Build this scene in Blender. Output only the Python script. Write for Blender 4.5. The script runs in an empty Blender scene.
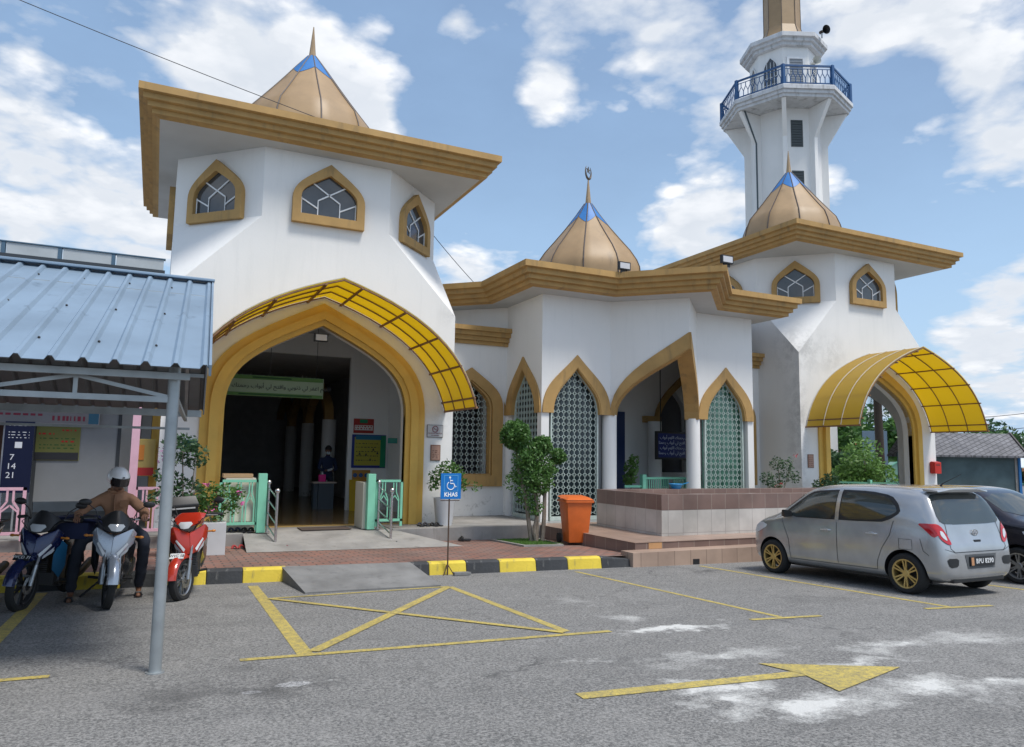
import bpy, bmesh, math, random
from mathutils import Vector, Matrix, noise
from mathutils.bvhtree import BVHTree
random.seed(7)
PI = math.pi
SC = bpy.context.scene
COL = SC.collection
ORG = {}                      # world origin of every root, used to turn world points into local ones
R = math.radians

# ------------------------------------------------------------------ mesh helper
class MB:
    def __init__(s):
        s.v = []; s.f = []; s.m = []; s.cur = 0
    def add(s, vs, fs):
        o = len(s.v); s.v += [tuple(p) for p in vs]
        s.f += [tuple(i + o for i in q) for q in fs]; s.m += [s.cur] * len(fs)
        return s
    def quad(s, *p): return s.add(p, [tuple(range(len(p)))])
    def box(s, x0, x1, y0, y1, z0, z1):
        v = [(x, y, z) for z in (z0, z1) for y in (y0, y1) for x in (x0, x1)]
        return s.add(v, [(0,2,3,1),(4,5,7,6),(0,1,5,4),(2,6,7,3),(0,4,6,2),(1,3,7,5)])
    def obox(s, c, ax, ay, az):
        c = Vector(c); ax, ay, az = Vector(ax), Vector(ay), Vector(az)
        v = [c + ax*i + ay*j + az*k for k in (-1,1) for j in (-1,1) for i in (-1,1)]
        return s.add(v, [(0,2,3,1),(4,5,7,6),(0,1,5,4),(2,6,7,3),(0,4,6,2),(1,3,7,5)])
    def bar(s, a, b, w, h, up=(0,0,1)):
        a = Vector(a); b = Vector(b); d = (b - a); L = d.length
        if L < 1e-6: return s
        d /= L; u = Vector(up)
        if abs(d.dot(u)) > .98: u = Vector((0,1,0))
        r = d.cross(u).normalized(); u = r.cross(d)
        return s.obox((a+b)/2, d*L/2, r*w/2, u*h/2)
    def cyl(s, a, b, r0, r1=None, n=12, caps=True):
        return s.tube([a, b], [r0, r0 if r1 is None else r1], n, caps)
    def tube(s, pts, r, n=8, caps=True):
        P = [Vector(p) for p in pts]; k = len(P)
        if not isinstance(r, (list, tuple)): r = [r] * k
        vs = []; pr = None
        for i in range(k):
            d = (P[min(i+1, k-1)] - P[max(i-1, 0)])
            d = d.normalized() if d.length > 1e-9 else Vector((0,0,1))
            if pr is None:
                u = Vector((0,0,1)) if abs(d.z) < .9 else Vector((1,0,0))
                a = d.cross(u).normalized()
            else:
                a = pr - d * pr.dot(d)
                a = a.normalized() if a.length > 1e-6 else d.orthogonal().normalized()
            b = d.cross(a); pr = a
            for j in range(n):
                t = 2*PI*j/n; vs.append(P[i] + (a*math.cos(t) + b*math.sin(t)) * r[i])
        fs = [(i*n+j, i*n+(j+1)%n, (i+1)*n+(j+1)%n, (i+1)*n+j) for i in range(k-1) for j in range(n)]
        if caps: fs += [tuple(range(n))[::-1], tuple((k-1)*n + j for j in range(n))]
        return s.add(vs, fs)
    def lathe(s, prof, c=(0,0,0), n=16, rot=0., caps=True):
        vs = [(c[0]+r*math.cos(2*PI*j/n+rot), c[1]+r*math.sin(2*PI*j/n+rot), c[2]+z) for r, z in prof for j in range(n)]
        k = len(prof)
        fs = [(i*n+j, i*n+(j+1)%n, (i+1)*n+(j+1)%n, (i+1)*n+j) for i in range(k-1) for j in range(n)]
        if caps: fs += [tuple(range(n))[::-1], tuple((k-1)*n+j for j in range(n))]
        return s.add(vs, fs)
    def ball(s, c, r, n=12, sc=(1,1,1)):
        prof = [(max(1e-4, r*math.sin(PI*i/n)), -r*math.cos(PI*i/n)) for i in range(n+1)]
        o = len(s.v); s.lathe(prof, (0,0,0), n*2 if n < 9 else 16, caps=False)
        for i in range(o, len(s.v)):
            x, y, z = s.v[i]; s.v[i] = (x*sc[0]+c[0], y*sc[1]+c[1], z*sc[2]+c[2])
        return s
    def prism(s, poly, fn, d0, d1):
        """poly of 2d points, fn(u, v, d) -> 3d point"""
        n = len(poly); vs = [fn(u, v, d0) for u, v in poly] + [fn(u, v, d1) for u, v in poly]
        return s.add(vs, [tuple(range(n))[::-1], tuple(range(n, 2*n))] + [(i, (i+1)%n, (i+1)%n+n, i+n) for i in range(n)])
    def ring(s, outer, inner, fn, d0, d1, closed=True):
        n = len(outer); vs = []
        for d in (d0, d1):
            vs += [fn(u, v, d) for u, v in outer] + [fn(u, v, d) for u, v in inner]
        fs = []
        for i in range(n if closed else n-1):
            j = (i+1) % n
            fs += [(i, j, n+j, n+i), (2*n+i, 3*n+i, 3*n+j, 2*n+j), (i, 2*n+i, 2*n+j, j), (n+i, n+j, 3*n+j, 3*n+i)]
        if not closed:
            fs += [(0, n, 3*n, 2*n), (n-1, 3*n-1, 4*n-1, 2*n-1)]
        return s.add(vs, fs)
    def xf(s, M, start=0):
        for i in range(start, len(s.v)): s.v[i] = tuple(M @ Vector(s.v[i]))
        return s
    def text(s, body, size, fn, depth=.004, font=None, sx=1., align='CENTER', spacing=1., bold=0.):
        cu = bpy.data.curves.new('t', 'FONT'); cu.body = body; cu.size = size; cu.extrude = depth
        cu.align_x = align; cu.align_y = 'CENTER'; cu.space_character = spacing; cu.resolution_u = 3; cu.offset = bold
        if font: cu.font = font
        o = bpy.data.objects.new('t', cu); COL.objects.link(o)
        dg = bpy.context.evaluated_depsgraph_get()
        me = bpy.data.meshes.new_from_object(o.evaluated_get(dg))
        s.add([fn(v.co.x*sx, v.co.y, v.co.z) for v in me.vertices], [tuple(p.vertices) for p in me.polygons])
        bpy.data.objects.remove(o); bpy.data.curves.remove(cu); bpy.data.meshes.remove(me)
        return s
    def build(s, name, mat, parent=None, smooth=False, bevel=0., org=None, sub=0, weld=False):
        """org: world origin of the new object; with a parent the verts are world points made local to the parent's root"""
        if parent is not None:
            o0 = ORG.get(parent.name, Vector((0,0,0)))
        else:
            o0 = Vector(org) if org is not None else Vector((0,0,0))
        me = bpy.data.meshes.new(name)
        me.from_pydata([tuple(Vector(p) - o0) for p in s.v], [], s.f)
        mats = mat if isinstance(mat, (list, tuple)) else [mat]
        for m_ in mats: me.materials.append(m_)
        for i, p in enumerate(me.polygons): p.material_index = min(s.m[i], len(mats)-1)
        bm = bmesh.new(); bm.from_mesh(me)
        if weld: bmesh.ops.remove_doubles(bm, verts=bm.verts, dist=1e-4)
        bmesh.ops.recalc_face_normals(bm, faces=bm.faces)
        if bevel > 0:
            es = [e for e in bm.edges if len(e.link_faces) == 2 and e.calc_face_angle(0) > .6]
            bmesh.ops.bevel(bm, geom=es, offset=bevel, segments=2, affect='EDGES', profile=.7, clamp_overlap=True)
        bm.to_mesh(me); bm.free()
        o = bpy.data.objects.new(name, me); COL.objects.link(o)
        if sub:
            md = o.modifiers.new('s', 'SUBSURF'); md.levels = sub; md.render_levels = sub
            bpy.context.view_layer.update()
            me2 = bpy.data.meshes.new_from_object(o.evaluated_get(bpy.context.evaluated_depsgraph_get()))
            o.modifiers.clear(); o.data = me2; me2.name = name; bpy.data.meshes.remove(me); me = me2
        if smooth or sub:
            me.polygons.foreach_set('use_smooth', [True]*len(me.polygons))
            if not sub: me.set_sharp_from_angle(angle=R(38))
        if parent is not None: o.parent = parent
        else: o.location = o0
        ORG[o.name] = o0
        return o

def hull(mb, pts):
    bm = bmesh.new()
    for p in pts: bm.verts.new(p)
    bmesh.ops.convex_hull(bm, input=bm.verts)
    bm.verts.ensure_lookup_table()
    used = [v for v in bm.verts if v.link_faces]; ix = {v: i for i, v in enumerate(used)}
    mb.add([tuple(v.co) for v in used], [tuple(ix[v] for v in f.verts) for f in bm.faces]); bm.free()
    return mb

def tag(o, label=None, cat=None, group=None, kind=None):
    if label: o['label'] = label
    if cat: o['category'] = cat
    if group: o['group'] = group
    if kind: o['kind'] = kind
    return o
def thing(name, label, cat, loc=(0,0,0), rotz=0, group=None, local=False):
    o = bpy.data.objects.new(name, None); COL.objects.link(o); o.empty_display_size = .2
    o.location = loc; o.rotation_euler = (0,0,rotz)
    ORG[o.name] = Vector((0,0,0)) if local else Vector(loc)
    return tag(o, label, cat, group)
def dup(o, parent=None):
    c = o.copy(); COL.objects.link(c)
    if parent is not None: c.parent = parent
    for ch in [x for x in SC.objects if x.parent == o]: dup(ch, c)
    return c

# ------------------------------------------------------------------ materials
def node_mat(name):
    m = bpy.data.materials.new(name); m.use_nodes = True
    nt = m.node_tree; return m, nt, nt.nodes['Principled BSDF']
def N(nt, typ, **kw):
    n = nt.nodes.new(typ)
    for k, v in kw.items():
        if k[0] == '_': n.inputs[k[1:].replace('_', ' ')].default_value = v
        else: setattr(n, k, v)
    return n
def mixc(nt, fac, a, b, mode='MIX'):
    n = nt.nodes.new('ShaderNodeMix'); n.data_type = 'RGBA'; n.blend_type = mode
    for sk, x in ((n.inputs[0], fac), (n.inputs[6], a), (n.inputs[7], b)):
        if hasattr(x, 'is_linked') or hasattr(x, 'links'): nt.links.new(x, sk)
        elif isinstance(x, (int, float)): sk.default_value = x
        else: sk.default_value = (*x, 1)
    return n.outputs[2]
def ramp(nt, src, p0, p1, c0=0., c1=1.):
    n = nt.nodes.new('ShaderNodeMapRange'); n.clamp = True
    n.inputs[1].default_value = p0; n.inputs[2].default_value = p1
    n.inputs[3].default_value = c0; n.inputs[4].default_value = c1
    nt.links.new(src, n.inputs[0]); return n.outputs[0]
def noi(nt, vec, scale, detail=4., rough=.55):
    n = N(nt, 'ShaderNodeTexNoise', _Scale=scale, _Detail=detail, _Roughness=rough)
    nt.links.new(vec, n.inputs['Vector']); return n.outputs[0]
def mth(nt, op, a, b=None, c=None):
    n = nt.nodes.new('ShaderNodeMath'); n.operation = op
    for i, x in enumerate((a, b, c)):
        if x is None: continue
        if isinstance(x, (int, float)): n.inputs[i].default_value = x
        else: nt.links.new(x, n.inputs[i])
    return n.outputs[0]
def vscale(nt, vec, sc, rot=(0,0,0), loc=(0,0,0)):
    n = N(nt, 'ShaderNodeMapping'); n.inputs['Scale'].default_value = sc
    n.inputs['Rotation'].default_value = rot; n.inputs['Location'].default_value = loc
    nt.links.new(vec, n.inputs['Vector']); return n.outputs[0]
MATS = {}
def mat(name, col, rough=.6, metal=0., var=.12, vs=3., bump=0., bs=60., spec=.5, dirt=None, coat=0.):
    if name in MATS: return MATS[name]
    m, nt, b = node_mat(name); MATS[name] = m
    b.inputs['Roughness'].default_value = rough; b.inputs['Metallic'].default_value = metal
    b.inputs['Specular IOR Level'].default_value = spec; b.inputs['Coat Weight'].default_value = coat
    tc = N(nt, 'ShaderNodeTexCoord').outputs['Object']
    c = [x*(1-var) for x in col]; d = [min(1, x*(1+var*.6)) for x in col]
    out = mixc(nt, ramp(nt, noi(nt, tc, vs, 6), .3, .7), c, d)
    if dirt:      # (colour, amount, scale): streaks and spots of grime
        st = noi(nt, vscale(nt, tc, (1.3, 1.3, .25)), dirt[2], 8, .65)
        out = mixc(nt, ramp(nt, st, .68-dirt[1]*.3, .8), out, dirt[0])
    nt.links.new(out, b.inputs['Base Color'])
    if bump:
        bn = N(nt, 'ShaderNodeBump', _Strength=bump, _Distance=.01)
        nt.links.new(noi(nt, tc, bs, 5), bn.inputs['Height']); nt.links.new(bn.outputs[0], b.inputs['Normal'])
    return m
def translucent(name, col, t=.6, rough=.35, col2=None):
    m, nt, b = node_mat(name); MATS[name] = m
    b.inputs['Base Color'].default_value = (*col, 1); b.inputs['Roughness'].default_value = rough
    tr = N(nt, 'ShaderNodeBsdfTranslucent'); tr.inputs[0].default_value = (*(col2 or col), 1)
    mx = N(nt, 'ShaderNodeMixShader'); mx.inputs[0].default_value = t
    nt.links.new(b.outputs[0], mx.inputs[1]); nt.links.new(tr.outputs[0], mx.inputs[2])
    nt.links.new(mx.outputs[0], nt.nodes['Material Output'].inputs[0]); return m

OCHRE = mat('ochre_paint', (.45,.275,.095), .7, var=.16, vs=2.2, bump=.12, bs=40, dirt=((.20,.14,.07), .42, 3.))
OCHRE_TOP = mat('weathered_ochre', (.41,.28,.095), .8, var=.3, vs=5., bump=.3, bs=30, dirt=((.13,.11,.07), .75, 6.))
OCHRE_LIT = mat('awning_lit_ochre', (.68,.43,.09), .65, var=.1, vs=2., bump=.1, bs=40)  # ochre trim with the awning's yellow light put into its colour
CREAM = mat('pale_cream_wall', (.72,.68,.55), .7, var=.06, vs=2.)
SOFFIT = mat('soffit_paint', (.52,.53,.53), .8, var=.07, vs=1.2)
BLUE_CAP = mat('blue_dome_cap', (.03,.17,.45), .45, var=.12)
TAN = mat('tan_dome_panel', (.36,.24,.125), .5, var=.14, vs=1.6, metal=.0, dirt=((.2,.14,.08), .2, 2.))
SEAM = mat('dark_seam', (.09,.07,.06), .6)
GLASS = mat('dark_window_glass', (.06,.065,.07), .08, var=.3, vs=2., spec=.8)
DARKIN = mat('dim_interior_tone', (.10,.10,.11), .8)  # dark colour for dim rooms behind the screens, also the niche back
WHITEM = mat('white_metal', (.75,.76,.76), .4)
GREYM = mat('galvanised_steel', (.38,.41,.42), .45, metal=.55, var=.2, vs=4.)
STEEL = mat('stainless_steel', (.6,.6,.6), .25, metal=.95, var=.05)
BLACKP = mat('black_plastic', (.02,.02,.022), .45)
RUBBER = mat('tyre_rubber', (.018,.018,.018), .85, bump=.3, bs=90)
MINT = mat('mint_green_paint', (.22,.58,.40), .5, var=.12)
PINK = mat('pink_paint', (.70,.42,.50), .55, var=.1)
LATT = mat('glazed_lattice', (.54,.63,.58), .3, var=.25, vs=6.)
CONC = mat('concrete', (.29,.28,.265), .85, var=.25, vs=1.8, bump=.4, bs=50, dirt=((.16,.15,.13), .4, 4.))
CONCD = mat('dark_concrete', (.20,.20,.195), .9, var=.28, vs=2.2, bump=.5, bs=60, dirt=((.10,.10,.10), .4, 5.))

def white_wall():
    m, nt, b = node_mat('white_wall_paint'); MATS['white_wall_paint'] = m
    b.inputs['Roughness'].default_value = .72
    geo = N(nt, 'ShaderNodeNewGeometry').outputs['Position']
    sep = N(nt, 'ShaderNodeSeparateXYZ'); nt.links.new(geo, sep.inputs[0])
    base = mixc(nt, ramp(nt, noi(nt, geo, .7, 5), .3, .7), (.77,.765,.74), (.82,.81,.785))
    # faint long run-off streaks
    st = noi(nt, vscale(nt, geo, (2.2, 2.2, .22)), 2.3, 8, .7)
    base = mixc(nt, mth(nt, 'MULTIPLY', ramp(nt, st, .52, .8), .22), base, (.52,.53,.52))
    # grime near the ground and mould spots
    low = ramp(nt, sep.outputs[2], -.05, .9, 1, 0)
    sp = ramp(nt, noi(nt, geo, 5.5, 9, .75), .56, .68)
    base = mixc(nt, mth(nt, 'MULTIPLY', mth(nt, 'MULTIPLY', low, low), sp), base, (.2,.19,.16))
    fine = ramp(nt, noi(nt, geo, 9, 10, .8), .60, .70)
    # mould on the shoulder of the far tower: around its broach corner and down the vertical corner
    def near(x, y, z, r0, r1, sc=(1,1,1)):
        d = N(nt, 'ShaderNodeVectorMath', operation='DISTANCE')
        nt.links.new(vscale(nt, geo, sc), d.inputs[0]); d.inputs[1].default_value = (x*sc[0], y*sc[1], z*sc[2])
        return ramp(nt, d.outputs['Value'], r0, r1, 1, 0)
    msk = near(17.45, 16.1, 4.95, .2, 1.25)
    msk = mth(nt, 'MAXIMUM', msk, near(17.36, 16.1, 2.6, .05, .42, (1, .6, .13)))
    msk = mth(nt, 'MAXIMUM', msk, mth(nt, 'MULTIPLY', near(18.7, 16.05, 4.75, .1, .9), .75))
    msk = mth(nt, 'MAXIMUM', msk, mth(nt, 'MULTIPLY', near(6.2, 16.05, 4.8, .05, .5), .7))
    msk = mth(nt, 'MAXIMUM', msk, mth(nt, 'MULTIPLY', near(5.85, 16.05, 2.3, .05, .6), .6))
    big = ramp(nt, noi(nt, geo, 2.6, 9, .75), .42, .60)
    dm = mth(nt, 'MULTIPLY', msk, mth(nt, 'MAXIMUM', mth(nt, 'MULTIPLY', big, .34), fine))
    base = mixc(nt, dm, base, (.13,.13,.12))
    nt.links.new(base, b.inputs['Base Color'])
    bn = N(nt, 'ShaderNodeBump', _Strength=.15, _Distance=.01)
    nt.links.new(noi(nt, geo, 22, 6), bn.inputs['Height']); nt.links.new(bn.outputs[0], b.inputs['Normal'])
    return m
WHITE = white_wall()

def brick_mat(name, c1, c2, mortar, bw, bh, off=.5, ms=.012, rough=.8, rot=0., bump=.4, wall=False):
    m, nt, b = node_mat(name); MATS[name] = m
    b.inputs['Roughness'].default_value = rough
    geo = N(nt, 'ShaderNodeNewGeometry')
    if wall:     # u = x + y, v = z : wraps round box corners
        sep = N(nt, 'ShaderNodeSeparateXYZ'); nt.links.new(geo.outputs['Position'], sep.inputs[0])
        cb = N(nt, 'ShaderNodeCombineXYZ'); nt.links.new(mth(nt, 'ADD', sep.outputs[0], sep.outputs[1]), cb.inputs[0])
        nt.links.new(sep.outputs[2], cb.inputs[1]); vec = cb.outputs[0]
    else: vec = geo.outputs['Position']
    vec = vscale(nt, vec, (1,1,1), (0,0,rot))
    br = N(nt, 'ShaderNodeTexBrick', offset=off); nt.links.new(vec, br.inputs['Vector'])
    for k, v in (('Color1', (*c1,1)), ('Color2', (*c2,1)), ('Mortar', (*mortar,1)), ('Scale', 1.), ('Mortar Size', ms), ('Brick Width', bw), ('Row Height', bh), ('Mortar Smooth', .2), ('Bias', 0.)):
        br.inputs[k].default_value = v
    dk = ramp(nt, noi(nt, geo.outputs['Position'], 1.3, 7), .35, .75, .72, 1.1)
    vm = N(nt, 'ShaderNodeVectorMath', operation='SCALE'); nt.links.new(br.outputs[0], vm.inputs[0]); nt.links.new(dk, vm.inputs['Scale'])
    nt.links.new(vm.outputs[0], b.inputs['Base Color'])
    bn = N(nt, 'ShaderNodeBump', _Strength=bump, _Distance=.008); bn.invert = True
    nt.links.new(br.outputs['Fac'], bn.inputs['Height']); nt.links.new(bn.outputs[0], b.inputs['Normal'])
    return m
PAVER = brick_mat('red_brick_paving', (.31,.15,.11), (.24,.16,.135), (.10,.075,.065), .26, .15, ms=.014)
TILE_BR = brick_mat('brown_tile', (.20,.135,.115), (.235,.16,.135), (.34,.29,.25), .37, .80, 0, .006, .35, wall=True)
TILE_WH = brick_mat('greyish_white_tile', (.52,.50,.46), (.58,.555,.515), (.36,.33,.31), .37, .80, 0, .006, .35, wall=True)
TILE_BE = brick_mat('beige_tile', (.42,.30,.23), (.47,.34,.26), (.24,.17,.13), .37, .80, 0, .007, .5, wall=True)
TILE_FL = brick_mat('beige_floor_tile', (.36,.25,.19), (.40,.28,.22), (.22,.16,.12), .30, .30, 0, .006, .35)

def asphalt():
    m, nt, b = node_mat('asphalt'); MATS['asphalt'] = m
    b.inputs['Roughness'].default_value = .88
    p = N(nt, 'ShaderNodeNewGeometry').outputs['Position']
    col = mixc(nt, ramp(nt, noi(nt, p, .35, 6, .6), .3, .7), (.148,.148,.142), (.195,.193,.185))
    ag = ramp(nt, noi(nt, p, 46, 4, .85), .40, .60)
    col = mixc(nt, ag, mixc(nt, .62, col, (.03,.031,.033)), mixc(nt, .55, col, (.42,.41,.39)))
    vor = N(nt, 'ShaderNodeTexVoronoi', _Scale=95.); nt.links.new(p, vor.inputs['Vector'])
    col = mixc(nt, mth(nt, 'MULTIPLY', ramp(nt, vor.outputs['Distance'], .0, .3, 1, 0), .35), col, (.36,.35,.33))
    # old oily / damp darker blotches
    col = mixc(nt, mth(nt, 'MULTIPLY', ramp(nt, noi(nt, p, .9, 8, .7), .56, .72), .45), col, (.06,.06,.06))
    wn = N(nt, 'ShaderNodeTexNoise', _Scale=1.7, _Detail=9., _Roughness=.68); nt.links.new(p, wn.inputs['Vector'])
    wv = N(nt, 'ShaderNodeVectorMath', operation='MULTIPLY_ADD'); nt.links.new(wn.outputs['Color'], wv.inputs[0]); wv.inputs[1].default_value = (1.9,1.3,0); wv.inputs[2].default_value = (-.95,-.65,0)
    wa = N(nt, 'ShaderNodeVectorMath', operation='ADD'); nt.links.new(wv.outputs[0], wa.inputs[0]); nt.links.new(p, wa.inputs[1]); pw_ = wa.outputs[0]
    v2 = N(nt, 'ShaderNodeTexVoronoi', _Scale=.42, feature='DISTANCE_TO_EDGE'); nt.links.new(pw_, v2.inputs['Vector'])
    crk = mth(nt, 'MULTIPLY', ramp(nt, v2.outputs['Distance'], .0, .010, 1, 0), ramp(nt, noi(nt, p, .55, 4), .50, .60))
    col = mixc(nt, mth(nt, 'MULTIPLY', crk, .75), col, (.05,.05,.05))
    trk = ramp(nt, noi(nt, vscale(nt, p, (.35, 3.2, 1), (0,0,R(4))), 1.0, 6, .6), .50, .72)
    col = mixc(nt, mth(nt, 'MULTIPLY', trk, .28), col, (.10,.10,.10))
    paler = ramp(nt, noi(nt, p, 1.15, 12, .75), .52, .70)  # random paler patches
    col = mixc(nt, mth(nt, 'MULTIPLY', paler, .22), col, (.42,.41,.39))
    def blob(x, y, rx, ry, rot=0., k=1.):
        mp = vscale(nt, pw_, (1,1,0), (0,0,0), (-x,-y,0))
        mp = vscale(nt, mp, (1/rx,1/ry,0), (0,0,rot))
        ln = N(nt, 'ShaderNodeVectorMath', operation='LENGTH'); nt.links.new(mp, ln.inputs[0])
        return mth(nt, 'MULTIPLY', ramp(nt, ln.outputs['Value'], .1, 1., 1, 0), k)
    ms = None
    for a in ((4.95,6.3,.85,.22,.05,1.35),(4.75,6.95,.55,.45,.4,.7),(4.9,8.3,.7,1.6,.4,.4),(3.9,4.45,.75,.30,-.5,1.05),(4.35,3.75,.8,.42,.2,1.25),(3.75,4.1,.5,.5,0,.9),(5.3,3.85,.9,.45,-.2,1.05),(6.0,3.6,.8,.4,0,.95),(4.6,5.2,1.5,.35,.05,.75),(6.4,4.9,1.1,.35,0,.8),(5.5,4.55,.9,.2,.2,.85),(7.4,4.8,1.2,.5,0,.7),(3.4,5.5,.5,.15,0,.6),(1.2,5.75,.16,.09,.2,.9)):
        x = blob(*a); ms = x if ms is None else mth(nt, 'MAXIMUM', ms, x)
    n1 = noi(nt, vscale(nt, p, (1, 1.9, 1)), 2.6, 15, .78)
    n3 = noi(nt, p, 11, 12, .8)
    pw = ramp(nt, mth(nt, 'ADD', mth(nt, 'MULTIPLY', ms, .60), mth(nt, 'SUBTRACT', mth(nt, 'ADD', mth(nt, 'MULTIPLY', n1, .7), mth(nt, 'MULTIPLY', n3, .3)), .80)), -.12, .26)
    n2 = ramp(nt, noi(nt, p, 60, 8, .8), .34, .60, .0, 1.)
    col = mixc(nt, mth(nt, 'MULTIPLY', mth(nt, 'MAXIMUM', mth(nt, 'MULTIPLY', pw, n2), ramp(nt, pw, .55, 1., 0, .8)), .92), col, (.72,.72,.69))
    pw_s = pw_; pw_ = p
    bc = mth(nt, 'MAXIMUM', blob(1.02,5.72,.17,.10,.2,1.), blob(.72,5.62,.10,.06,0,.9)); pw_ = pw_s
    bcm = ramp(nt, mth(nt, 'ADD', bc, mth(nt, 'MULTIPLY', noi(nt, p, 16, 6, .8), .9)), .72, .86)
    col = mixc(nt, mth(nt, 'MULTIPLY', bcm, ramp(nt, bc, .0, .15)), col, mixc(nt, ag, (.16,.16,.16), (.60,.60,.60)))
    # dark oil stains by the post and under parked cars
    od = None
    for a in ((.55,5.7,1.2,.55,.2,.8),(3.2,10.3,.6,.18,0,.9),(9.9,8.2,.7,.5,0,.8),(6.6,10.2,.5,.16,0,.9),(8.6,10.1,.9,.2,0,.8),(-.2,9.5,1.3,.5,0,.5)):
        x = blob(*a); od = x if od is None else mth(nt, 'MAXIMUM', od, x)
    o2 = ramp(nt, mth(nt, 'ADD', mth(nt, 'MULTIPLY', od, .6), mth(nt, 'SUBTRACT', noi(nt, p, 2.6, 8, .7), .72)), 0, .3)
    col = mixc(nt, mth(nt, 'MULTIPLY', o2, .6), col, (.045,.045,.045))
    nt.links.new(col, b.inputs['Base Color'])
    bn = N(nt, 'ShaderNodeBump', _Strength=.7, _Distance=.012)
    nt.links.new(noi(nt, p, 70, 4, .7), bn.inputs['Height']); nt.links.new(bn.outputs[0], b.inputs['Normal'])
    return m
ASPH = asphalt()

def road_paint(name, col):
    m, nt, b = node_mat(name); MATS[name] = m
    b.inputs['Roughness'].default_value = .7
    p = N(nt, 'ShaderNodeNewGeometry').outputs['Position']
    c = mixc(nt, ramp(nt, noi(nt, p, 1.6, 5), .3, .7), col, [x*.8 for x in col])
    w = ramp(nt, noi(nt, p, 24, 9, .8), .44, .62)
    w2 = mth(nt, 'MAXIMUM', w, mth(nt, 'MULTIPLY', ramp(nt, noi(nt, p, 5, 10, .8), .48, .64), .9))
    c = mixc(nt, mth(nt, 'MULTIPLY', w2, .75), c, (.13,.13,.125))
    c = mixc(nt, ramp(nt, noi(nt, p, 90, 3), .35, .6, .35, 0), c, (.1,.09,.05))
    nt.links.new(c, b.inputs['Base Color'])
    bn = N(nt, 'ShaderNodeBump', _Strength=.5, _Distance=.01)
    nt.links.new(noi(nt, p, 70, 4, .7), bn.inputs['Height']); nt.links.new(bn.outputs[0], b.inputs['Normal'])
    return m
PAINT = road_paint('yellow_road_paint', (.68,.53,.12))
KERB_Y = mat('yellow_kerb_paint', (.66,.50,.05), .7, var=.15, vs=3, bump=.5, bs=25, dirt=((.10,.10,.09), .45, 9.))
KERB_B = mat('black_kerb_paint', (.035,.038,.042), .75, var=.3, vs=3, bump=.6, bs=25, dirt=((.25,.25,.24), .35, 9.))
YPOLY = translucent('yellow_polycarbonate', (.58,.42,.10), .6, col2=(.90,.72,.06))
def leaf_mat(name, c, c2):
    m, nt, b = node_mat(name); MATS[name] = m
    oi = N(nt, 'ShaderNodeNewGeometry')
    col = mixc(nt, oi.outputs['Random Per Island'], c, c2)
    nt.links.new(col, b.inputs['Base Color']); b.inputs['Roughness'].default_value = .5
    tr = N(nt, 'ShaderNodeBsdfTranslucent'); nt.links.new(col, tr.inputs[0])
    mx = N(nt, 'ShaderNodeMixShader'); mx.inputs[0].default_value = .3
    nt.links.new(b.outputs[0], mx.inputs[1]); nt.links.new(tr.outputs[0], mx.inputs[2])
    nt.links.new(mx.outputs[0], nt.nodes['Material Output'].inputs[0]); return m
LEAF = leaf_mat('green_leaf', (.055,.14,.03), (.11,.23,.05))
LEAFD = leaf_mat('dark_green_leaf', (.03,.075,.03), (.06,.13,.05))
LEAFL = leaf_mat('light_green_leaf', (.10,.22,.04), (.17,.30,.07))
BARK = mat('pale_bark', (.25,.21,.17), .9, var=.3, vs=9, bump=.5, bs=40)
FLOWER = mat('pink_petal', (.55,.10,.30), .6)
REDFL = mat('red_petal', (.5,.03,.05), .6)

# ------------------------------------------------------------------ ground
def clampf(x, a, b): return max(a, min(b, x))
def gz(x, y): return -.012*clampf(x, -12, 16) - .03*clampf(y, -8, 14)
def ground():
    xs = [-400,-150,-60,-30,-20,-12,-8,-4,0,4,8,12,16,20,30,50,80,150,300,600]
    ys = [-200,-60,-25,-14,-8,-4,0,4,8,12,14,18,24,36,60,120,250,600]
    vs = [(x, y, gz(x,y)) for y in ys for x in xs]; n = len(xs)
    fs = [(j*n+i, j*n+i+1, (j+1)*n+i+1, (j+1)*n+i) for j in range(len(ys)-1) for i in range(n-1)]
    tag(MB().add(vs, fs).build('parking_lot', ASPH), kind='structure')
ground()
def strip(mb, a, b, w, z=.003, w2=None):
    a = Vector((*a,0)); b = Vector((*b,0)); d = (b-a).normalized(); r = Vector((-d.y, d.x, 0)); w2 = w if w2 is None else w2
    pts = []
    for p, ww in ((a, w), (b, w2)):
        for s_ in (-1, 1): q = p + r*s_*ww/2; pts.append((q.x, q.y, gz(q.x,q.y)+z))
    mb.quad(pts[0], pts[1], pts[3], pts[2])
mk = MB()
strip(mk, (-1.20,6.6), (-1.17,11.2), .13)
strip(mk, (1.27,6.63), (1.34,10.92), .135)
strip(mk, (3.85,9.9), (3.83,6.6), .10)
strip(mk, (6.44,10.79), (6.50,6.38), .075)
strip(mk, (9.02,10.75), (9.05,6.1), .085)
strip(mk, (11.60,10.7), (11.62,6.0), .085)
strip(mk, (14.2,10.7), (14.2,5.9), .085)
strip(mk, (-3.75,6.6), (-3.75,11.2), .12)
strip(mk, (.74,6.60), (4.25,6.44), .085, .005)
strip(mk, (1.39,9.72), (3.85,9.92), .07, .005)
strip(mk, (6.05,6.38), (7.0,6.26), .08, .005)
strip(mk, (8.62,6.12), (9.68,5.96), .08, .005)
strip(mk, (11.1,5.95), (12.1,5.9), .08, .005)
strip(mk, (-1.9,6.66), (-.60,6.62), .085, .005)
strip(mk, (1.35,6.68), (3.80,9.85), .115, .007)
strip(mk, (1.40,9.70), (3.78,6.55), .09, .009)
tag(mk.build('painted_bay_lines', PAINT), kind='structure')
mk = MB()
strip(mk, (2.79,4.62), (4.75,4.46), .14, .005)
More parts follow.
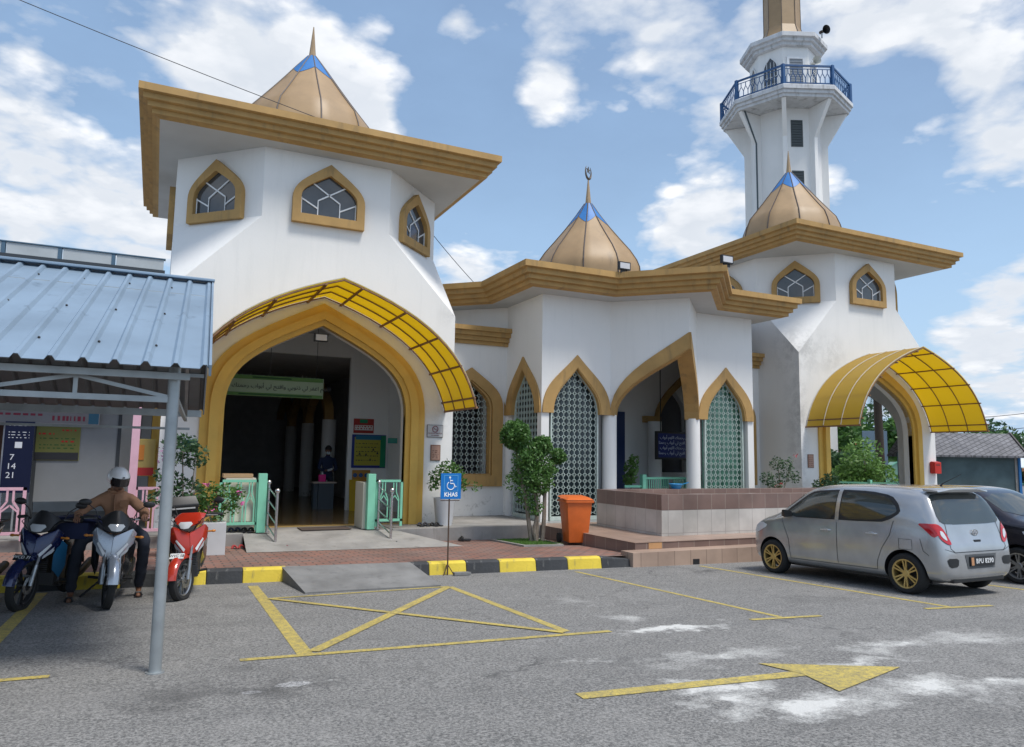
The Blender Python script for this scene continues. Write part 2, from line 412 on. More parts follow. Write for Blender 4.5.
pts = [(4.66,4.84),(5.68,4.28),(4.60,3.97),(4.74,4.44)]
mk.quad(*[(x,y,gz(x,y)+.007) for x,y in pts])
tag(mk.build('painted_arrow', PAINT), kind='structure')

# kerb: alternating blocks with a sloping face
KA, KB = Vector((-9.0,11.62,0)), Vector((7.95,11.02,0))
KD = (KB-KA).normalized(); KN = Vector((-KD.y, KD.x, 0))
def ky(x): return KA.y + (x-KA.x)*KD.y/KD.x
def kerb_block(x0, x1, m_, end=False):
    mb = MB(); prof = [(-.0,-.02),(.04,.165),(.09,.195),(.19,.195),(.19,-.02)]
    vs = []
    for i, x in enumerate((x0+.003, x1-.003)):
        for d, h in prof:
            if end and i == 1: h = min(h, .13); d = d + .02
            p = Vector((x, ky(x), 0)) + KN*d; vs.append((p.x, p.y, gz(p.x, ky(x)) + h))
    n = 5; mb.add(vs, [tuple(range(n)), tuple(range(n,2*n))[::-1]] + [(i,(i+1)%n,(i+1)%n+n,i+n) for i in range(n)])
    return mb.build('kerb_block', m_, bevel=.012, org=(x0, ky(x0), gz(x0, ky(x0))))
bounds = [-3.6,-3.05,-2.5,-1.95,-1.4,-.85,-.3,.25,.76,1.24,1.84]
col = 1; lastx = None
kb = []
for i in range(len(bounds)-1):
    yel = (len(bounds)-2-i) % 2 == 0
    kb.append((bounds[i], bounds[i+1], yel, False))
kb += [(3.72,4.0,False,False),(4.0,4.62,True,False),(4.62,5.20,False,False),(5.20,5.86,True,False),(5.86,6.46,False,False),(6.46,7.12,True,False),(7.12,7.72,False,True)]
for a, b_, yel, en in kb:
    o = kerb_block(a, b_, KERB_Y if yel else KERB_B, en)
    if 4.0 <= a: w = 'under the blue parking sign' if a == 4.0 else {4.62:'just right of the blue parking sign post',5.20:'in front of the round-headed tree',5.86:'between the tree and the orange bin',6.46:'in front of the orange bin',7.12:'at the tapered end by the tiled steps'}[a]
    elif a > 3.5: w = 'short piece at the right edge of the concrete ramp'
    else:
        w = {1.24:'at the left edge of the concrete ramp',.76:'between the red scooter and the ramp',.25:'just right of the red scooter front wheel',-.3:'behind the red scooter',-.85:'between the white motorcycle and the steel post',-1.4:'under the rider, behind the white motorcycle',-1.95:'between the blue and white motorcycles',-2.5:'behind the blue motorcycle',-3.05:'beyond the blue motorcycle at the left edge',-3.6:'outermost at the left edge of the row'}[round(a,2)]
    tag(o, ('yellow' if yel else 'black') + ' painted kerb block ' + w, 'kerb block', 'black and yellow kerb blocks')

# brick pavement from the kerb to the platforms, concrete apron before the door
def pz(x, y): return gz(x, ky(x)) + .175 - .026*(y-11.2)
mb = MB()
xs = [-9,-4,0,1.84,3.72,6,7.6,8.1]; ysn = [0, 1]
for i in range(len(xs)-1):
    for k in range(4):
        def P(x, t): y0 = ky(x)+.18; y = y0 + (15.3-y0)*t; return (x, y, pz(x,y))
        mb.quad(P(xs[i],k/4), P(xs[i+1],k/4), P(xs[i+1],(k+1)/4), P(xs[i],(k+1)/4))
mb.quad((1.84, ky(1.84)-.0, pz(1.84,11.2)),(3.72, ky(3.72), pz(3.72,11.2)),(3.72, ky(3.72)+.16, pz(3.72,11.2)),(1.84, ky(1.84)+.16, pz(1.84,11.2)))
tag(mb.build('brick_pavement', PAVER), kind='structure')
# ramp on the road
mb = MB()
A = Vector((1.87,9.95,gz(1.87,9.95)+.02)); B = Vector((3.75,9.98,gz(3.75,9.9)+.02)); C = Vector((3.72,ky(3.72)+.12,pz(3.72,11.2)+.022)); D = Vector((1.78,ky(1.78)+.12,pz(1.78,11.2)+.022))
n = 8; top = []
for j in range(n+1):
    for i in range(n+1):
        p = A.lerp(B, i/n).lerp(D.lerp(C, i/n), j/n)
        if j == 0: p.y += .03*noise.noise(Vector((i*1.7,0,3)))
        top.append(p)
bot = [Vector((p.x, p.y, gz(p.x,p.y)-.03)) for p in top]; nn = n+1
fs = [(j*nn+i, j*nn+i+1, (j+1)*nn+i+1, (j+1)*nn+i) for j in range(n) for i in range(n)]
sz = len(top)
for i in range(n):
    fs += [(i, i+1, sz+i+1, sz+i), (n*nn+i, n*nn+i+1, sz+n*nn+i+1, sz+n*nn+i), (i*nn, (i+1)*nn, sz+(i+1)*nn, sz+i*nn), (i*nn+n, (i+1)*nn+n, sz+(i+1)*nn+n, sz+i*nn+n)]
mb.add(top+bot, fs)
tag(mb.build('concrete_ramp', CONCD, org=(2.8,10.6,-.35)), 'grey concrete wheelchair ramp laid over the kerb behind the yellow box', 'ramp')

# platforms and floor
FZ = -.05
mb = MB(); mb.box(-9, 1.62, 15.0, 16.2, -.6, FZ); mb.box(4.55, 8.3, 15.0, 16.2, -.6, FZ); mb.box(6.23, 8.3, 16.2, 17.7, -.6, FZ)
mb.box(-9,-.02,16.2,22,-.6,FZ)
tag(mb.build('entrance_platform', CONC, bevel=.012), kind='structure')
mb = MB()
y0 = 13.7
mb.add([(1.55,y0,pz(1.6,y0)+.006),(5.6,y0,pz(5.6,y0)+.006),(4.6,15.05,FZ-.02),(1.62,15.05,FZ-.02),(1.62,16.1,FZ-.003),(4.6,16.1,FZ-.003)], [(0,1,2,3),(3,2,5,4)])
tag(mb.build('entrance_apron', CONC), kind='structure')
mb = MB(); mb.box(-.02, 6.22, 16.2, 34.3, -.4, FZ)
GRAN = mat('polished_floor', (.30,.20,.09), .18, var=.2, vs=1.5)
tag(mb.build('lobby_floor', GRAN), kind='structure')
mb = MB(); mb.box(1.25, 5.05, 16.06, 16.22, -.1, FZ+.012); tag(mb.build('threshold_strip', mat('gold_tile', (.45,.30,.10), .4)), kind='structure')
mb = MB(); mb.box(8.31, 15.3, 15.26, 24, -.55, FZ-.004)
tag(mb.build('pavilion_floor', mat('grey_floor_tile', (.3,.3,.3), .3)), kind='structure')
mb = MB(); mb.box(15.3, 40, 15.26, 30, -.6, FZ-.03)
tag(mb.build('side_terrace', CONC), kind='structure')

# tiled steps before the pavilion
t = thing('tiled_steps', 'low beige and brown tiled steps below the ablution trough', 'steps', (10.5,11.5,-.5))
mb = MB(); mb.box(7.72, 16.5, 10.98, 11.36, -.62, -.175); mb.build('lower_step', TILE_BE, t, bevel=.006)
mb = MB(); mb.box(8.02, 16.5, 11.34, 15.25, -.60, -.055); mb.build('upper_step', TILE_BR, t, bevel=.004)
mb = MB(); mb.box(8.01, 16.51, 11.33, 15.24, -.054, -.048); mb.build('step_tread', TILE_FL, t)
mb = MB(); mb.box(9.05, 9.2, 10.975, 11.0, -.44, -.34); mb.build('drain_hole', BLACKP, t)
mb = MB(); mb.box(8.32, 8.62, 11.335, 11.345, -.17, -.06); mb.build('odd_tile', mat('tan_tile', (.5,.28,.13), .4), t)
# ablution trough: low walls round a sunk basin
t = thing('ablution_trough', 'low rectangular trough clad in white and brown tiles', 'trough', (11.5,13.2,FZ))
X0, X1, Y0, Y1 = 9.2, 16.4, 12.1, 14.5; zt = .77; th = .28
def trough_ring(z0, z1, e=0.):
    m_ = MB(); o = [(X0-e,Y0-e),(X1+e,Y0-e),(X1+e,Y1+e),(X0-e,Y1+e)]; i = [(X0+th,Y0+th),(X1-th,Y0+th),(X1-th,Y1-th),(X0+th,Y1-th)]
    return m_.ring(o, i, lambda u, v, d: (u, v, d), z0, z1)
trough_ring(FZ-.002, .46).build('white_tiled_wall', TILE_WH, t)
trough_ring(.46, zt, .004).build('brown_tiled_band', TILE_BR, t, bevel=.006)
mb = MB(); mb.box(X0+th, X1-th, Y0+th, Y1-th, FZ, .45); mb.build('basin_floor', TILE_FL, t)
mb = MB(); mb.lathe([(.10,0),(.15,.09),(.17,.11),(.165,.12),(.14,.10),(.09,.01)], (11.35,14.36,zt+.002), 20); mb.bar((11.5,14.36,.87),(11.73,14.36,.92),.03,.012)
tag(mb.build('water_dipper', mat('blue_plastic', (.02,.25,.55), .35), smooth=True, org=(11.35,14.36,zt)), 'blue plastic water dipper on the trough edge', 'dipper')
SKY_BLOBS = [(70,205,120,.20),(10,190,90,.10),(245,55,95,.24),(335,95,90,.20),(400,150,50,.06),(640,35,130,.20),(545,25,70,.10),(860,15,110,.20),(760,60,60,.12),(692,225,62,.30),(541,95,38,.22),(960,60,60,.10),(990,130,85,.24),(985,352,62,.28),(1005,280,50,.22),(20,25,110,.12),(468,272,34,.24),(458,22,26,.20),(150,225,60,.16),
 (470,160,110,-.30),(885,110,70,-.30),(900,250,90,-.30),(85,110,60,-.16),(620,150,90,-.26),(870,350,50,-.3),(420,60,50,-.15),(560,200,60,-.2),(1000,220,50,-.2)]
CLOUD_L = (7.3,7.4,7.6); CLOUD_D = (4.0,4.5,5.2)
HAZE_C = (3.3,5.0,7.4); HAZE_K = .7
SKY_STR = .105; SUN_E = 2.4; SUN_A = 16; EXPO = .47
CL0, CL1 = .395, .60
# ------------------------------------------------------------------ arch helpers
def bez(p, n):
    out = []
    for k in range(n+1):
        t = k/n; a, b, c, d = p
        out.append(tuple((1-t)**3*a[i] + 3*(1-t)**2*t*b[i] + 3*(1-t)*t*t*c[i] + t**3*d[i] for i in (0,1)))
    return out
def arch_pts(h, z0, zs, c1, c2, za, n=12):
    """full outline from bottom left over the apex to bottom right; half width h, springing zs, controls as fractions"""
    r = [(h, z0)] + bez(((h,zs), (h*c1[0], zs+(za-zs)*c1[1]), (h*c2[0], zs+(za-zs)*c2[1]), (0,za)), n)
    return [(-u, z) for u, z in r] + [(u, z) for u, z in r[::-1][1:]]
def frame_fn(p, ang, cu=0.):
    """plane with origin p, u running along ang, depth d running to the outside (towards the viewer of that face)"""
    ux, uy = math.cos(ang), math.sin(ang)
    return lambda u, v, d: (p[0] + (u-cu)*ux + d*uy, p[1] + (u-cu)*uy - d*ux, v)
def wall_with_arch(mb, fn, u0, u1, z0, topf, arch, cu, d_out, d_in, extra=()):
    """wall from u0 to u1 with an arched opening centred on cu; topf(u, side) gives the top"""
    A = [(u+cu, z) for u, z in arch]
    lefts = sorted(set([u0] + [e for e in extra if u0 < e < A[0][0]] + [A[0][0]]))
    rights = sorted(set([A[-1][0]] + [e for e in extra if A[-1][0] < e < u1] + [u1]))
    for d, s_ in ((d_out, 1), (d_in, 0)):
        for L in (lefts, rights):
            for a, b in zip(L, L[1:]):
                mb.quad(fn(a,z0,d), fn(b,z0,d), fn(b,topf(b,-1),d), fn(a,topf(a,1),d))
        arc = A[1:-1]; pts = []
        for a, b in zip(arc, arc[1:]):
            seg = [a] + [(e, a[1]+(b[1]-a[1])*(e-a[0])/(b[0]-a[0])) for e in sorted(extra) if a[0] < e < b[0] and b[0]-a[0] > 1e-6] + [b]
            for p, q in zip(seg, seg[1:]):
                if q[0]-p[0] < 1e-6: continue
                mb.quad(fn(p[0],p[1],d), fn(q[0],q[1],d), fn(q[0],topf(q[0],-1),d), fn(p[0],topf(p[0],1),d))
    for a, b in zip(A, A[1:]):
        mb.quad(fn(a[0],a[1],d_out), fn(b[0],b[1],d_out), fn(b[0],b[1],d_in), fn(a[0],a[1],d_in))
def eave(outline, top, steps, parent, names=('fascia','roof_deck','soffit'), soff_in=None, zroof=.12, holes=None):
    """outline(inset) -> list of xy; steps: list of (inset, z below top)"""
    mb = MB(); n = len(outline(0)); rows = []
    for ins, dz in steps: rows.append([(x, y, top-dz) for x, y in outline(ins)])
    for k, (a, b) in enumerate(zip(rows, rows[1:])):
        mb.cur = 1 if k <= 1 else 0
        for i in range(n): mb.quad(a[i], a[(i+1)%n], b[(i+1)%n], b[i])
    o = mb.build(names[0], [OCHRE, OCHRE_TOP], parent)
    mb = MB(); zr = top - zroof; mb.add([(x,y,zr) for x, y in outline(steps[0][0])], [tuple(range(n))]); mb.build(names[1], CONC, parent)
    li, lz = steps[-1]
    mb = MB(); mb.add([(x,y,top-lz) for x,y in outline(li)] + [(x,y,top-lz) for x,y in outline(soff_in)], [(i,(i+1)%n,(i+1)%n+n,i+n) for i in range(n)])
    mb.build(names[2], SOFFIT, parent)
STEPS = [(.16,.12),(.16,0),(0,0),(0,.145),(.085,.165),(.085,.27),(.17,.285),(.17,.385),(.255,.40),(.255,.49),(.34,.50),(.40,.53)]

def dome(parent, c, prof, zblue, crescent=False, rot=PI/10, ns=10):
    """ten curved tan panels with dark seams, blue cap, spike"""
    def rz(z):
        for (r0, z0), (r1, z1) in zip(prof, prof[1:]):
            if z0 <= z <= z1: return r0 + (r1-r0)*(z-z0)/(z1-z0)
        return prof[-1][0]
    shell = MB(); cap = MB(); seam = MB()
    sub = 4; N8 = ns*sub
    def pt(j, z, off=0.):
        th = rot + 2*PI*j/N8; k = (j % sub)/sub
        chord = math.cos(PI/ns)/math.cos(2*PI/ns*k - PI/ns)
        blend = chord*.85 + .15
        r = rz(z)*blend + off
        return (c[0]+r*math.cos(th), c[1]+r*math.sin(th), z)
    zs = [z for r, z in prof]; z_top = zs[-1]
    fine = []
    for a, b in zip(zs, zs[1:]): fine += [a, (a+b)/2]
    fine.append(z_top)
    for j in range(N8):
        for a, b in zip(fine, fine[1:]): shell.quad(pt(j,a), pt(j+1,a), pt(j+1,b), pt(j,b))
    def zb(j):      # scalloped lower edge of the blue cap: low at every second seam
        t = (j/sub) % 2; t = abs(t-1)
        return zblue + t*.0 + (1-abs(2*((j/sub/2)%1)-1))*.30
    for j in range(N8):
        za, zc = zb(j), zb(j+1)
        for k in range(4):
            f0, f1 = k/4, (k+1)/4
            cap.quad(pt(j,za+(z_top-za)*f0,.012), pt(j+1,zc+(z_top-zc)*f0,.012), pt(j+1,zc+(z_top-zc)*f1,.012), pt(j,za+(z_top-za)*f1,.012))
    for s_ in range(ns): seam.tube([pt(s_*sub, z, .006) for z in fine], .019, 5)
    o = shell.build('dome', TAN, parent, smooth=True, weld=True)
    cap.build('dome_cap', BLUE_CAP, o, smooth=True, weld=True)
    seam.build('dome_seam', SEAM, o)
    f = MB(); f.tube([(c[0],c[1],z_top-.05),(c[0],c[1],z_top+.86)], [.10,.012], 8)
    f.build('spire', mat('tan_spire', (.36,.25,.14), .5), o)
    if crescent:
        m_ = MB(); cz = z_top+1.02; pts = []; rr = []
        vx, vy = math.cos(R(28)), math.sin(R(28))
        for k in range(17):
            a = R(-225 + 275*k/16); pts.append((c[0]+.17*math.cos(a)*vx, c[1]+.17*math.cos(a)*vy, cz+.03+.23*math.sin(a))); rr.append(.006+.034*math.sin(PI*k/16))
        m_.tube(pts, rr, 6)
        star = []
        for k in range(10):
            a = PI/2 + k*PI/5; r_ = .12 if k % 2 == 0 else .045; star.append((r_*math.cos(a), cz+.08+r_*math.sin(a)))
        m_.prism(star, lambda u, v, d: (c[0]+u*vx+d*vy, c[1]+u*vy-d*vx, v), -.012, .012)
        m_.build('crescent_and_star', mat('dark_bronze', (.16,.13,.10), .4, metal=.7), o)

def lattice_mesh(arch, z0, pitch=.155):
    mb = MB(); A = [p for p in arch]
    def halfw(z):
        best = 0
        for (u0,a),(u1,b) in zip(A, A[1:]):
            if u0 >= 0 and u1 >= 0 and min(a,b) <= z <= max(a,b) and abs(a-b) > 1e-6:
                best = max(best, u0+(u1-u0)*(z-a)/(b-a))
        return best
    H = A[0][0]*-1; k = int(H/pitch)+1; z = z0+pitch/2; t = .0085; s = .037; d = .014
    zt_ = max(a for _, a in A)
    fn = lambda x0,x1,za,zb: mb.box(x0,x1,-d,d,za,zb)
    while z < zt_:
        w = halfw(z); i = -k
        while i <= k:
            x = i*pitch
            if abs(x) < w:
                fn(x-s, x+s, z+s-t, z+s); fn(x-s, x+s, z-s, z-s+t); fn(x-s, x-s+t, z-s+t, z+s-t); fn(x+s-t, x+s, z-s+t, z+s-t)
                fn(x+s, min(x+pitch-s, max(w,x+s+.001)), z-t/2, z+t/2)
                if i == -k or abs(x-pitch) >= w: fn(max(-w, x-pitch+s), x-s, z-t/2, z+t/2)
                fn(x-t/2, x+t/2, z+s, z+pitch-s)
            i += 1
        z += pitch
    return mb

# ------------------------------------------------------------------ entrance towers
B, Dd, ZB1, ZB2, ZS, ZT = 3.073, 1.394, 4.748, 6.506, 8.05, 8.577
ARCH_IN = arch_pts(1.92, FZ, 2.35, (1.0,.50), (.70,.66), 4.25)
ARCH_M1 = arch_pts(2.02, FZ, 2.35, (1.0,.50), (.70,.66), 4.38)
ARCH_M2 = arch_pts(2.20, FZ, 2.35, (1.0,.50), (.70,.66), 4.56)
ARCH_OUT = arch_pts(2.37, FZ, 2.35, (1.0,.50), (.70,.66), 4.74)
WIN_O = [(-.79,6.47)] + arch_pts(.79, 7.02, 7.02, (1.0,.35), (.72,.52), 7.86, 8)[1:-1] + [(.79,6.47)]
WIN_I = [(-.61,6.67)] + arch_pts(.61, 7.05, 7.05, (1.0,.35), (.72,.52), 7.60, 8)[1:-1] + [(.61,6.67)]
def drum_window(parent, fn, s_=1.0):
    mb = MB(); mb.ring([(u*s_,z) for u,z in WIN_O], [(u*s_,z) for u,z in WIN_I], fn, .0, .13)
    fr = mb.build('window_frame', OCHRE, parent, bevel=.008)
    mb = MB(); mb.prism([(u*s_*1.01,z) for u,z in WIN_I], fn, .004, .02); pn = mb.build('pane', GLASS, fr)
    g = MB(); L = lambda a, b: g.bar(fn(a[0]*s_,a[1],.032), fn(b[0]*s_,b[1],.032), .02, .03)
    for sx in (-1, 1):
        L((sx*.24,6.68),(sx*.24,7.02)); L((sx*.24,7.02),(-sx*.36,7.40)); L((sx*.58,7.02),(sx*.24,6.84)); L((sx*.595,6.68),(sx*.595,7.05))
    g.build('glazing_bar', WHITEM, fr)
def tower(cx_, label, opens, awning_label, is_left):
    cyy = 16.053 + B
    t = thing('entrance_tower', label, 'building', (cx_, cyy, FZ), group=None)
    faces = [(0,(cx_,cyy-B)),(PI/2,(cx_+B,cyy)),(PI,(cx_,cyy+B)),(-PI/2,(cx_-B,cyy))]
    names = ['front','right','back','left']
    wall = MB()
    def topf(u, side):
        a = abs(u)
        if a < Dd-1e-6 or (abs(a-Dd) < 1e-6 and ((u > 0 and side < 0) or (u < 0 and side > 0))): return ZS
        return ZB2 + (ZB1-ZB2)*(a-Dd)/(B-Dd)
    for nm, (ang, p) in zip(names, faces):
        fn = frame_fn(p, ang)
        if nm in opens:
            wall_with_arch(wall, fn, -B, B, -.6, topf, ARCH_IN, 0, 0, -.32, extra=(-Dd, Dd))
        elif nm == 'back' and is_left:      # square-headed opening to the hall behind
            x0, x1, zt_ = -2.6, 2.4, 4.6
            for d in (0, -.32):
                wall.quad(fn(-B,-.6,d), fn(-x1,-.6,d), fn(-x1,ZB1,d), fn(-B,ZB1,d))
                wall.quad(fn(-x0,-.6,d), fn(B,-.6,d), fn(B,ZB1,d), fn(-x0,ZB1,d))
                wall.quad(fn(-x1,zt_,d), fn(-x0,zt_,d), fn(-x0,ZB1,d), fn(-x1,ZB1,d))
                wall.quad(fn(-B,ZB1,d), fn(B,ZB1,d), fn(Dd,ZB2,d), fn(-Dd,ZB2,d)); wall.quad(fn(-Dd,ZB2,d), fn(Dd,ZB2,d), fn(Dd,ZS,d), fn(-Dd,ZS,d))
            for a, b_ in (((-x1,-.6),(-x1,zt_)),((-x1,zt_),(-x0,zt_)),((-x0,zt_),(-x0,-.6))): wall.quad(fn(*a,0), fn(*b_,0), fn(*b_,-.32), fn(*a,-.32))
        else:
            for d in (0, -.3):
                wall.quad(fn(-B,-.6,d), fn(B,-.6,d), fn(B,ZB1,d), fn(Dd,ZB2,d), fn(-Dd,ZB2,d), fn(-B,ZB1,d))
                wall.quad(fn(-Dd,ZB2,d), fn(Dd,ZB2,d), fn(Dd,ZS,d), fn(-Dd,ZS,d))
    for k in range(4):      # sloping shoulders and diagonal drum faces
        a = k*PI/2; M = lambda x, y: (cx_ + x*math.cos(a)-y*math.sin(a), cyy + x*math.sin(a)+y*math.cos(a))
        p1, p2, p3 = M(Dd,-B), M(B,-Dd), M(B,-B)
        wall.quad((*p1,ZB2), (*p3,ZB1), (*p2,ZB2)); wall.quad((*p1,ZB2), (*p2,ZB2), (*p2,ZS), (*p1,ZS))
    wall.build('wall', WHITE, t)
    ctr = (cx_, cyy)
    def outline(ins, h=3.86): 
        q = h - ins; return [(cx_-q,cyy-q),(cx_+q,cyy-q),(cx_+q,cyy+q),(cx_-q,cyy+q)]
    eave(outline, ZT, STEPS, t, soff_in=3.86-Dd+.2)
    for k in range(8):
        ang = k*PI/4; diag = k % 2 == 1
        dist = B if not diag else (B+Dd)/math.sqrt(2)
        nx, ny = math.sin(ang), -math.cos(ang)
        drum_window(t, frame_fn((cx_+nx*dist, cyy+ny*dist), ang), .92 if diag else 1.)
    # stepped trim round each arched opening
    for nm, (ang, p) in zip(names, faces):
        if nm not in opens: continue
        fn = frame_fn(p, ang); mb = MB()
        mb.ring(ARCH_OUT, ARCH_M2, fn, -.002, .05, closed=False); mb.ring(ARCH_M2, ARCH_M1, fn, -.002, .15, closed=False); mb.ring(ARCH_M1, ARCH_IN, fn, -.14, .06, closed=False)
        mb.build('arch_trim', OCHRE_LIT, t)
    # barrel awning of yellow sheet on thin steel ribs, on the front
    mb = MB(); prof = arch_pts(2.87, 2.5, 2.5, (.90,.48), (.60,.78), 4.9, 14)[1:-1]
    y_w, y_f = 16.05, 14.16
    n = len(prof); vs = []
    for off in (0, .012):
        for j in range(5): vs += [(cx_+u, y_w-.03+(y_f-y_w+.03)*j/4, z+off) for u, z in prof]
    fs = [(j*n+i, j*n+i+1, (j+1)*n+i+1, (j+1)*n+i) for j in range(4) for i in range(n-1)]
    fs += [tuple(q+5*n for q in f) for f in fs]
    aw = MB().add(vs, fs).build('awning', YPOLY, t, smooth=True)
    rib = mat('rust_brown_steel', (.25,.13,.06), .6, var=.3, vs=9)
    for j in range(4):
        m_ = MB(); y = y_f + .02 + (y_w-y_f-.05)*j/3
        m_.tube([(cx_+u, y, z-.022) for u, z in prof], .016 if j else .024, 5); m_.build('rib', rib, aw)
    for j in range(4):
        m_ = MB(); y = y_f + .02 + (y_w-y_f-.05)*j/3
        m_.tube([(cx_+u, y, z+.024) for u, z in prof], .013, 5); m_.build('cover_strip', mat('pale_cover_strip',(.55,.50,.40),.5), aw)
    for i in (1, 4, 7, 10, 13, 15, 18, 21, 24, 27):
        if i < n:
            u, z = prof[i]; m_ = MB(); m_.bar((cx_+u, y_f-.06, z-.05), (cx_+u, y_w, z-.05), .045, .035); m_.build('purlin', rib, aw)
    for i in (0, n-1):
        u, z = prof[i]; m_ = MB(); m_.bar((cx_+u, y_f-.02, z-.01), (cx_+u, y_w, z-.01), .05, .04); m_.build('purlin', rib, aw)
    tprof = [(1.62,8.45),(1.74,9.3),(1.74,9.55),(1.66,9.85),(1.54,10.15),(1.32,10.42),(1.02,10.8),(.73,11.18),(.42,11.6),(.11,12.0)]
    dome(t, (cx_, cyy), tprof, 11.20)
    return t
T1X, T2X = 3.149, 20.42
T1 = tower(T1X, 'white entrance tower on the left with a broad square eave and the doorway banner inside', ('front','left'), '', True)
T2 = tower(T2X, 'white entrance tower at the right below the minaret, its wall streaked with black mould', ('front','right'), '', False)

# ------------------------------------------------------------------ star-shaped pavilion
SX_, SY_ = 11.784, 19.126; SA = 3.391
pav = thing('domed_pavilion', 'white star-shaped pavilion with pointed lattice arches in the middle', 'building', (SX_, SY_, FZ))
def star_outline(a):
    k = .41421*a; pts = []
    for q in range(4):
        ang = q*PI/2
        for x, y in ((-a,-a),(-k,-a),(0,-1.41421*a),(k,-a)):
            pts.append((SX_+x*math.cos(ang)-y*math.sin(ang), SY_+x*math.sin(ang)+y*math.cos(ang)))
    return pts
eave(lambda ins: star_outline(SA+.968-ins), 6.018, STEPS, pav, soff_in=.98)
PW = star_outline(SA); ZC = 2.56; ZW = 5.52
FULL = lambda h: (arch_pts(h*.70, FZ, ZC, (1.0,.5), (.56,.58), 3.72), arch_pts(h*.985, ZC-.0, ZC, (1.0,.5), (.56,.60), 4.03))
wall = MB(); trim = MB(); panels = []
for i in range(16):
    p, q = Vector(PW[i]), Vector(PW[(i+1)%16]); L = (q-p).length; ang = math.atan2(q.y-p.y, q.x-p.x)
    mid = (p+q)/2; fn = frame_fn((mid.x, mid.y), ang)
    kind = i % 4           # corners 0 (square corner), 1 (re-entrant), 2 (rotated corner), 3 (re-entrant)
    if kind in (0, 3):     # a full lattice arch
        inn, out = FULL(L/2)
        body = [(u, max(z, ZC)) for u, z in inn]
        wall_with_arch(wall, fn, -L/2, L/2, ZC, lambda u, s_: ZW, body, 0, 0, -.22)
        trim.ring(out, [(u, max(z, ZC)) for u, z in inn], fn, -.0, .045, closed=False)
        trim.ring([(u*1.0, z) for u, z in body], [(u*.96, max(ZC, z-.03)) for u, z in body], fn, -.18, .03, closed=False)
        panels.append((mid, ang, L, inn))
    else:                  # half of the folded arch that rises to the rotated corner
        sgn = 1 if kind == 1 else -1      # apex lies at +u for kind 1
        a0 = -L/2*sgn
        half = bez(((a0+.10*sgn, ZC), (a0+.10*sgn, ZC+.75), (a0+.62*L*sgn, ZC+1.15), (L/2*sgn, 4.22)), 10)
        outh = bez(((a0+.0*sgn, ZC), (a0-.02*sgn, ZC+.95), (a0+.50*L*sgn, ZC+1.40), (L/2*sgn, 4.62)), 10)
        for d in (0, -.22):
            P_ = [(a0, ZC)] + half
            for a, b_ in zip(P_, P_[1:]):
                wall.quad(fn(a[0],a[1],d), fn(b_[0],b_[1],d), fn(b_[0],ZW,d), fn(a[0],ZW,d))
        for a, b_ in zip(half, half[1:]): wall.quad(fn(*a,0), fn(*b_,0), fn(*b_,-.22), fn(*a,-.22))
        trim.ring(outh, half, fn, 0, .045, closed=False)
        trim.ring(half, [(u, z-.02) for u, z in half], fn, -.34, .03, closed=False)
wall.build('upper_wall', WHITE, pav); trim.build('arch_trim', OCHRE, pav)
for i in range(16):        # columns
    if i % 4 == 2: continue
    p = Vector(PW[i]); c = Vector((SX_, SY_)); d_ = (c-p).normalized()
    p2 = p + d_*.15
    mb = MB(); r = .15 if i % 4 == 0 else .19
    mb.lathe([(r,FZ-.3),(r,ZC+.01)], (p2.x, p2.y, 0), 4 if i % 4 == 0 else 16, PI/4, caps=True)
    mb.build('column', WHITE, pav, smooth=True)
lat_cache = {}
for mid, ang, L, inn in panels:
    a = [(u*.985, z) for u, z in inn]
    if 'me' not in lat_cache:
        mbl = lattice_mesh(a, FZ+.1); o = mbl.build('lattice_screen', LATT, None); lat_cache['me'] = o.data
        frm = MB(); frm.ring(a, [(u*.95, z-.03) for u, z in a], lambda u, v, d: (u, d, v), -.03, .03, closed=False); frm.box(-a[-1][0], a[-1][0], -.04, .04, FZ, FZ+.10)
        o2 = frm.build('screen_frame', LATT, None); lat_cache['fr'] = o2.data
    else:
        o = bpy.data.objects.new('lattice_screen', lat_cache['me']); COL.objects.link(o)
        o2 = bpy.data.objects.new('screen_frame', lat_cache['fr']); COL.objects.link(o2)
    o.parent = pav; n_ = Vector((math.sin(ang), -math.cos(ang)))
    o.location = (mid.x - n_.x*.11 - SX_, mid.y - n_.y*.11 - SY_, -FZ); o.rotation_euler = (0,0,ang)
    o2.parent = o; o2.location = (0,0,0)
    if mid.y < SY_ and (mid.x < SX_ or abs(math.sin(ang)) < .1):
        gp = MB(); gp.prism(a, frame_fn((mid.x,mid.y), ang), -.21, -.20); gp.build('tinted_glass', mat('tinted_glass',(.02,.035,.04),.12,spec=.7) if mid.x < SX_ else mat('green_glass',(.07,.20,.14),.15,spec=.8,var=.5,vs=5.), pav)
dome(pav, (SX_, SY_), [(1.56,5.8),(1.64,6.6),(1.68,7.0),(1.66,7.2),(1.57,7.42),(1.36,7.74),(1.06,8.10),(.72,8.52),(.39,8.97),(.11,9.39)], 8.60, True)
mb = MB(); mb.add([(x,y,5.46) for x,y in star_outline(SA-.1)], [tuple(range(16))]); mb.build('ceiling', SOFFIT, pav)

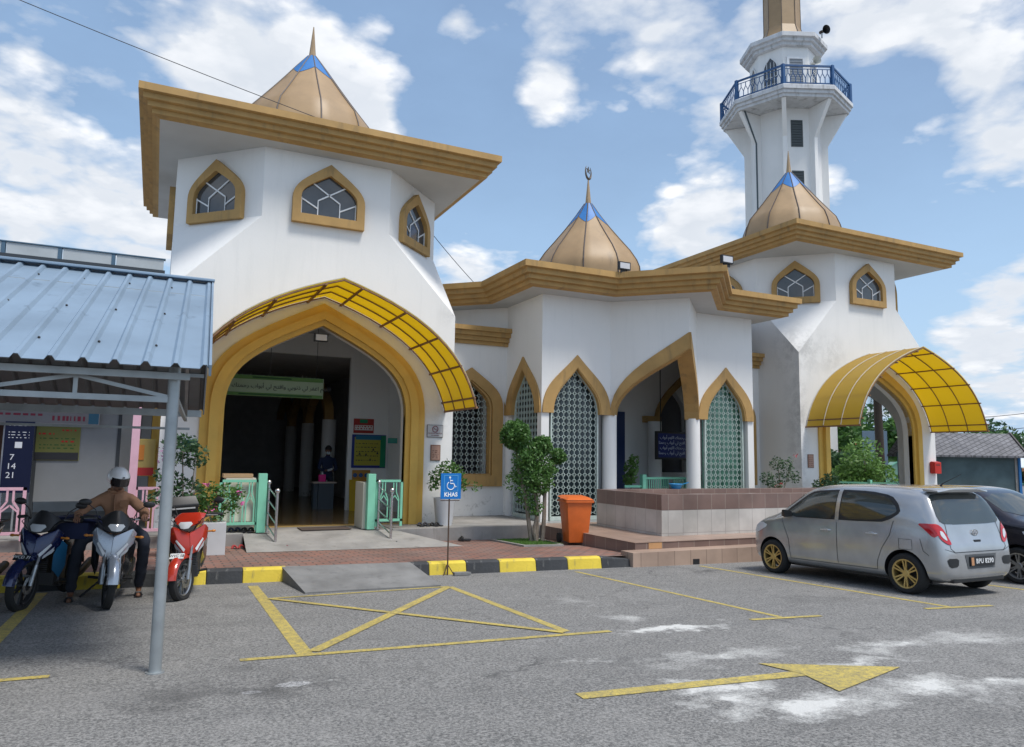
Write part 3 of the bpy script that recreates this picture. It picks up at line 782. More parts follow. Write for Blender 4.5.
# prayer hall wall seen inside the pavilion, with its own arch and dark niche
inner = thing('prayer_hall_wall', 'inner white wall with ochre arch and dark pointed niche inside the pavilion', 'wall', (SX_, 19.4, FZ))
mb = MB(); fn = frame_fn((13.9, 19.0), 0)
nic = arch_pts(.52, 1.05, 2.9, (1.,.4), (.5,.65), 3.72)
wall_with_arch(mb, fn, -5.6, 1.6, FZ, lambda u, s_: 5.4, [(u+1.02, z) for u, z in nic], 0, 0, -.25)
mb.quad(fn(.5,FZ,0), fn(1.54,FZ,0), fn(1.54,1.05,0), fn(.5,1.05,0)); mb.quad(fn(.5,1.05,0), fn(1.54,1.05,0), fn(1.54,1.05,-.25), fn(.5,1.05,-.25))
mb.build('wall', WHITE, inner)
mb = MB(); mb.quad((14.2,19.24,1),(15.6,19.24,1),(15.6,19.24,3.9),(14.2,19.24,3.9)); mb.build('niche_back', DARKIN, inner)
mb = MB(); oh = bez(((14.15,2.62),(14.15,3.3),(14.8,3.8),(15.5,4.35)), 10); ih = bez(((14.3,2.62),(14.3,3.2),(14.9,3.62),(15.5,4.1)), 10)
mb.ring(oh, ih, lambda u, v, d: (u, 18.98-d, v), 0, .12, closed=False); mb.box(13.7, 14.3, 18.8, 18.98, 2.60, 2.80); mb.build('arch_trim', OCHRE, inner)
NAVY = mat('navy_tile', (.02,.04,.13), .3)
mb = MB()
for x, z in ((14.45,.62),(15.05,.25),(14.75,.05),(15.35,.6),(14.2,.2),(15.5,.1)): mb.box(x, x+.22, 18.985, 18.999, z, z+.26)
mb.build('navy_tile', NAVY, inner)
mb = MB(); mb.lathe([(.21,FZ-.1),(.21,2.62)], (13.9,18.6,0), 16); mb.build('column', WHITE, inner, smooth=True)
mb = MB(); mb.box(12.2,13.0,18.90,18.97,FZ,2.9); mb.build('navy_door', NAVY, inner)

# blue board with script lines inside the pavilion
AR = {'allahumma': '\uFEE2\uFEEC\uFEE0\uFEDF\uFE8D', 'iftah': '\uFEA2\uFE98\uFED3\uFE8D', 'li': '\uFEF2\uFEDF',
      'abwab': '\uFE8F\uFE8D\uFEEE\uFE91\uFE83', 'rahmatik': '\uFEDA\uFE98\uFEE4\uFEA3\uFEAD'}
AR['rahmatik'] = '\uFEDA\uFE98\uFEE4\uFEA3\uFEAD'
PRAYER = ' '.join([AR['rahmatik'], AR['abwab'], AR['li'], AR['iftah'], AR['allahumma']])
SCRIPT2 = ' '.join([AR['abwab'], AR['allahumma'], AR['rahmatik'], AR['li']])
AR2 = {'ighfir': '\uFEAE\uFED4\uFECF\uFE8D', 'dhunubi': '\uFEF2\uFE91\uFEEE\uFEE7\uFEAB', 'wa': '\uFEED'}
LONGP = ' '.join([AR['rahmatik'], AR['abwab'], AR['li'], AR['iftah'] + AR2['wa'], AR2['dhunubi'], AR['li'], AR2['ighfir'], AR['allahumma']])
b_ = thing('blue_script_board', 'navy blue board with white script hanging inside the pavilion', 'sign', (13.77,17.5,1.87))
mb = MB(); mb.box(13.16,14.40,17.5,17.55,1.50,2.24); mb.build('board', mat('navy_board', (.01,.02,.14), .4), b_, bevel=.006)
mb = MB(); mb.ring([(13.12,1.46),(14.44,1.46),(14.44,2.28),(13.12,2.28)], [(13.18,1.52),(14.38,1.52),(14.38,2.22),(13.18,2.22)], lambda u,v,d:(u,d,v), 17.47, 17.56); mb.build('frame', BLACKP, b_)
mb = MB(); mb.bar((13.3,17.52,2.28),(13.3,17.52,5.46),.02,.02); mb.bar((14.2,17.52,2.28),(14.2,17.52,5.46),.02,.02); mb.build('hanger', BLACKP, b_)
mb = MB()
for k, z in enumerate((2.1,1.95,1.8,1.65)): mb.text(PRAYER if k % 2 else SCRIPT2, .12, lambda x,y,d,z=z: (13.78+x, 17.494-d, z+y), .003)
mb.build('lettering', mat('pale_lettering', (.55,.6,.7), .5), b_)

# ------------------------------------------------------------------ link walls with pointed windows
def link_wall(xa, xb, xc, label, flip):
    t = thing('link_wall', label, 'wall', ((xa+xb)/2, 17.8, FZ))
    fn = frame_fn((xc, 17.73), 0)
    fin = [(-.62,.98)] + arch_pts(.62, 2.7, 2.7, (1.,.5), (.6,.62), 3.46, 9)[1:-1] + [(.62,.98)]
    fo = [(-.92,.70)] + arch_pts(.92, 2.7, 2.7, (1.,.5), (.6,.62), 3.78, 9)[1:-1] + [(.92,.70)]
    body = arch_pts(.62, .98, 2.7, (1.,.5), (.6,.62), 3.46, 9)
    mb = MB(); wall_with_arch(mb, fn, xa-xc, xb-xc, FZ-.2, lambda u, s_: 4.5, body, 0, 0, -.3)
    mb.quad(fn(-.62,FZ-.2,0), fn(.62,FZ-.2,0), fn(.62,.98,0), fn(-.62,.98,0)); mb.quad(fn(-.62,.98,0), fn(.62,.98,0), fn(.62,.98,-.3), fn(-.62,.98,-.3))
    mb.quad(fn(xa-xc,4.5,0), fn(xb-xc,4.5,0), fn(xb-xc,4.5,-1.6), fn(xa-xc,4.5,-1.6))
    mb.build('wall', WHITE, t)
    mb = MB(); mb.ring(fo, fin, fn, -.01, .08); mb.ring([(u*.97,z) for u,z in fin],[(u*.9,z+(.04 if z<2 else -.04)) for u,z in fin], fn, -.2,.03); mb.build('window_frame', OCHRE, t)
    ml = lattice_mesh(body, .98); ml.xf(Matrix.Translation((xc, 17.9, 0))); ml.build('lattice_screen', LATT, t)
    # stepped cornice
    mb = MB(); x0, x1 = (xa, xb+.14) if not flip else (xa-.14, xb)
    for k, (dy, z0, z1) in enumerate(((.30,4.74,4.86),(.22,4.62,4.74),(.14,4.50,4.62),(.07,4.40,4.50))):
        mb.box(x0 if not flip else x0+.0, x1-(0 if flip else 0), 17.73-dy, 17.76, z0+.002*k, z1)
    mb.build('cornice', OCHRE, t)
link_wall(6.22, 8.40, 7.35, 'short white wall between the left tower and the pavilion with a lattice window', False)
link_wall(15.17, 17.35, 16.22, 'short white wall between the pavilion and the right tower with a lattice window', True)
# rear hall; solid side blocks behind the screens, coloured dark to stand in for dim rooms
hall = thing('rear_hall', 'plain white rear hall behind the pavilion', 'building', (11.8,24,FZ))
mb = MB(); mb.box(6.3,17.2,22.6,30,-.4,5.2); mb.build('wall', WHITE, hall)
MB().box(6.25,8.3,19.6,22.59,-.4,4.4).build('dim_room_block', DARKIN, hall); MB().box(15.3,17.3,19.6,22.59,-.4,4.4).build('dim_room_block', DARKIN, hall)

# ------------------------------------------------------------------ minaret
mc = Vector((29.97, 28.27)); mn = thing('minaret', 'tall white octagonal minaret with a blue balcony rail behind the right tower', 'tower', (mc.x, mc.y, -.5))
AZ = R(46.67); base_rot = math.atan2(-mc.y, -mc.x)
def ocl(mb, prof, rot=0., n=8): return mb.lathe(prof, (mc.x, mc.y, 0), n, base_rot+rot)
ZBAL = 19.86
mb = MB(); ocl(mb, [(1.84,-.5),(1.84,ZBAL)]); mb.build('shaft', WHITE, mn)
for k in range(8):
    a = base_rot + k*PI/4; d = Vector((math.cos(a), math.sin(a))); s = Vector((-d.y, d.x))
    f = MB(); poly = [(1.6,-.5),(2.13,-.5),(2.13,18.2),(3.12,ZBAL-.02),(1.6,ZBAL-.02)]
    f.prism(poly, lambda u, v, w: (mc.x+d.x*u+s.x*w, mc.y+d.y*u+s.y*w, v), -.11, .11); f.build('fin', WHITE, mn)
mb = MB(); ocl(mb, [(3.18,ZBAL),(3.24,ZBAL),(3.24,ZBAL+.16),(3.34,ZBAL+.16),(3.34,ZBAL+.34),(3.44,ZBAL+.34),(3.44,ZBAL+.54),(3.40,ZBAL+.58)])
MOSSY = mat('stained_white_concrete', (.60,.61,.62), .8, var=.12, dirt=((.18,.18,.17), .5, 2.5))
mb.build('balcony_slab', MOSSY, mn)
zb = ZBAL+.58
mb = MB(); ocl(mb, [(1.76,zb-.3),(1.76,23.35)]); mb.build('upper_drum', WHITE, mn)
mb = MB(); ocl(mb, [(1.9,23.3),(2.0,23.32),(2.0,23.48),(2.14,23.5),(2.14,23.66),(2.28,23.68),(2.28,23.90),(2.2,23.95),(.5,23.97)]); mb.build('roof_slab', MOSSY, mn)
mb = MB(); ocl(mb, [(1.30,23.95),(1.18,24.35),(.96,25.1),(.94,30.5),(1.15,31.4),(.1,34.5)]); cn = mb.build('spire', TAN, mn)
sm = MB()
for k in range(8):
    a = base_rot + k*PI/4; sm.tube([(mc.x+r_*math.cos(a), mc.y+r_*math.sin(a), z) for r_, z in ((1.31,23.95),(1.19,24.35),(.97,25.1),(.95,30.5))], .02, 4)
sm.build('spire_seam', SEAM, cn)
RB = mat('blue_railing_paint', (.02,.085,.22), .5, var=.15)
for k in range(8):     # one railing panel per side
    a0 = base_rot + k*PI/4; a1 = a0 + PI/4; rr = 3.30
    p, q = Vector((mc.x+rr*math.cos(a0), mc.y+rr*math.sin(a0), zb)), Vector((mc.x+rr*math.cos(a1), mc.y+rr*math.sin(a1), zb))
    m_ = MB(); L = (q-p).length; d = (q-p)/L
    m_.bar(p+Vector((0,0,1.02)), q+Vector((0,0,1.02)), .09, .08); m_.bar(p+Vector((0,0,.1)), q+Vector((0,0,.1)), .05, .05); m_.bar(p+Vector((0,0,.85)), q+Vector((0,0,.85)), .03, .03)
    nb = 10
    for i in range(1, nb*2):
        o_ = p + d*(L*i/(nb*2)); w_ = L/(nb*2)
        if i % 2: m_.bar(o_+Vector((0,0,.1)), o_+Vector((0,0,.38)), .03,.03); m_.bar(o_+Vector((0,0,.38)), o_+d*w_*.8+Vector((0,0,.6)), .03,.03); m_.bar(o_+Vector((0,0,.38)), o_-d*w_*.8+Vector((0,0,.6)), .03,.03)
        else: m_.bar(o_+Vector((0,0,.6)), o_+Vector((0,0,.85)), .03,.03)
    m_.bar(p, p+Vector((0,0,1.08)), .15, .15); m_.build('balcony_railing', RB, mn)
for k in range(8):     # windows of the upper drum on every face and slit windows on the shaft
    a = base_rot + (k+.5)*PI/4; d = Vector((math.cos(a), math.sin(a)))
    ap = 1.76*math.cos(PI/8); fn = frame_fn((mc.x+d.x*ap, mc.y+d.y*ap), a+PI/2)
    if k == 0:
        w = MB(); w.ring([(-.48,zb),(.48,zb),(.48,22.75),(-.48,22.75)], [(-.36,zb+.02),(.36,zb+.02),(.36,22.62),(-.36,22.62)], fn, 0, .08); o = w.build('door_frame', WHITEM, mn)
        w = MB(); w.prism([(-.36,zb),(.36,zb),(.36,22.62),(-.36,22.62)], fn, .005, .03)
        for q in range(15): w.bar(fn(-.35,zb+.2+q*.13,.045), fn(.35,zb+.2+q*.13,.045), .03,.05)
        w.build('louvred_door', mat('grey_louvre', (.3,.32,.34), .5), o)
    else:
        ar = arch_pts(.40, zb+.6, 22.3, (1.,.5),(.5,.62), 22.95, 7); w = MB()
        w.ring(ar, [(u*.9, z-(.05 if z>22 else 0)) for u,z in ar], fn, 0, .06, closed=False); o = w.build('window_frame', WHITEM, mn)
        w = MB(); w.prism(ar, fn, .005, .02); w.build('pane', GLASS, o)
        w = MB()
        for x in (-.2,0,.2): w.bar(fn(x,zb+.6,.03), fn(x,22.65,.03), .025,.02)
        for z in (21.4,21.8,22.2): w.bar(fn(-.38,z,.03), fn(.38,z,.03), .025,.02)
        w.build('glazing_bar', WHITEM, o)
    if k in (0, 4):
        ap2 = 1.84*math.cos(PI/8); f2 = frame_fn((mc.x+d.x*ap2, mc.y+d.y*ap2), a+PI/2)
        for z0 in (17.75, 15.0):
            w = MB(); w.prism([(-.38,z0),(.24,z0),(.24,z0+1.45),(-.38,z0+1.45)], f2, .004, .03)
            for q in range(10): w.bar(f2(-.36,z0+.1+q*.14,.04), f2(.22,z0+.1+q*.14,.04), .05,.02)
            w.build('louvre_window', mat('dark_louvre', (.05,.06,.06), .3), mn)
a = base_rot - PI/4; d = Vector((math.cos(a), math.sin(a))); s = Vector((-d.y, d.x))
mb = MB(); P_ = lambda r_, z, w=.14: (mc.x+d.x*r_+s.x*w, mc.y+d.y*r_+s.y*w, z)
mb.tube([P_(2.16,5),P_(2.16,18.2),P_(3.1,20.3)], .045, 6); mb.build('drain_pipe', mat('dark_pipe', (.06,.08,.09), .5), mn)
# horn loudspeakers on the minaret
def horn(p, aim, label, dark=False):
    t = thing('horn_speaker', label, 'loudspeaker', p)
    p = Vector(p); dv = Vector(aim).normalized()
    m_ = MB(); m_.tube([p, p+dv*.10, p+dv*.25, p+dv*.38], [.06,.08,.14,.24], 16, caps=False); m_.tube([p-dv*.12, p+dv*.02],[.09,.09],12)
    m_.build('horn', BLACKP if dark else mat('cream_horn', (.6,.6,.55), .5), t, smooth=True)
    m_ = MB(); m_.bar(p, p+Vector((0,0,-.35)), .05,.05); m_.build('bracket', GREYM, t)
# ------------------------------------------------------------------ interior of the left tower and the hall behind it
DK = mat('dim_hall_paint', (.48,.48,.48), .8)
t = thing('lobby_partition', 'white partition wall with posters inside the left tower doorway', 'wall', (3.1,20.3,FZ))
mb = MB(); mb.box(4.80,5.92,20.3,20.45,FZ,4.74); mb.box(.1,.55,20.3,20.45,FZ,4.74); mb.box(.55,4.80,20.3,20.45,4.15,4.74); mb.build('wall', WHITE, t)
mb = MB(); mb.box(.38,5.92,16.38,21.85,4.75,4.85); mb.build('lobby_ceiling', SOFFIT, t)
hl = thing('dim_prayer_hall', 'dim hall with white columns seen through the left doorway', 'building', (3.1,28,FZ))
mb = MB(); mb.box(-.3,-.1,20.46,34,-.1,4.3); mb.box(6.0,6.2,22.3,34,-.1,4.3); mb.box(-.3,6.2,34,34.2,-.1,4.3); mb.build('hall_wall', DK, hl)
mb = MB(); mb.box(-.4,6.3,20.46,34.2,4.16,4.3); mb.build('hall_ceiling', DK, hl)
for y in (23.6,27.2,30.8):
    mb = MB(); mb.lathe([(.22,FZ),(.22,2.55)], (4.95,y,0), 16); mb.build('column', WHITE, hl, smooth=True)
    mb = MB(); fn = frame_fn((4.95,y+1.8), PI/2); hp = arch_pts(1.58, 2.55, 2.55, (1,.5),(.6,.6), 3.6); ho = arch_pts(1.8, 2.55, 2.55, (1,.5),(.6,.6), 3.9)
    mb.ring(ho, hp, fn, -.14, .14, closed=False); mb.build('arcade_arch', OCHRE, hl)
for i, (z, c) in enumerate(((1.2,(.3,.05,.05)),(1.9,(.06,.1,.3)),(2.5,(.3,.08,.1)))):
    mb = MB(); mb.box(5.95,5.99,24+i*.1,25.0,z,z+.55); mb.build('notice', mat('notice_%d' % i, c), hl)

def slab_sign(name, label, cat_, x0, x1, z0, z1, y, frame, face, border=.03, depth=.03, group=None):
    t = thing(name, label, cat_, ((x0+x1)/2, y, z0), group=group)
    MB().box(x0,x1,y-depth,y,z0,z1).build('backing', frame, t, bevel=.004)
    MB().box(x0+border,x1-border,y-depth-.006,y-depth-.001,z0+border,z1-border).build('face', face, t)
    return t
flat = lambda n_, c, r_=.6: mat(n_, c, r_, var=.05, spec=.2)
def lines(parent, m_, x0, x1, y, zs, h=.02, name='print', jit=.3):
    mb = MB()
    for z in zs:
        x = x0
        while x < x1:
            w_ = random.uniform(.03,.12)*max(.5,(x1-x0)); e = min(x+w_, x1); mb.box(x, e, y-.002, y, z, z+h); x = e + .02 + random.random()*jit*.1
    return mb.build(name, m_, parent)
# framed notice board
t = slab_sign('notice_board', 'framed yellow notice board with blue and green border on the lobby wall', 'notice board', 4.90,5.86,1.10,2.02,20.29, flat('blue_frame',(.03,.05,.25)), flat('mustard_sheet',(.42,.38,.06)), .07)
MB().box(5.70,5.85,20.244,20.262,1.12,2.0).build('green_border', flat('green_frame',(.02,.25,.12)), t)
MB().box(5.0,5.72,20.244,20.262,1.88,2.0).build('teal_header', flat('teal_header',(.03,.18,.3)), t)
lines(t, BLACKP, 5.02,5.64,20.252,[1.3,1.42,1.54,1.66,1.76], .022)
mb = MB()
for x, z in ((5.12,1.46),(5.42,1.30),(5.5,1.58),(5.62,1.48),(5.3,1.44)): mb.prism([(x-.035,z),(x+.035,z),(x,z+.075)], lambda u,v,d:(u,d,v), 20.248,20.252)
mb.build('warning_mark', BLACKP, t)
t = slab_sign('poster', 'red and green wall poster above the framed notice board', 'poster', 4.93,5.50,2.06,2.46,20.29, flat('red_sheet',(.42,.04,.04)), flat('red_sheet2',(.38,.05,.04)), .01, .01)
MB().box(5.1,5.32,20.270,20.276,2.34,2.44).build('green_emblem', flat('green_frame',(.02,.25,.12)), t)
MB().box(4.96,5.47,20.270,20.276,2.14,2.28).build('white_band', flat('pale_sheet',(.7,.68,.65)), t); lines(t, flat('red_ink',(.4,.02,.02)), 4.98,5.45,20.269,[2.17,2.23], .03)
t = slab_sign('poster', 'small sheet of round icons below the framed notice board', 'poster', 4.93,5.45,.72,1.05,20.29, flat('pale_sheet',(.7,.68,.65)), flat('orange_sheet',(.5,.25,.06)), .01, .01)
for x in (5.02,5.18,5.34): MB().lathe([(.06,0),(.06,.006)], (0,0,0), 16).xf(Matrix.Translation((x,20.272,.9)) @ Matrix.Rotation(PI/2,4,'X')).build('icon', flat('blue_icon',(.05,.12,.3)), t)
t = slab_sign('wall_sign', 'small teal sign on the lobby side wall near the arch', 'sign', 5.60,5.86,1.78,1.92,19.2, flat('teal_sheet',(.05,.3,.25)), flat('teal_sheet2',(.08,.36,.3)), .01, .01)
t = thing('folding_board', 'yellow folding board leaning by the lobby partition', 'board', (4.95,20.0,FZ))
MB().add([(4.82,19.95,FZ),(5.14,19.95,FZ),(5.14,20.24,.78),(4.86,20.24,.78),(4.82,19.98,FZ),(5.14,19.98,FZ),(5.14,20.27,.78),(4.86,20.27,.78)], [(0,1,2,3),(4,5,6,7),(0,1,5,4),(1,2,6,5),(2,3,7,6),(3,0,4,7)]).build('panel', flat('safety_yellow',(.6,.4,.03)), t)
# prayer banner hanging across the doorway
t = thing('prayer_banner', 'long pale green banner with an Arabic prayer hanging in the left doorway', 'banner', (2.45,18.4,2.82))
mb = MB(); n = 14
for i in range(n):
    x0, x1 = 1.22+i*(3.68-1.22)/n, 1.22+(i+1)*(3.68-1.22)/n
    y0, y1 = 18.4+.012*math.sin(i*.9), 18.4+.012*math.sin((i+1)*.9)
    mb.add([(x0,y0,2.82),(x1,y1,2.82),(x1,y1,3.32),(x0,y0,3.32),(x0,y0+.012,2.82),(x1,y1+.012,2.82),(x1,y1+.012,3.32),(x0,y0+.012,3.32)], [(0,1,2,3),(4,5,6,7),(0,1,5,4),(3,2,6,7)])
mb.build('cloth', flat('pale_green_cloth',(.36,.44,.29)), t)
MB().box(1.24,3.66,18.375,18.384,3.22,3.315).box(1.24,3.66,18.375,18.384,2.825,2.90).build('green_band', flat('olive_green_band',(.12,.24,.07)), t)
mb = MB(); mb.text(LONGP, .135, lambda x,y,d: (2.70+x*1.02, 18.372-d, 3.06+y), .003); mb.build('lettering', BLACKP, t)
MB().box(2.0,2.9,18.370,18.376,3.25,3.285).box(1.7,3.4,18.370,18.376,2.845,2.875).build('small_print', flat('dark_green_ink',(.03,.09,.03)), t)
mb = MB(); [mb.cyl((1.26+i*.1,18.4,3.32),(1.26+i*.1,18.4,3.32+.05*random.random()+.01),.004,n=4) for i in range(24)]; mb.build('fringe', WHITEM, t)
mb = MB(); [mb.cyl((x,18.4,3.32),(x,18.4,4.75),.006,n=5) for x in (1.4,2.4,3.5)]; mb.build('cord', BLACKP, t)
t = thing('floodlight', 'black floodlight hanging under the apex of the left arch', 'floodlight', (3.15,16.25,4.05))
MB().box(3.0,3.3,16.2,16.3,3.93,4.1).build('housing', BLACKP, t, bevel=.01); MB().box(3.03,3.27,16.19,16.199,3.95,4.08).build('lens', flat('pale_lens',(.6,.6,.62),.2), t)
# reception desk with a pink box
t = thing('reception_desk', 'small grey desk with a pale top inside the doorway', 'desk', (4.3,20.85,FZ))
MB().box(3.98,4.62,20.7,21.15,.66,.70).build('desk_top', flat('pale_wood',(.5,.42,.36)), t, bevel=.005)
MB().box(4.14,4.56,20.75,21.1,FZ,.66).build('front_panel', flat('slate_grey',(.08,.10,.12)), t); MB().box(4.02,4.13,20.8,21.1,FZ,.66).build('side_panel', flat('slate_grey',(.08,.10,.12)), t)
t = thing('tissue_box', 'bright pink box standing on the reception desk', 'box', (4.25,20.9,.70))
MB().box(4.16,4.34,20.82,20.98,.70,.90).build('box', flat('hot_pink',(.75,.04,.25)), t, bevel=.01); MB().prism([(4.22,.9),(4.28,.9),(4.26,.99)], lambda u,v,d:(u,d,v), 20.88,20.9).build('tissue', WHITEM, t)

# ------------------------------------------------------------------ covered walk on the left
CW = mat('shaded_grey_board', (.19,.20,.205), .7, var=.06)  # board, poster and banner colours here are darkened to carry the carport's shade
v = thing('covered_walk', 'long low covered walk with pale parapet left of the left tower', 'building', (-3,18,FZ))
mb = MB(); mb.box(-9,-.05,15.6,22,4.6,4.72); mb.build('roof_slab', CONC, v)
for i in range(8):
    x1 = -.06-i*.86; MB().box(x1-.80, x1, 15.35, 15.42, 4.93, 5.13).build('parapet_panel', mat('translucent_grey_panel',(.42,.45,.46),.4), v)
mb = MB(); mb.box(-7.2,-.03,15.33,15.45,4.70,4.925); mb.build('parapet_base', flat('dark_gutter',(.05,.06,.07)), v)
mb = MB(); mb.box(-7.2,-.03,15.33,15.45,5.135,5.155); [mb.box(-.05-i*.86+.0-.03+(-.0), -.05-i*.86+.03, 15.34,15.44,4.92,5.135) for i in range(1,9)]; mb.build('parapet_rail', flat('blue_grey_rail',(.08,.14,.2)), v)
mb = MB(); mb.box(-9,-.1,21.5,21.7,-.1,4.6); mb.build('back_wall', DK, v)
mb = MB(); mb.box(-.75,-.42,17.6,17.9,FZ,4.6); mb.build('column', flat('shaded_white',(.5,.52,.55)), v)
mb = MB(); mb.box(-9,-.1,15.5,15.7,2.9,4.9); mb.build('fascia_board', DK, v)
t = thing('partition_board', 'light grey board standing off the floor in the covered walk', 'partition', (-1.1,16.2,FZ))
MB().box(-2.0,-.62,16.2,16.25,.52,2.45).build('board', CW, t); MB().box(-.66,-.60,16.18,16.27,FZ,3.0).box(-2.02,-1.96,16.18,16.27,FZ,3.0).build('post', flat('dark_post',(.04,.045,.05)), t)
t = slab_sign('poster', 'yellow green wall poster with a black foot band on the grey board', 'poster', -2.0,-1.28,1.28,1.93,16.19, flat('lime_sheet',(.2,.2,.06)), flat('shaded_lime_sheet',(.14,.145,.045)), .01,.01)
MB().box(-1.99,-1.29,16.172,16.178,1.29,1.43).build('foot_band', BLACKP, t); lines(t, flat('red_ink',(.4,.02,.02)), -1.95,-1.7,16.172,[1.76], .03); lines(t, flat('red_ink',(.4,.02,.02)), -1.58,-1.35,16.172,[1.83,1.62], .03); lines(t, flat('dark_green_ink',(.03,.09,.03)), -1.93,-1.35,16.172,[1.5,1.56,1.68], .018)
t = thing('rollup_banner', 'navy roll-up banner with the numbers 7, 14 and 21', 'banner', (-2.22,15.9,FZ))
MB().box(-2.44,-1.99,15.9,15.92,.70,1.98).build('sheet', flat('shaded_navy_sheet',(.006,.010,.035)), t); MB().box(-2.46,-1.97,15.87,15.95,FZ,.02).build('foot', BLACKP, t); MB().box(-2.23,-2.2,15.921,15.94,FZ,1.98).build('pole', GREYM, t)
mb = MB(); [mb.text(s_, .15, lambda x,y,d,z=z: (-2.3+x, 15.896-d, z+y), .002) for s_, z in (('7',1.33),('14',1.17),('21',1.01))]; mb.build('lettering', flat('pale_lettering2',(.6,.62,.66)), t)
lines(t, flat('pale_lettering2',(.6,.62,.66)), -2.38,-2.06,15.898,[1.9,1.78,1.73,1.68],.012); MB().box(-2.27,-2.16,15.894,15.899,1.5,1.61).build('emblem', flat('pale_lettering2',(.6,.62,.66)), t)
t = slab_sign('cloth_banner', 'faded long cloth banner with red lettering above the grey board', 'banner', -3.4,-.98,1.96,2.28,16.1, flat('faded_banner',(.42,.42,.44)), flat('shaded_faded_banner',(.19,.185,.19)), .01,.01)
MB().box(-1.16,-.99,16.08,16.086,1.97,2.27).build('teal_end', flat('teal_end',(.04,.12,.18)), t); lines(t, flat('maroon_ink',(.2,.03,.05)), -1.75,-1.2,16.082,[2.02],.09); lines(t, flat('maroon_ink',(.2,.03,.05)), -2.9,-1.9,16.082,[2.1],.04)
t = thing('door_panel', 'dark brown glazed door at the left end of the covered walk', 'door', (-2.75,16.3,FZ))
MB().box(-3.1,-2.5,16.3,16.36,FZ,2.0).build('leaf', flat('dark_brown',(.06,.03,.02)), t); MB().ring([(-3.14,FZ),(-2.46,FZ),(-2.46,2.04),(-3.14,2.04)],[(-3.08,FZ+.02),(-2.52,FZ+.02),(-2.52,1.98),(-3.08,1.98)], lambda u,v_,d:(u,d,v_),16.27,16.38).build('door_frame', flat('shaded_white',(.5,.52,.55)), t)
t = slab_sign('poster', 'yellow and red poster behind the pink post', 'poster', -.40,.02,.98,1.72,16.6, flat('yellow_sheet',(.62,.48,.12)), flat('yellow_sheet2',(.45,.34,.12)), .01,.01)
MB().box(-.39,.01,16.57,16.578,.99,1.15).build('red_foot', flat('red_sheet',(.42,.04,.04)), t); MB().box(-.32,-.18,16.57,16.578,1.3,1.6).build('orange_figure', flat('orange_figure',(.6,.22,.05)), t)

# fences ---------------------------------------------------------------
def fence_panel(parent, x0, x1, y, z0, z1, m_, n, t_=.028):
    mb = MB(); mb.box(x0,x1,y-.02,y+.02,z1-.05,z1); mb.box(x0,x1,y-.02,y+.02,z0,z0+.05); mb.box(x0,x0+.05,y-.02,y+.02,z0-.1,z1); mb.box(x1-.05,x1,y-.02,y+.02,z0-.1,z1)
    mb.build('frame', m_, parent)
    mb = MB(); w_ = (x1-x0-.1)/n; zm = (z0+z1)/2; h = (z1-z0)
    for i in range(n):
        a = x0+.05+w_*(i+.5); q = w_*.36
        for s_ in (-1,1):
            P = [(a+s_*q*.35,z1-.05),(a+s_*q*.35,zm+h*.20),(a+s_*q,zm+h*.04),(a+s_*q,z0+.05)]
            for p_, r_ in zip(P,P[1:]): mb.bar((p_[0],y,p_[1]),(r_[0],y,r_[1]),t_*.8,t_*.8)
        mb.bar((a-q,y,zm-h*.02),(a,y,zm+h*.12),t_*.7,t_*.7); mb.bar((a+q,y,zm-h*.02),(a,y,zm+h*.12),t_*.7,t_*.7)
    mb.build('bars', m_, parent)
CREAMP = flat('cream_backing',(.62,.60,.50))
t = thing('mint_barrier', 'mint green metal barrier left of the doorway, beside the pink-flowered shrub', 'barrier', (1.55,15.15,FZ))
fence_panel(t, 1.16,1.88,15.15,.10,.96,MINT,3); MB().box(1.86,2.02,15.08,15.24,FZ,1.08).build('post', MINT, t, bevel=.006); MB().box(1.24,1.84,15.22,15.24,.16,.92).build('backing_sheet', CREAMP, t)
t = thing('mint_barrier', 'mint green metal barrier right of the doorway, beside the arch trim', 'barrier', (4.4,15.15,FZ))
fence_panel(t, 4.20,4.78,15.15,.10,.96,MINT,2); MB().box(4.02,4.18,15.08,15.24,FZ,1.08).build('post', MINT, t, bevel=.006); MB().box(3.96,4.02,15.24,15.9,FZ,.9).build('side_board', CREAMP, t)
t = thing('low_cabinet', 'cream cabinet with a tan top behind the left mint barrier', 'cabinet', (1.55,15.7,FZ))
MB().box(1.3,1.86,15.5,15.9,FZ,.98).build('body', flat('cream_cabinet',(.7,.66,.55)), t, bevel=.01); MB().box(1.25,1.8,15.5,15.85,.985,1.06).build('top', flat('tan_card',(.55,.36,.2)), t)
t = thing('pink_fence', 'pale pink metal fence at the left edge beside the blue motorcycle', 'fence', (-3.5,14.9,FZ))
for i in range(3): fence_panel(t, -4.30+i*.8-.0, -3.50+i*.8, 14.9+0*i, .05, .84, PINK, 2, .04)
t = thing('pink_fence', 'pale pink metal fence with a tall post behind the rider', 'fence', (-.1,14.9,FZ))
fence_panel(t, -.27,.30,14.9,.05,.84,PINK,2,.04); MB().box(-.38,-.25,14.84,14.97,FZ,3.0).build('post', PINK, t, bevel=.006)

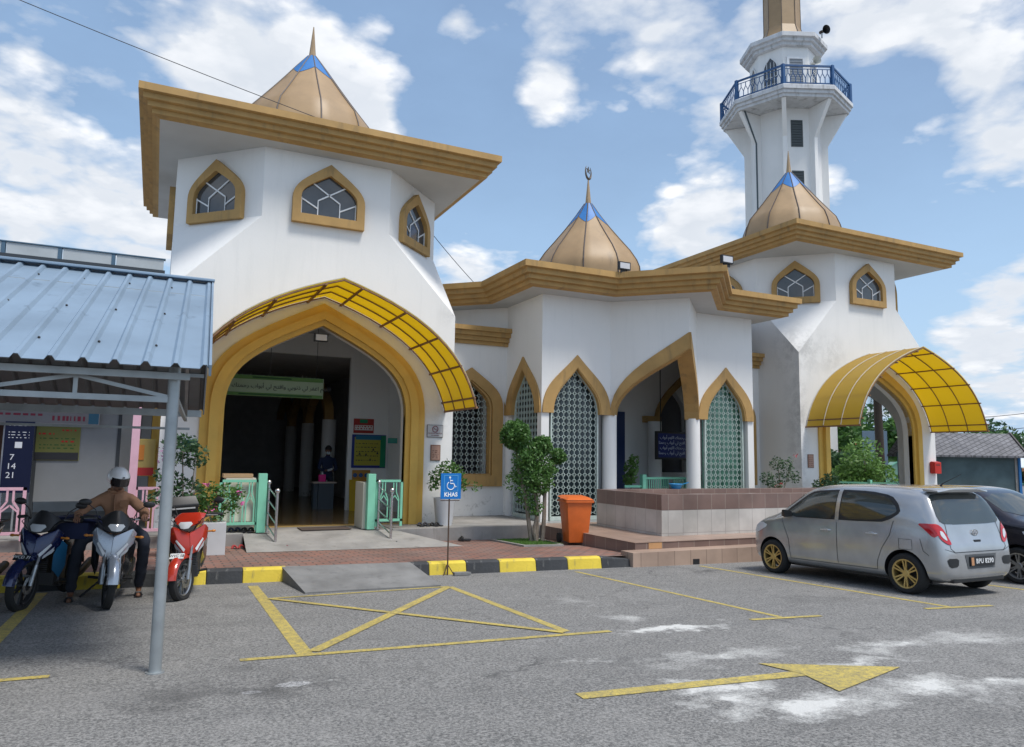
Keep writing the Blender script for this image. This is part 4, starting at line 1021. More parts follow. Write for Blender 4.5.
# stainless handrails -----------------------------------------------------
def handrail(x, label):
    t = thing('handrail', label, 'handrail', (x+.05,14.7,-.3), group='stainless handrails of the entrance')
    A, B_ = (x+.06,14.38,-.30), (x-.0,15.12,FZ)
    for p, h in ((A,1.05),(B_,.93)):
        MB().cyl(p,(p[0],p[1],p[2]+h),.026,n=10).build('post', STEEL, t, smooth=True); MB().ball((p[0],p[1],p[2]+h+.03),.048,8).build('ball_finial', STEEL, t, smooth=True); MB().cyl((p[0],p[1],p[2]),(p[0],p[1],p[2]+.012),.06,n=12).build('base_plate', STEEL, t)
    for k in range(4):
        a = Vector(A)+Vector((0,0,.22+k*.24)); b = Vector(B_)+Vector((0,0,.14+k*.24)); MB().cyl(a,b,.014,n=8).build('rail', STEEL, t, smooth=True)
handrail(2.06, 'stainless steel handrail on the left of the doorway apron')
handrail(4.26, 'stainless steel handrail on the right of the doorway apron')
MB().box(2.75,3.75,15.2,15.75,FZ,FZ+.012).build
tag(MB().box(2.75,3.75,15.25,15.8,FZ-.002,FZ+.012).build('door_mat', flat('dark_brown_mat',(.09,.07,.06),.95), org=(3.2,15.5,FZ)), 'thin dark brown mat before the doorway', 'door mat')

# shoes and sandals --------------------------------------------------------
def sandal(x, y, z, rot, col, label, strap=None):
    t = thing('sandal', label, 'sandals', (x,y,z), rot, 'footwear left by the entrance', local=True)
    m_ = mat('sandal_%s' % col[0], col[1], .7); sole = [(-.045,-.12),(.0,-.135),(.045,-.11),(.04,.0),(.05,.09),(.02,.14),(-.03,.135),(-.052,.07),(-.036,-.01)]
    for k in (-.065,.065):
        MB().prism([(u+k,v_) for u,v_ in sole], lambda u,v_,d:(u,v_,d), 0,.025).build('sole', BLACKP, t, bevel=.005)
        s_ = MB(); s_.tube([(k-.05,.02,.02),(k-.03,.05,.06),(k,.06,.07),(k+.03,.05,.06),(k+.05,.02,.02)],[.02]*5,6); s_.tube([(k,.06,.068),(k,.11,.03)],[.012,.01],5); s_.build('strap', m_, t, smooth=True)
zp = -.285
for x, y, z, r_, c, lb in ((1.50,14.50,zp,.3,('red',(.35,.03,.03)),'dark red sandals on the brick paving left of the handrail'),(1.86,14.45,zp,-.2,('black',(.02,.02,.02)),'black sandals at the foot of the left handrail'),
    (2.36,14.15,-.27,1.4,('maroon',(.2,.04,.05)),'maroon sandals lying alone at the centre of the apron edge'),(4.05,14.55,-.26,.2,('black',(.02,.02,.02)),'dark sandals left of the right handrail'),
    (4.45,14.22,-.28,1.3,('black',(.02,.02,.02)),'black sandals lying in front of the right handrail post'),(4.62,14.75,-.28,.5,('green',(.03,.4,.2)),'green strapped sandals behind the right handrail'),
    (5.0,14.82,-.28,1.2,('black',(.02,.02,.02)),'black sandals against the platform face'),(5.35,15.4,FZ,.1,('blackw',(.05,.05,.06)),'black and white shoes on the platform under the arch trim'),
    (5.62,15.35,FZ,.4,('black',(.02,.02,.02)),'black sandals on the platform beside the round white pot'),(6.05,14.75,-.30,1.2,('black',(.02,.02,.02)),'black sandals on the paving right of the blue sign'),
    (1.5,15.35,FZ,.2,('navy',(.03,.04,.10)),'dark shoes under the left mint barrier'),(1.72,15.3,FZ,-.3,('black',(.02,.02,.02)),'black shoes under the left mint barrier by its post')):
    sandal(x,y,z,r_,c,lb)

# wall signs ---------------------------------------------------------------
t = slab_sign('no_smoking_sign', 'grey no smoking plaque on the white wall by the left arch', 'sign', 5.59,5.98,1.89,2.18,16.045, flat('dark_grey_frame',(.15,.15,.15)), flat('silver_plate',(.5,.5,.5),.4), .012,.02)
mb = MB(); c_ = [(.075*math.cos(a*PI/8)+5.785, .075*math.sin(a*PI/8)+2.08) for a in range(16)]; ci = [(.06*math.cos(a*PI/8)+5.785, .06*math.sin(a*PI/8)+2.08) for a in range(16)]
mb.ring(c_, ci, lambda u,v_,d:(u,16.045-.03-d,v_), 0,.003); mb.bar((5.74,16.012,2.12),(5.83,16.012,2.04),.012,.004); mb.bar((5.735,16.012,2.08),(5.83,16.012,2.08),.014,.004); mb.build('no_smoking_symbol', flat('maroon_ink',(.2,.03,.05)), t)
mb = MB(); mb.text('DILARANG MEROKOK', .034, lambda x,y,d:(5.785+x,16.012-d,1.985+y), .001); mb.text('NO SMOKING', .03, lambda x,y,d:(5.785+x,16.012-d,1.935+y), .001); mb.build('lettering', flat('maroon_ink',(.2,.03,.05)), t)
t = slab_sign('notice_plaque', 'small brown paper notice below the no smoking plaque', 'notice', 5.69,5.93,1.36,1.72,16.045, flat('brown_card',(.22,.12,.08)), flat('pinkish_card',(.42,.26,.2)), .02,.015)
lines(t, flat('brown_ink',(.12,.06,.04)), 5.73,5.89,16.022,[1.42,1.46,1.5,1.54,1.58],.012)
t = slab_sign('notice_plaque', 'small brown plaque on the right tower beside the awning', 'notice', 17.58,17.82,1.28,1.68,16.045, flat('brown_card',(.22,.12,.08)), flat('pinkish_card',(.42,.26,.2)), .02,.015)
lines(t, flat('brown_ink',(.12,.06,.04)), 17.62,17.78,16.022,[1.34,1.4,1.46,1.52,1.58],.014)
t = thing('letter_box', 'red metal letter box on the right pillar of the right tower', 'letter box', (23.33,15.95,1.15))
mb = MB(); mb.prism([(0,1.13),(.18,1.13),(.18,1.5),(.05,1.53),(0,1.5)], lambda u,v_,d:(d,16.04-u,v_), 23.14,23.46); mb.build('body', flat('letter_red',(.5,.04,.03),.4), t, bevel=.01); MB().box(23.2,23.4,15.855,15.862,1.40,1.43).build('slot', BLACKP, t)
t = thing('wall_plaque', 'small dark green plaque on the white wall behind the potted shrub', 'sign', (.62,16.0,1.2))
MB().box(.48,.76,16.02,16.04,1.48,1.72).build('plate', flat('dark_green_plate',(.03,.10,.07)), t, bevel=.004); MB().prism([(.57,1.55),(.67,1.55),(.62,1.66)], lambda u,v_,d:(u,d,v_),16.012,16.018).build('mark', flat('pale_lettering2',(.6,.62,.66)), t)

# floodlights on the pavilion roof
for x, y, lb in ((10.10,14.72,'small floodlight at the inner corner of the pavilion eave'),(11.86,13.06,'small floodlight at the front point of the pavilion eave')):
    t = thing('floodlight', lb, 'floodlight', (x,y,6.02), group='floodlights on the pavilion eave')
    MB().box(x-.17,x+.17,y-.05,y+.03,6.07,6.27).build('housing', BLACKP, t, bevel=.008); MB().box(x-.14,x+.14,y-.057,y-.052,6.10,6.24).build('lens', flat('pale_lens',(.6,.6,.62),.2), t); MB().bar((x,y,6.0),(x,y,6.08),.2,.02).build('bracket', BLACKP, t)

# blue KHAS parking sign ------------------------------------------------------
t = thing('parking_sign', 'blue wheelchair parking sign reading KHAS on a thin brown pole', 'sign', (4.28,11.10,-.38))
BLUE_S = flat('sign_blue',(.015,.17,.50),.4); WS = flat('sign_white',(.78,.82,.85),.5)
MB().box(4.12,4.465,11.08,11.09,.80,1.205).build('plate', BLUE_S, t, bevel=.003)
MB().cyl((4.28,11.11,-.38),(4.28,11.11,1.16),.013,n=8).bar((4.13,11.1,.775),(4.45,11.1,.775),.012,.012).build('pole', flat('rusty_pole',(.11,.07,.05)), t)
mb = MB(); mb.bar((4.28,11.11,-.22),(4.19,11.05,-.385),.012,.012); mb.bar((4.28,11.11,-.22),(4.37,11.05,-.385),.012,.012); mb.bar((4.28,11.11,-.22),(4.28,11.2,-.27),.012,.012); mb.build('stand', flat('rusty_pole',(.11,.07,.05)), t)
mb = MB(); F = lambda u,v_,d:(4.2925+u,11.078-d,1.045+v_)
mb.ring([(-.12,-.125),(.12,-.125),(.12,.13),(-.12,.13)],[(-.112,-.117),(.112,-.117),(.112,.122),(-.112,.122)],F,0,.002); mb.build('border_line', flat('sign_light_blue',(.12,.40,.68)), t)
mb = MB(); mb.lathe([(.016,-.002),(.016,.002)],(0,0,0),14).xf(Matrix.Translation(F(-.02,.095,.002)) @ Matrix.Rotation(PI/2,4,'X'))
arc = [F(-.005+.062*math.cos(R(a)), -.035+.062*math.sin(R(a)), .002) for a in range(120,365,12)]; mb.tube(arc,[.007]*len(arc),4)
for a, b in (((-.02,.08),(-.015,.0)),((-.015,.0),(.045,.0)),((.045,.0),(.07,-.055)),((.07,-.055),(.09,-.045)),((-.018,.045),(.03,.045))): mb.bar(F(*a,.002),F(*b,.002),.004,.015)
mb.build('wheelchair_symbol', WS, t)
mb = MB(); mb.text('KHAS', .088, lambda x,y,d:(4.2925+x*.98,11.077-d,.868+y), .001, spacing=1.08, bold=.0035); mb.build('lettering', WS, t)
t = thing('loose_slab', 'small broken dark slab at the foot of the blue sign pole', 'slab', (4.45,11.0,-.37))
MB().prism([(4.33,10.93),(4.62,10.95),(4.60,11.06),(4.36,11.08)], lambda u,v_,d:(u,v_,gz(u,v_)+d), .006,.05).build('slab', CONCD, t, bevel=.006)

# orange wheeled bin -----------------------------------------------------------
OR = mat('orange_plastic', (.62,.13,.02), .42, var=.12, vs=5)
t = thing('wheeled_bin', 'orange wheeled bin on the brick paving beside the tiled steps', 'bin', (7.97,13.4,-.29), R(-12), local=True)
mb = MB(); lo = [(-.20,-.22),(.20,-.22),(.20,.20),(-.20,.20)]; hi = [(-.27,-.30),(.27,-.30),(.27,.28),(-.27,.28)]
mb.add([(x,y,.04) for x,y in lo]+[(x,y,.86) for x,y in hi], [(3,2,1,0),(4,5,6,7)]+[(i,(i+1)%4,(i+1)%4+4,i+4) for i in range(4)]); mb.build('body', OR, t, bevel=.03, smooth=True)
MB().box(-.30,.30,-.33,.31,.85,.90).build('rim', OR, t, bevel=.015, smooth=True)
mb = MB(); mb.add([(-.30,-.34,.905),(.30,-.34,.905),(.30,.33,.955),(-.30,.33,.955),(-.22,-.24,.96),(.22,-.24,.96),(.22,.26,.985),(-.22,.26,.985)], [(3,2,1,0),(4,5,6,7),(0,1,5,4),(1,2,6,5),(2,3,7,6),(3,0,4,7)]); mb.build('lid', OR, t, bevel=.015, smooth=True)
MB().cyl((-.22,.36,.90),(.22,.36,.90),.018).build('handle', OR, t)
for x in (-.27,.27): MB().cyl((x-.03,.24,.10),(x+.03,.24,.10),.10,n=18).build('wheel', RUBBER, t, smooth=True)

# ------------------------------------------------------------------ plants
def leaves(mb, clumps, size, squash=1., hollow=.5):
    for (x, y, z, r, n) in clumps:
        for _ in range(n):
            while True:
                p = Vector((random.uniform(-1,1), random.uniform(-1,1), random.uniform(-1,1)))
                if p.length <= 1 and random.random() < hollow + (1-hollow)*p.length: break
            k = 1 + .22*noise.noise(p*2.3 + Vector((x,y,z)))
            q = Vector((x,y,z)) + Vector((p.x*r, p.y*r, p.z*r*squash))*k
            a = Vector((random.gauss(0,1), random.gauss(0,1), random.gauss(0,.7))).normalized(); b = a.orthogonal().normalized()
            b = (b*math.cos(1)+a.cross(b)*random.uniform(-1,1)).normalized(); s_ = size*random.uniform(.6,1.3)
            mb.add([q-a*s_, q+b*s_*.45, q+a*s_, q-b*s_*.45], [(0,1,2,3)])
    return mb
def flowers(mb, clumps, size):
    return leaves(mb, clumps, size, hollow=.1)
def shrub(name, label, cat_, base, clumps, size, m_, stems, flower=None, bark=BARK, group=None, pot=None, squash=1.):
    t = thing(name, label, cat_, base, group=group)
    mb = MB()
    for s_ in stems: mb.tube(s_[0], s_[1], 6)
    mb.build('stem', bark, t, smooth=True)
    leaves(MB(), clumps, size, squash).build('foliage', m_, t)
    if flower: leaves(MB(), flower[0], flower[1], hollow=.1).build('flowers', flower[2], t)
    return t
POT = mat('white_pot', (.56,.57,.58), .45, var=.08)
# cloud-pruned tree in the grass bed
tb = (7.35,14.05,-.30)
clumps = [(6.90,14.1,1.94,.33,3600),(7.55,14.1,1.72,.23,1700),(7.97,14.15,1.50,.18,1100),(7.05,14.0,1.45,.24,620),(7.28,14.1,1.55,.27,800),(7.5,14.1,1.3,.30,800),(7.15,14.1,1.15,.30,750),(7.38,14.0,1.0,.34,900),(7.2,14.1,.7,.28,420),(7.55,14.1,.95,.26,480),(6.85,14.1,.98,.2,130),(7.32,14,.42,.22,240),(7.72,14.1,1.2,.2,260)]
stems = [([(7.30,14.05,-.32),(7.22,14.05,.1),(7.15,14.05,.6),(6.98,14.08,1.2),(6.9,14.1,1.9)],[.055,.045,.04,.03,.02]),([(7.42,14.08,-.32),(7.44,14.1,.15),(7.40,14.1,.8),(7.5,14.1,1.3),(7.56,14.1,1.7)],[.05,.042,.038,.03,.02]),
         ([(7.52,14.0,-.32),(7.56,14.0,.2),(7.60,14.05,.8),(7.8,14.1,1.25),(7.97,14.15,1.45)],[.05,.045,.038,.028,.018]),([(7.36,13.98,-.32),(7.30,13.95,.0),(7.38,13.95,.35),(7.3,14,.8)],[.04,.035,.03,.02])]
shrub('pruned_tree', 'small multi-stemmed tree with round clipped heads beside the orange bin', 'tree', tb, clumps, .040, LEAF, stems)
mb = MB(); [mb.quad((x0,y0,pz(x0,y0)+.02),(x1,y0b,pz(x1,y0b)+.02),(x1b,y1,pz(x1b,y1)+.02),(x0b,y1,pz(x0b,y1)+.02)) for x0,y0,x1,y0b,x1b,y1,x0b in ((6.75,13.35,8.0-.55,13.25,7.75,14.7,6.7),)]
tag(mb.build('turf_patch', flat('turf_base',(.04,.09,.02),.9)), kind='structure')
mb = MB()
for _ in range(3600):
    x = random.uniform(6.75,7.65); y = random.uniform(13.32,14.66); h = random.uniform(.015,.045); z = pz(x,y)+.018; a = random.uniform(0,PI); c, s_ = math.cos(a)*.008, math.sin(a)*.008
    mb.add([(x-c,y-s_,z),(x+c,y+s_,z),(x+random.uniform(-.01,.01),y+random.uniform(-.01,.01),z+h)],[(0,1,2)])
tag(mb.build('turf_grass', LEAFL), 'short green grass in the bed round the pruned tree', 'grass', kind='stuff')
mb = MB(); o_ = [(6.69,13.22),(7.56,13.16),(7.82,14.76),(6.63,14.78)]; i_ = [(6.76,13.30),(7.50,13.24),(7.74,14.70),(6.70,14.72)]
mb.ring(o_, i_, lambda u,v_,d:(u,v_,pz(u,v_)+d), .0,.035); tag(mb.build('bed_edging', CONC), kind='structure')
# round white pot by the arch
def pot(parent, c, r, h, sq=False):
    mb = MB(); mb.lathe([(r*.72,0),(r,h),(r*.9,h),(r*.86,h-.06)], c, 4 if sq else 24, PI/4 if sq else 0); mb.build('pot', POT, parent, smooth=not sq); MB().lathe([(r*.85,h-.05),(.01,h-.045)], c, 4 if sq else 24, PI/4 if sq else 0).build('soil', flat('soil',(.05,.035,.025),.95), parent)
t = shrub('potted_shrub', 'sparse green shrub in a round white pot right of the left arch', 'potted plant', (5.88,15.55,FZ), [(5.72,15.5,1.05,.22,150),(6.1,15.55,1.05,.24,170),(5.9,15.5,1.2,.2,120),(5.6,15.5,.88,.16,80),(6.3,15.5,.85,.15,60),(5.95,15.4,.8,.2,90),(6.62,15.5,.82,.14,26)], .048, LEAF,
    [([(5.88,15.55,.4),(5.86,15.55,.8),(5.7,15.5,1.1)],[.02,.015,.01]),([(5.9,15.55,.4),(6.0,15.55,.8),(6.15,15.55,1.1)],[.018,.014,.01]),([(6.0,15.55,.75),(6.4,15.5,.85),(6.65,15.5,.82)],[.01,.008,.005])]); pot(t, (5.88,15.55,FZ), .25, .60)
# bougainvilleas by the left barrier
t = shrub('potted_shrub', 'tall open shrub in a square grey planter behind the steel post', 'potted plant', (.48,13.3,-.28), [(.42,13.3,1.50,.27,260),(.25,13.2,1.62,.15,60),(.62,13.3,1.42,.22,180),(.15,13.3,1.1,.14,40),(.3,13.3,.95,.22,130),(.1,13.2,.75,.18,80),(.55,13.3,.85,.22,120),(.35,13.3,.68,.16,70)], .045, LEAFD,
    [([(.48,13.3,.2),(.46,13.3,.9),(.42,13.3,1.5)],[.018,.014,.01]),([(.46,13.3,.3),(.3,13.3,.7),(.12,13.3,1.05)],[.014,.01,.007]),([(.5,13.3,.3),(.6,13.3,.9),(.62,13.3,1.4)],[.014,.01,.007])], ([(.15,13.2,1.35,.12,14),(.1,13.2,1.5,.1,10)],.03,mat('mauve_petal',(.4,.2,.35),.6))); 
MB().box(.28,.68,13.1,13.5,-.28,.28).build('pot', flat('grey_planter',(.28,.29,.30)), t, bevel=.01)
t = shrub('potted_shrub', 'bushy shrub with pink flowers in front of the left mint barrier', 'potted plant', (1.0,13.7,-.28), [(.85,13.7,.72,.26,330),(1.15,13.7,.72,.24,280),(1.35,13.7,.78,.14,90),(.7,13.7,.6,.2,170),(1.0,13.7,.48,.2,120),(1.3,13.7,.5,.12,50)], .042, LEAF,
    [([(1.0,13.7,.1),(.9,13.7,.5),(.8,13.7,.8)],[.018,.012,.008]),([(1.0,13.7,.1),(1.15,13.7,.5),(1.35,13.7,.8)],[.016,.012,.006])], ([(1.42,13.62,.62,.05,12),(1.36,13.6,.8,.05,10),(.82,13.55,.95,.06,10),(1.0,13.5,.7,.15,12),(.7,13.5,.78,.08,8),(.9,13.5,.55,.1,8)],.032,FLOWER))
MB().box(.82,1.18,13.5,13.9,-.28,.30).build('pot', POT, t, bevel=.01)
# shrubs beyond the trough
t = shrub('flowering_shrub', 'thin rose bush with one red bloom beyond the trough', 'shrub', (15.55,15.1,FZ), [(15.35,15.1,1.40,.20,130),(15.7,15.1,1.3,.22,150),(16.0,15.1,1.05,.2,120),(15.5,15.1,1.0,.2,90),(14.95,15.05,1.0,.2,170),(15.2,15.0,.72,.22,200),(15.9,15.1,1.5,.1,24)], .042, LEAFD,
    [([(15.5,15.1,FZ),(15.5,15.1,.8),(15.4,15.1,1.4)],[.03,.02,.01]),([(15.52,15.1,.5),(15.75,15.1,1.0),(16.05,15.1,1.6)],[.018,.012,.005]),([(15.45,15.1,.4),(15.1,15.0,.8)],[.015,.008])], ([(15.30,14.9,.85,.06,14),(16.1,15.1,1.63,.06,12),(15.2,14.95,.78,.05,8)],.032,REDFL)); pot(t, (15.4,15.1,FZ), .26, .62)
shrub('flowering_shrub', 'low dark shrub against the foot of the right tower beside its plaque', 'shrub', (17.5,15.3,FZ), [(17.3,15.3,.72,.28,300),(17.65,15.3,.9,.26,260),(17.1,15.2,.55,.2,150),(17.9,15.3,.62,.22,160)], .055, LEAFD, [([(17.5,15.3,FZ),(17.5,15.3,.7)],[.03,.015])])

# ------------------------------------------------------------------ steel carport, upper left
CPM = mat('blue_roof_sheet', (.27,.36,.45), .42, metal=.35, var=.14, vs=1.5, dirt=((.10,.14,.18), .25, 3.))
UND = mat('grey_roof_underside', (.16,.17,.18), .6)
cp = thing('carport', 'steel carport with blue ribbed roof over the motorcycles', 'carport', (.11,6.45,gz(.1,6.45)))
def cpx(y): return .345 + (y-6.1)*.048
YF, YR, YB, ZE, ZR_ = 6.12, 9.15, 12.15, 2.13, 3.45
for nm, (ya, za), (yb, zb_) in (('front_roof_sheet',(YF,ZE),(YR,ZR_)), ('rear_roof_sheet',(YR,ZR_),(YB,2.10))):
    mb = MB(); n = 48; pitch = .205
    for k in range(n):
        xo = -k*pitch
        # one module: flat pan then raised rib
        prof = [(0,0),(-.022,.032),(-.048,.032),(-.07,0),(-pitch,0)]
        for (a, h0), (b, h1) in zip(prof, prof[1:]):
            for dz in (0, -.006):
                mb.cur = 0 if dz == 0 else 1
                mb.quad((cpx(ya)+xo+a,ya,za+h0+dz),(cpx(ya)+xo+b,ya,za+h1+dz),(cpx(yb)+xo+b,yb,zb_+h1+dz),(cpx(yb)+xo+a,yb,zb_+h0+dz))
    mb.build(nm, [CPM, UND], cp)
mb = MB(); 
for (ya, za), (yb, zb_) in (((YF,ZE),(YR,ZR_)),((YR,ZR_),(YB,2.10))): mb.bar((cpx(ya)+.005,ya,za-.01),(cpx(yb)+.005,yb,zb_-.01),.02,.09)
mb.build('gable_flashing', CPM, cp)
mb = MB(); mb.bar((-9.5,YR,ZR_+.02),(cpx(YR)+.02,YR,ZR_+.02),.22,.03); mb.build('ridge_cap', CPM, cp, bevel=.008)
mb = MB(); 
for x in [-.06-i*.41 for i in range(22)]:
    for y in (6.6,7.6,8.7): mb.ball((x+random.uniform(-.02,.02)+(y-6.1)*.048, y, ZE+(y-YF)*(ZR_-ZE)/(YR-YF)+.008), .011, 4)
mb.build('roof_screws', BLACKP, cp)
def post(x, y, h, r=.042):
    m_ = MB(); m_.cyl((x,y,gz(x,y)-.02),(x,y,h),r,n=14); m_.cyl((x,y,gz(x,y)-.02),(x,y,gz(x,y)+.01),r*1.5,n=14); return m_
post(.11,6.45,2.16,.046).build('post', GREYM, cp, smooth=True)
post(.19,11.9,2.12,.04).build('post', GREYM, cp, smooth=True)
for x in (-4.4,-8.8): post(x,6.45,2.16,.046).build('post', GREYM, cp, smooth=True); post(x,11.9,2.12,.04).build('post', GREYM, cp, smooth=True)
mb = MB(); mb.bar((-9.4,6.35,2.08),(.22,6.35,2.08),.05,.05); mb.bar((-9.4,6.45,1.90),(.11,6.45,1.90),.04,.045)
for k in range(7): mb.bar((.08-k*1.3,6.45,1.92),(.08-(k+.5)*1.3-.0,6.45,2.06),.025,.03); mb.bar((.08-(k+.5)*1.3,6.45,2.06),(.08-(k+1)*1.3,6.45,1.92),.025,.03); mb.bar((-.57-k*1.3,6.45,1.9),(-.57-k*1.3,6.45,2.08),.03,.03)
mb.build('front_truss', GREYM, cp)
mb = MB(); mb.bar((-9.4,11.95,2.05),(.6,11.95,2.05),.06,.10); mb.bar((-9.4,11.9,1.82),(.45,11.9,1.82),.035,.035); mb.build('rear_beam', GREYM, cp)
mb = MB()
for x in (.11,-4.4,-8.8):
    mb.bar((x,6.45,2.05),(x+.15,YR,ZR_-.08),.04,.05); mb.bar((x+.15,YR,ZR_-.08),(x+.28,11.95,2.02),.04,.05); mb.bar((x,6.45,1.95),(x+.28,11.95,1.95),.04,.04)
for y, z in ((7.4,2.66),(8.5,3.16),(10,3.08),(11.1,2.56)): mb.bar((-9.4,y,z-.02),(cpx(y)-.02,y,z-.02),.04,.05)
mb.build('rafters_and_purlins', GREYM, cp)

# overhead cable from upper left to the pavilion roof
for P0, P1, lb in ((Vector((-8,17.2,11.75)),Vector((6.9,17.2,8.8)),'thin black cable from the upper left sky to the left tower roof'),(Vector((5.6,18,8.0)),Vector((8.9,18,5.0)),'thin black cable dropping from the left tower eave to the pavilion roof')):
    mb = MB(); pts = [P0.lerp(P1,k/24)+Vector((0,0,-.15*math.sin(PI*k/24))) for k in range(25)]
    mb.tube(pts,[.009]*25,5); tag(mb.build('overhead_cable', BLACKP, org=tuple(P0)), lb, 'cable')

# ------------------------------------------------------------------ beyond the right tower
def at(bearing, dist, z=None):
    b = R(bearing); x, y = dist*math.sin(b), dist*math.cos(b); return Vector((x, y, gz(x,y) if z is None else z))
def bushy(name, label, cat_, p, r, h, n, size, m_, trunk=.08, group=None, seed=0):
    random.seed(100+seed); cl = []
    for k in range(9):
        a = random.uniform(0,2*PI); q = random.random()**.5*r*.6; zz = p.z + h*random.uniform(.3,.8); cl.append((p.x+q*math.cos(a), p.y+q*math.sin(a), zz, r*random.uniform(.38,.55), n//9))
    return shrub(name, label, cat_, tuple(p), cl, size, m_, [([tuple(p-Vector((0,0,.05))), (p.x+.05,p.y,p.z+h*.4), (p.x,p.y,p.z+h*.75)],[trunk,trunk*.7,trunk*.3])], group=group)
bushy('round_bush', 'bright green round bush seen through the right tower arch', 'bush', at(51.3,34), 1.45, 3.0, 4200, .10, LEAFL, seed=1)
bushy('round_bush', 'dark bush at the left inside the right tower arch', 'bush', at(49.6,36), 1.2, 3.2, 2000, .13, LEAFD, seed=2)
for k, (b, d, r, h) in enumerate(((48.6,75,4.5,8.5),(50.3,90,5,8),(51.5,80,4,6.5),(53.2,95,5.5,8.2),(54.4,70,3.5,5.5),(57.5,110,6,6),(59.5,105,6,5.5),(61.0,90,5,5),(63.5,95,6,7),(66,100,7,8),(46,95,6,8),(43,110,7,8))):
    bushy('background_tree', ['dark leafy tree far behind the right tower arch','leafy tree far off between other trees behind the tower','low leafy tree far off behind the arch bush','dark tree far off right of the palm','leafy tree far off just right of the tower pillar','distant tree behind the grey roofed kiosk','distant tree behind the white tent','distant tree behind the orange pillar','distant tree beyond the right edge','distant tall tree beyond the right edge','distant tree hidden behind the minaret','distant tree hidden behind the right tower'][k], 'tree', at(b,d), r, h, 1900, .38, LEAFD if k % 2 else LEAF, trunk=.25, group='trees beyond the grounds', seed=10+k)
# palm
random.seed(5); pp = at(52.25,39); t = thing('palm_tree', 'palm with drooping dark fronds seen through the right arch', 'palm', tuple(pp))
MB().tube([tuple(pp),(pp.x+.05,pp.y,2.4),(pp.x,pp.y,5.6)],[.24,.19,.17],10).build('trunk', mat('palm_bark',(.06,.045,.035),.95,bump=.6,bs=25), t, smooth=True)
mb = MB()
for k in range(22):
    a = k*2.4; up_ = random.uniform(-.3,.9); L = random.uniform(1.9,2.6); pr = Vector((pp.x,pp.y,5.6)); d = Vector((math.cos(a),math.sin(a),up_)).normalized(); prev = pr
    for j in range(12):
        d = (d + Vector((0,0,-.16))).normalized(); nx = prev + d*L/12; mb.bar(prev,nx,.02,.02); sd_ = d.cross(Vector((0,0,1))).normalized()
        for s_ in (-1,1):
            for q in (0,.5):
                o_ = prev.lerp(nx,q); tip = o_ + sd_*s_*.42*(1-.05*j) + Vector((0,0,-.38)) + d*.12; mb.add([o_, o_+d*.05, tip],[(0,1,2)])
        prev = nx
mb.build('fronds', LEAFD, t)
p = at(52.0,46); t = thing('signboard', 'blue grey board standing behind the palm trunk', 'board', tuple(p)); MB().obox((p.x,p.y,2.0),(.50,-.39,0),(.03,.04,0),(0,0,1.2)).build('panel', flat('blue_grey_board',(.14,.2,.26)), t); MB().cyl(tuple(p),(p.x,p.y,1.0),.06).build('post', GREYM, t)
# small green netted shelter and red roofed houses
p = at(53.1,52); t = thing('shelter', 'small pale green netted shelter far behind the right arch', 'shelter', tuple(p)); mb = MB(); M_ = Matrix.Translation(p) @ Matrix.Rotation(R(-40),4,'Z')
mb.prism([(-.8,0),(.8,0),(.8,1.5),(0,2.1),(-.8,1.5)], lambda u,v_,d:(u,d,v_), -.8,.8).xf(M_); mb.build('net_walls', flat('pale_green_net',(.22,.38,.30)), t)
mb = MB(); [mb.bar(a,b_,.06,.06) for a,b_ in (((-.8,-.82,0),(-.8,-.82,1.5)),((.8,-.82,0),(.8,-.82,1.5)),((-.8,-.82,1.5),(0,-.82,2.1)),((.8,-.82,1.5),(0,-.82,2.1)),((-.8,-.82,.9),(.8,-.82,.9)))]; mb.xf(M_); mb.build('frame', MINT, t)
for k, (b, d) in enumerate(((52.8,85),(55.2,95))):
    p = at(b,d); t = thing('house', ['red roofed house far behind the right arch','red roofed house far off behind the kiosk'][k], 'house', tuple(p), group='red roofed houses'); M_ = Matrix.Translation(p) @ Matrix.Rotation(R(-35),4,'Z')
    MB().box(-5,5,-3,3,0,2.4).xf(M_).build('wall', CREAM, t); MB().prism([(-3.6,2.3),(3.6,2.3),(0,4.0)], lambda u,v_,d_:(d_,u,v_), -5.5,5.5).xf(M_).build('roof', flat('red_roof',(.38,.12,.06)), t)
    for x in (-3,0,3): MB().box(x-.5,x+.5,-3.03,-2.99,.9,1.9).xf(M_).build('window', GLASS, t)
# kiosk
KM = Matrix.Translation((33.2,21.2,-.58)) @ Matrix.Rotation(R(-27),4,'Z')
t = thing('kiosk', 'small kiosk with grey shingle roof and dark teal wall right of the right tower', 'kiosk', (33.2,21.2,-.58)); TL = mat('teal_grey_wall',(.07,.11,.12),.8,var=.35,vs=1.2)
MB().box(-2.6,1.5,-1.1,1.1,0,2.55).xf(KM).build('wall', TL, t); MB().box(1.50,1.60,-1.2,-1.1,0,2.55).xf(KM).build('corner_board', flat('sky_blue_paint',(.03,.15,.38)), t); MB().box(1.38,1.49,-1.14,-1.101,0,2.55).xf(KM).build('pilaster', CONC, t)
SH = brick_mat('grey_shingle', (.15,.15,.165), (.20,.20,.215), (.08,.08,.085), .30, .16, .5, .02, .7, bump=.8)
mb = MB(); mb.add([(-2.9,-1.45,2.40),(1.75,-1.45,2.40),(1.95,0,3.42),(-2.9,0,3.42),(-2.9,1.45,2.40),(1.75,1.45,2.40),(-2.9,-1.45,2.32),(1.75,-1.45,2.32),(1.75,1.45,2.32),(-2.9,1.45,2.32)], [(0,1,2,3),(3,2,5,4),(0,6,7,1),(4,5,8,9)]); mb.xf(KM); mb.build('roof', SH, t)
